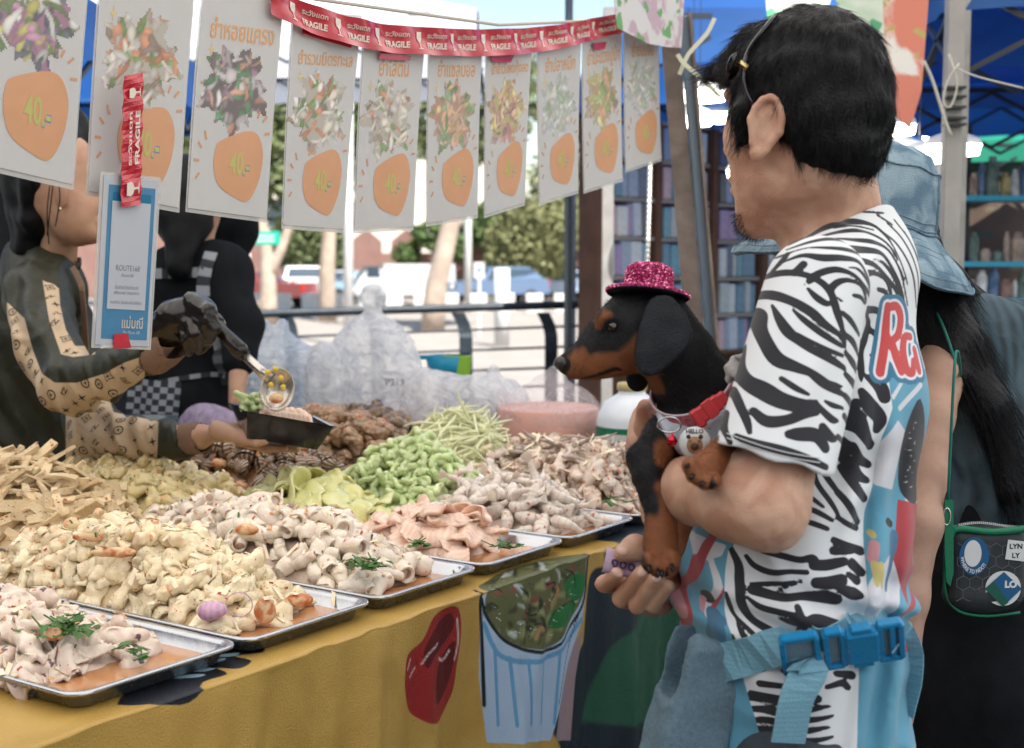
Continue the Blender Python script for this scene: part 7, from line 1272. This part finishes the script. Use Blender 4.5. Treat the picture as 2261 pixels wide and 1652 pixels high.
def hatpt(r, z, a, o_=0): w_ = max(0, -z / .068); return hcw + Rw @ np.array([(r + o_) * math.cos(a), (r + o_) * math.sin(a), z + .010 * w_ * math.sin(3 * a + 1) + .002 * math.sin(9 * a + z * 60)])
for r, z in prb:
    for j in range(n): V_.append(hatpt(r, z, 2 * math.pi * j / n))
for r, z in prb[::-1]:
    for j in range(n): V_.append(hatpt(max(0, r - .003), z - (.003 if z > .1 else 0.001), 2 * math.pi * j / n))
k = 2 * len(prb); Fc = [(i * n + j, i * n + (j + 1) % n, (i + 1) * n + (j + 1) % n, (i + 1) * n + j) for i in range(k - 1) for j in range(n)] + [((k - 1) * n + j, (k - 1) * n + (j + 1) % n, (j + 1) % n, j) for j in range(n)]
mesh('denim_shell', V_, Fc, M_den, bh, True)
for r, z, rr_ in ((.1152, .003, .0011), (.1145, .014, .0008), (.1015, .092, .0014), (.1185, -.001, .0016), (.185, -.070, .002)) + tuple((.118 + .0098 * i, -.004 - .0092 * i, .0005) for i in range(1, 7)):
    m = MB(); m.tube([hatpt(r, z, a, .0012) for a in np.linspace(0, 6.2832, 60)], rr_, 5, False); m.build('seam', M_seam, bh, True)
for a0 in (-.55, -.47): m = MB(); m.tube([hatpt(r, z, a0, .0012) for r, z in prb[4:9]], .0009, 5); m.build('seam', M_seam, bh, True)
# shoulder bag
bgx = thing('shoulder_bag', 'dark patterned bag with green trim and round stickers at the right edge', 'bag', W(2160, 1245, 1.93)); cB = W(2172, 1248, 1.93)
M_bagb = pm('black bag canvas', (.022, .026, .030), (.03, .034, .04), 40, .5, .2, 200); M_gr = pm('green leather', (.008, .15, .075), None, rough=.4, bump=.2, bsc=200)
sdf('bag_body', [rbox(cB, (.056, .022, .058), .02, .004), ell(cB - [0, 0, .045], (.055, .022, .025), .01)], .002, M_bagb, bgx)
m = MB()
for i in range(-4, 9):
    for j in range(-5, 7):
        x0, z0 = i * .018 + (.009 if j % 2 else 0), j * .0155
        for dx, dz in ((.009, .0052), (-.009, .0052), (0, -.0104)):
            a = np.array([x0, z0]); b = a + [dx, dz]
            if max(abs(a[0]), abs(b[0])) < .05 and max(abs(a[1] + .005), abs(b[1] + .005)) < .05: m.tube([cB + [a[0], -.0224, a[1]], cB + [b[0], -.0224, b[1]]], .0005, 4)
m.build('pattern_lines', pm('grey print lines', (.12, .13, .14), None), bgx)
m = MB(); m.tube(spline([cB + [-.055, -.016, .042], cB + [-.045, -.018, .056], cB + [0, -.02, .052], cB + [.04, -.02, .055], cB + [.07, -.02, .06]], 14), .005, 8); m.build('trim', M_gr, bgx, True)
m = MB(); m.tube(spline([cB + [-.057, -.01, .04], cB + [-.058, -.01, -.03], cB + [-.04, -.01, -.062], cB + [.0, -.01, -.071], cB + [.05, -.01, -.066]], 18), .0022, 6); m.build('piping', M_gr, bgx, True)
m = MB(); 
for i in range(34): p = cB + np.array([-.042 + i * .0028, -.016, .0615 + .003 * math.sin(i * .16)]); m.box(p, (.0009, .002, .0016))
m.build('zip_teeth', pm('silver zip', (.7, .7, .72), None, rough=.2, metal=.9), bgx)
m = MB(); q = [(-.066, .098), (-.054, .098), (-.051, -.005), (-.055, -.024), (-.0605, -.018), (-.064, .02)]; n = len(q); m.add([cB + [x, -.026, z] for x, z in q] + [cB + [x, -.023, z] for x, z in q], [tuple(range(n))[::-1], tuple(range(n, 2 * n))] + [(i, (i + 1) % n, n + (i + 1) % n, n + i) for i in range(n)]); m.build('strap_end', M_gr, bgx)
m = MB(); m.tube(spline([cB + [-.060, -.02, .09], cB + [-.055, -.02, .3], W(2120, 830, 2.0), W(2090, 740, 2.02), W(2068, 690, 2.06), W(2060, 680, 2.14)], 24), .0022, 6); m.build('strap', pm('green blue strap', (.02, .16, .13), None, rough=.5), bgx, True)
m = MB(); c = cB + [-.063, -.027, .075]; m.tube([c + np.array([.005 * math.cos(a), 0, .012 * math.sin(a)]) for a in np.linspace(0, 6.2832, 20)], .0012, 6, False); m.build('buckle', pm('steel', (.6, .6, .6), None, rough=.2, metal=1), bgx, True)
def stick(name, x, z, rx, rz, lay, mat, n=26): m = MB(); m.lathe([(0, .0003), (rx, .0003), (rx, -.0003)], cB + [x, -.0228 - lay, z], n, (1, rz / rx), frame([0, -1, 0], [1, 0, 0])); return m.build(name, mat, bgx)
M_stb = pm('blue sticker', (.01, .09, .22), None, rough=.3); M_stw = pm('white sticker', (.6, .62, .62), None, rough=.3); M_stg = pm('dark green sticker', (.01, .09, .06), None, rough=.3)
stick('sticker', -.022, .018, .021, .027, .0004, M_stb); stick('sticker', -.024, .022, .012, .019, .001, M_stw)
tv, tf = text2d('WHERE TO NEXT!', .0062, .0002); tv = tv - tv.mean(0); a_ = -math.pi / 2 - .1 + tv[:, 0] / .0185 * .95; R_ = .0168 - tv[:, 1]; mesh('sticker_lettering', np.c_[cB[0] - .022 + R_ * np.cos(a_), np.full(len(tv), cB[1] - .0243), cB[2] + .018 + R_ * 1.28 * np.sin(a_)], tf, M_stw, bgx)
m = MB(); m.box(cB + [.038, -.0235, .026], (.015, .0006, .014), rotm(0, .12, 0)); m.build('sticker', M_stw, bgx)
for s_, z in (('LYN', .032), ('LY', .019)): tv, tf = text2d(s_, .010, .0003); mesh('sticker_lettering', np.c_[tv[:, 0] + cB[0] + .036, np.full(len(tv), cB[1] - .0245), tv[:, 1] + cB[2] + z], tf, M_frame, bgx)
stick('sticker', .020, -.028, .025, .025, .0004, M_stw); m = MB(); m.add([cB + [x, -.0245, z] for x, z in ((-.006, -.028), (.020, -.004), (.046, -.028), (.020, -.054))], [(3, 2, 1, 0)]); m.build('sticker', M_stb, bgx); m = MB(); m.add([cB + [x, -.0249, z] for x, z in ((-.006, -.028), (.006, -.017), (.028, -.047), (.020, -.054))], [(3, 2, 1, 0)]); m.build('sticker', M_stg, bgx)
tv, tf = text2d('LO', .013, .0008); mesh('sticker_lettering', np.c_[tv[:, 0] + cB[0] + .030, np.full(len(tv), cB[1] - .0252), tv[:, 1] + cB[2] - .022], tf, M_stw, bgx)
# ------------------------------------------------------------------ THE VENDOR
ve = thing('person', 'woman vendor in olive jacket with beige monogram sleeves serving food at the left', 'person', W(40, 900, 3.0) * [1, 1, 0])
hv_ = [ell(W(140, 400, 2.90), (.080, .075, .105), .02), ell(W(172, 480, 2.88), (.055, .050, .062), .03), ell(W(205, 515, 2.87), (.022, .025, .022), .015), cone(W(225, 440, 2.87), W(238, 462, 2.865), .008, .013, .01), ell(W(222, 490, 2.87), (.012, .02, .010), .008), cone(W(135, 500, 2.92), W(120, 640, 2.97), .038, .042, .02), ell(W(134, 428, 2.815), (.015, .008, .030), .004), ell(W(136, 424, 2.800), (.008, .006, .018), .003, 's'),
       *pchain([(335, 775, 2.42, 34), (368, 742, 2.41, 30)], .01), *pchain([(400, 968, 2.56, 30), (440, 965, 2.54, 30)], .01), *pchain([(440, 962, 2.54, 30), (510, 955, 2.51, 34), (545, 965, 2.50, 28)], .012, UP, .6), *pchain([(480, 948, 2.49, 20), (535, 966, 2.44, 16), (566, 974, 2.42, 12), (585, 974, 2.415, 10)], .006),
       *pchain([(530, 972, 2.50, 14), (590, 990, 2.475, 11), (628, 990, 2.465, 9)], .004), *pchain([(535, 965, 2.53, 14), (600, 985, 2.52, 11), (655, 992, 2.505, 9)], .004), *pchain([(535, 955, 2.56, 13), (600, 975, 2.56, 11), (640, 985, 2.55, 9)], .004)]
sdf('body', hv_ + [cone(W(130, 620, 2.96), W(90, 1000, 3.04), .045, .05, .03), *pchain([(110, 670, 2.92, 30), (108, 760, 2.66, 30), (160, 850, 2.56, 30), (240, 832, 2.50, 26), (335, 782, 2.42, 28)], .01), *pchain([(150, 720, 3.0, 30), (200, 930, 2.80, 28), (300, 968, 2.64, 26), (400, 970, 2.56, 27)], .01)], .003, M_skin3, ve)
M_ol2 = pm('olive satin jacket', (.022, .023, .014), (.030, .032, .020), 10, .5, .3, 120, layers=[('beige', (.50, .37, .24), 1.0)], spec=.3)
def jacket_at(V):
    X = ortho(V, 2.55); X3 = X; dd = (V - CAM) @ FW
    def pz(L): return sd_poly(X, cp(Z5, L))
    # coordinates shrink with depth: rescale to the true depth of each arm
    XX = ortho(V, 1.0); XX = (XX - [1130.5, 826]) / dd[:, None] + [1130.5, 826]
    near = np.minimum(sd_poly(XX, cp(Z5, [(95, 465), (115, 445), (150, 470), (200, 600), (210, 720), (240, 850), (290, 940), (400, 938), (400, 985), (280, 1000), (215, 985), (150, 800), (120, 620)])), sd_poly(XX, cp(Z5, [(-80, 700), (15, 790), (60, 960), (110, 1090), (180, 1140), (300, 1140), (450, 1090), (560, 1030), (650, 1000), (670, 1050), (670, 1110), (560, 1190), (420, 1260), (300, 1320), (190, 1345), (100, 1290), (-80, 1250)])))
    far_ = sd_poly(XX, cp(Z5, [(240, 1320), (330, 1240), (470, 1200), (500, 1300), (745, 1350), (735, 1600), (240, 1620)]))
    return {'beige': np.minimum(np.where(dd < 2.74, near, 60.), far_)}
jk = [cone(W(50, 575, 3.0), W(135, 632, 2.93), .045, .042, .03), cone(W(95, 640, 2.98), W(60, 800, 3.02), .095, .12, .04, n=FW, s=.8), cone(W(60, 800, 3.02), W(50, 1120, 3.05), .12, .15, .04, n=FW, s=.8), cone(W(105, 600, 2.94), W(80, 660, 2.80), .055, .066, .03), *pchain([(80, 660, 2.80, 72), (108, 760, 2.66, 66), (160, 850, 2.56, 62), (235, 832, 2.50, 50), (335, 782, 2.42, 40)], .02), *pchain([(150, 720, 3.06, 60), (200, 930, 2.80, 52), (215, 955, 2.74, 52), (300, 968, 2.64, 43), (405, 972, 2.56, 38)], .02), dict(cone(W(335, 782, 2.42), W(372, 762, 2.39), .028, .03, .004), op='s'), dict(cone(W(396, 972, 2.567), W(450, 972, 2.52), .027, .03, .004), op='s')]
def jfold(P): return -.0045 * np.maximum(0, 1 - np.abs(sn(P * [1, .6, 1.2], 26, 11)) * 3) + .0040 * np.sin((P @ nz([1, .2, .4])) * 120 + 2.5 * sn(P, 20, 3)) * (.4 + .6 * (sn(P, 9, 4) > -.2)) + .003 * sn(P, 45, 7)
jacket = sdf('jacket', jk, .0036, M_ol2, ve, jfold, jacket_at)
sdf('cuff', [cone(W(408, 970, 2.56), W(440, 968, 2.54), .030, .030, .005), dict(cone(W(400, 970, 2.57), W(470, 965, 2.52), .0265, .0265, .003), op='s')], .0022, pm('brown knit cuff', (.21, .125, .085), None, rough=.9, bump=.6, bsc=400), ve, lambda P: .0005 * np.sin(P[:, 0] * 900))
sdf('cuff', [cone(W(345, 785, 2.42), W(372, 765, 2.405), .034, .033, .005), dict(cone(W(330, 790, 2.43), W(395, 750, 2.39), .0295, .0285, .003), op='s')], .0022, pm('brown knit cuff b', (.21, .125, .085), None, rough=.9, bump=.6, bsc=400), ve, lambda P: .0008 * sn(P, 120, 3))
m = MB(); m.strip(spline([W(160, 590, 2.86), W(178, 625, 2.84), W(182, 650, 2.83), W(190, 760, 2.86), W(188, 860, 2.9)], 14), .012, .004, (1, -.3, 0)); m.build('collar_edge', pm('brown rib', (.2, .12, .08), None), ve)
sdf('collar', [cone(W(112, 618, 2.95), W(124, 580, 2.93), .060, .052, .005), dict(cone(W(108, 640, 2.96), W(128, 560, 2.92), .055, .047, .003), op='s')], .004, M_ol2, ve, lambda P: .002 * sn(P, 60, 3), lambda V: {'beige': np.full(len(V), 50.)})
hv = sdf('hair', [*pchain([(112, 330, 2.87, 60), (98, 400, 2.88, 46), (84, 480, 2.91, 38), (74, 545, 2.94, 24)], .03), ell(W(112, 340, 2.96), (.105, .10, .125), .03), ell(W(85, 420, 2.98), (.075, .08, .10), .03), cone(W(80, 450, 2.97), W(66, 540, 2.96), .055, .04, .03), dict(ell(W(185, 470, 2.86), (.07, .12, .09), .02), op='s')], .004, M_hair, ve, lambda P: .003 * sn(P, 70, 3))
m = MB(); 
for a, b, c in (((118, 400), (112, 450), (104, 520)), ((128, 395), (132, 440), (122, 500)), ((110, 410), (104, 470), (108, 540))): m.tube(spline([W(*a, 2.80), W(*b, 2.79), W(*c, 2.80)], 10), .0014, 5)
m.build('loose_hair', M_hair, ve)
m = MB(); m.lathe([(0, -.005), (.004, -.002), (.004, .002), (0, .005)], W(132, 462, 2.80), 10); m.build('earring', pm('gold earring', (.7, .6, .4), None, rough=.2, metal=.9), ve, True)
# monogram motifs on the beige panels
mot = []; pet = []
for j in range(8): a = j * math.pi / 4 + math.pi / 4; r = 1 if j % 2 == 0 else .26; pet.append((r * math.cos(a), r * math.sin(a)))
mot.append([poly2d(pet)]); dia_o = [(1.15, 0), (.45, .45), (0, 1.15), (-.45, .45), (-1.15, 0), (-.45, -.45), (0, -1.15), (.45, -.45)]
def outl(P, k): P = np.array(P); n = len(P); V = np.vstack([P, P * k]); return V, [(i, (i + 1) % n, n + (i + 1) % n, n + i) for i in range(n)]
mot.append([outl(dia_o, .80), poly2d([(x * .5, y * .5) for x, y in pet])]); circ = [(math.cos(a) * .95, math.sin(a) * .95) for a in np.linspace(0, 6.28, 17)[:-1]]; mot.append([outl(circ, .76), poly2d([(x * .55, y * .55) for x, y in pet])])
LVt = []; V1, F1 = text2d('L', 1.9, .01); V2, F2 = text2d('V', 1.9, .01); mot.append([(V1 @ np.array([[1, 0], [.25, 1]]) + [-.30, -.15], F1), (V2 + [.25, .12], F2)])
jv = np.array([v.co for v in jacket.data.vertices]); jn = np.array([v.normal for v in jacket.data.vertices]); bei = jacket_at(jv)['beige']; vis = ((jv - CAM) * jn).sum(1) < -.25 * np.linalg.norm(jv - CAM, axis=1); cand = np.where((bei < -6) & vis)[0]; rng.shuffle(cand); chosen = []; jb = bvh(jacket); AV = []; AF = []
for c in cand:
    p = jv[c]
    if all(np.linalg.norm(p - q) > .0285 for q in chosen):
        chosen.append(p); n = jn[c]; fr_ = frame(n, [.9, 0, -.3 + rng.uniform(-.2, .2)]); s_ = .0108
        for V2_, F2_ in mot[len(chosen) % 4]:
            off = len(AV)
            for x, y in V2_:
                q = p + fr_[:, 0] * x * s_ + fr_[:, 1] * y * s_; h = jb.find_nearest(Vector(q)); AV.append(np.array(h[0]) + np.array(n) * .0010)
            AF += [tuple(i + off for i in f) for f in F2_]
    if len(chosen) > 260: break
print('MOTIFS', len(chosen), len(cand))
if AV: o = mesh('monogram_print', AV, AF, pm('dark brown print', (.035, .025, .018), None), ve); o['kind'] = 'stuff'
# glove
M_glove = pm('black rubber glove', (.014, .010, .007), None, rough=.22, bump=.3, bsc=60, spec=.5)
sdf('glove', [*pchain([(352, 742, 2.41, 38), (395, 705, 2.39, 44), (435, 690, 2.38, 42)], .012, FW, .8), *pchain([(425, 665, 2.37, 20), (458, 690, 2.35, 18), (470, 725, 2.345, 15), (455, 745, 2.36, 13)], .006), *pchain([(430, 690, 2.37, 18), (458, 715, 2.345, 17), (462, 748, 2.35, 14), (440, 760, 2.37, 12)], .006), *pchain([(415, 710, 2.37, 18), (440, 740, 2.35, 16), (440, 768, 2.36, 13)], .006), *pchain([(400, 720, 2.38, 18), (418, 752, 2.36, 15), (415, 778, 2.37, 11)], .006), *pchain([(440, 680, 2.42, 18), (476, 705, 2.41, 14), (492, 730, 2.40, 11)], .006), ell(W(368, 700, 2.40), (.03, .02, .015), .01)], .0026, M_glove, ve, lambda P: .0022 * sn(P, 90, 3) - .0022 * np.maximum(0, 1 - np.abs(sn(P, 70, 8)) * 4))
la = thing('ladle', 'steel ladle with black handle tipping food into the black box', 'ladle', W(560, 800, 2.36)); M_st = pm('brushed steel', (.55, .50, .44), None, rough=.25, metal=.9, bump=.1)
m = MB(); m.tube([W(450, 690, 2.385), W(480, 722, 2.375), W(528, 772, 2.362), W(540, 786, 2.36)], [.008, .011, .0155, .012], 12); m.build('handle', M_glove, la, True)
m = MB(); m.tube([W(534, 780, 2.361), W(575, 818, 2.352), W(598, 838, 2.348)], [.008, .0095, .012], 12); m.build('shaft', M_st, la, True)
cl_ = W(612, 862, 2.345); Rl = frame(nz(np.array([.25, -1, .25])), [.2, 0, 1.]); m = MB(); m.lathe([(0, -.014), (.018, -.011), (.029, -.003), (.034, .006), (.0328, .006), (.027, -.001), (.017, -.0085), (0, -.011)], cl_, 30, (1.15, .85), Rl); m.build('spoon_bowl', M_st, la, True)
M_corn = pm('corn yellow', (.75, .55, .06), (.7, .48, .05), 200, .35)
for i, (x, y, c) in enumerate(((592, 822, 0), (608, 815, 0), (620, 835, 0), (598, 850, 0), (625, 855, 0), (610, 880, 1))):
    tag(sdf('food_bit', [ell(W(x, y, 2.325), (.005, .004, .005) if not c else (.013, .005, .009), .001)], .0012, M_corn if c == 0 else M_tm, None), ['yellow corn grain near the shaft on the ladle', 'yellow corn grain at the top rim of the ladle', 'yellow corn grain at the right side of the ladle', 'yellow corn grain at the left side of the ladle', 'yellow corn grain low on the right of the ladle', 'tomato bit at the bottom of the ladle bowl'][i], 'food bit')
bxo = thing('food_box', 'black plastic takeaway box held over the cockles', 'food box', W(620, 940, 2.45)); rimq = [W(509, 893, 2.52), W(545, 910, 2.38), W(737, 943, 2.38), W(690, 919, 2.52)]; botq = [W(530, 950, 2.50), W(545, 968, 2.41), W(700, 994, 2.41), W(672, 972, 2.50)]
M_bx = pm('black glossy box', (.010, .010, .011), None, rough=.12, coat=.6); cR = np.mean(rimq, 0); cBt = np.mean(botq, 0); V_ = [p for p in rimq] + [cBt + (p - cBt) * 1.0 for p in botq] + [cR + (p - cR) * .965 for p in rimq] + [cBt + (p - cBt) * .95 + [0, 0, .003] for p in botq] + [cR + (p - cR) * 1.04 for p in rimq] + [cR + (p - cR) * 1.04 + [0, 0, .0018] for p in rimq]
Fc = [(4, 5, 6, 7), (15, 14, 13, 12)]
for i in range(4):
    j = (i + 1) % 4; Fc += [(i, j, 4 + j, 4 + i), (8 + i, 12 + i, 12 + j, 8 + j), (16 + i, 16 + j, j, i), (20 + i, 8 + i, 8 + j, 20 + j), (16 + i, 20 + i, 20 + j, 16 + j)]
mesh('box_shell', V_, Fc, M_bx, bxo)
for i in range(9):
    x = 530 + rng.uniform(0, 75) + i * 3; y = 905 - i * 1.0 - rng.uniform(0, 22); g = [(x + 14 * math.cos(a), y + 9 * math.sin(a), 2.44 + .012 * math.sin(2 * a + i), 7) for a in np.linspace(rng.uniform(0, 3), rng.uniform(4, 6), 6)]
    tag(sdf('gourd_slice', pchain(g, .003), .002, M_melon, None, lambda P: .0015 * sn(P, 250, 3)), 'olive green gourd slice piled in the black takeaway box', 'gourd slice', 'gourd slices in the takeaway box')
for i, (x0, y0, x1, y1) in enumerate(((522, 868, 560, 905), (528, 875, 548, 915))): tag(sdf('gourd_slice', pchain([(x0, y0, 2.44, 8), ((x0 + x1) / 2 + 6, (y0 + y1) / 2 - 3, 2.435, 9), (x1, y1, 2.44, 8)], .004), .002, M_melon, None, lambda P: .002 * sn(P, 200, 3)), 'olive green gourd slice piled in the black takeaway box', 'gourd slice', 'gourd slices in the takeaway box')
for i in range(11):
    x = 588 + i * 8; y = 909 + i * 1.2; tag(sdf('noodle_strip', pchain([(x - 10, y + 8, 2.43 + .004 * (i % 3), 9), (x, y - 6 - 3 * (i % 2), 2.43, 9), (x + 12, y + 2, 2.425, 8), (x + 18, y + 14, 2.42, 6)], .004), .002, M_salm, None), 'pinkish orange strip of salad in the black takeaway box', 'salad strip', 'orange salad strips in the takeaway box')
# ------------------------------------------------------------------ TWO DARK FIGURES BEHIND
pe = thing('person', 'person in black with checked apron straps, back turned, behind the ladle', 'person', W(440, 900, 3.6) * [1, 1, 0])
bk_ = sdf('body', [cone(W(385, 600, 3.6), W(495, 605, 3.58), .07, .075, .04), cone(W(440, 640, 3.6), W(432, 900, 3.6), .13, .12, .04, n=FW, s=.7), cone(W(432, 900, 3.6), np.array([W(432, 0, 3.6)[0], 3.6, .1]), .125, .10, .04), *pchain([(500, 620, 3.56, 55), (532, 720, 3.50, 48), (530, 795, 3.45, 38)], .03), *pchain([(370, 620, 3.56, 50), (345, 720, 3.55, 44), (340, 790, 3.55, 34)], .03)], .008, M_blackc, pe, lambda P: .006 * sn(P, 25, 3))
sdf('head', [ell(W(425, 450, 3.58), (.075, .08, .11), .02), cone(W(430, 500, 3.58), W(435, 590, 3.6), .045, .05, .02)], .006, M_skin3, pe)
sdf('forearm', [*pchain([(530, 790, 3.45, 24), (522, 890, 3.40, 18)], .01)], .006, M_skin3, pe)
sdf('hair', [ell(W(408, 450, 3.58), (.092, .105, .13), .02), cone(W(408, 490, 3.52), W(395, 590, 3.49), .055, .035, .03)], .006, M_hair, pe, lambda P: .003 * sn(P, 60, 3))
M_chk = [pm('grey white check', (.30, .32, .36), None), pm('dark check', (.03, .035, .045), None)]; kb = bvh(bk_)
def checked(L, wid, n):
    q = spline([p + (0,) for p in L], n); pts = []
    for x, y, _ in q:
        p, nn_ = hit(kb, x, y, .006)
        if p is not None: pts.append(p)
    if len(pts) < 3: return
    pts = np.array(pts); m = MB(); m.strip(pts, wid, .003, np.cross(nz(pts[-1] - pts[0]), FW)); k = len(pts) - 1; mi = [(i // 4 // 2) % 2 for i in range(4 * k)] + [0, 0]; o = m.build('apron_strap', M_chk[0], pe); o.data.materials.append(M_chk[1]); o.data.polygons.foreach_set('material_index', mi)
checked([(468, 560), (455, 600), (452, 650), (475, 720), (490, 790), (496, 850)], .034, 25); checked([(345, 606), (400, 604), (452, 602)], .026, 17); checked([(330, 850), (400, 838), (470, 828), (505, 835)], .012, 20)
V2, F2 = grid2d(17, 15); pts = []
for a, b in V2: p = W(285 + a * 115 + b * -10, 835 + b * 95 + a * 10, 3.42); pts.append(p + [0, .01 * math.sin(a * 9), 0])
m = MB(); m.add(pts, [tuple(f) for f in F2]); o = m.build('apron_skirt', M_chk[0], pe); o.data.materials.append(M_chk[1]); o.data.polygons.foreach_set('material_index', [((i % 16) // 2 + (i // 16) // 2) % 2 for i in range(len(F2))])
pf = thing('person', 'second dark figure with black cap and hood, right of the person in the apron', 'person', W(490, 900, 4.05) * [1, 1, 0])
sdf('clothing', [ell(W(498, 470, 4.05), (.10, .11, .13), .03), cone(W(510, 520, 4.05), W(515, 575, 4.05), .06, .045, .04), cone(W(455, 640, 4.1), W(450, 900, 4.1), .10, .12, .05), cone(W(450, 900, 4.1), np.array([W(450, 0, 4.1)[0], 4.1, .1]), .12, .1, .04)], .008, M_blackc, pf, lambda P: .007 * sn(P, 30, 6))
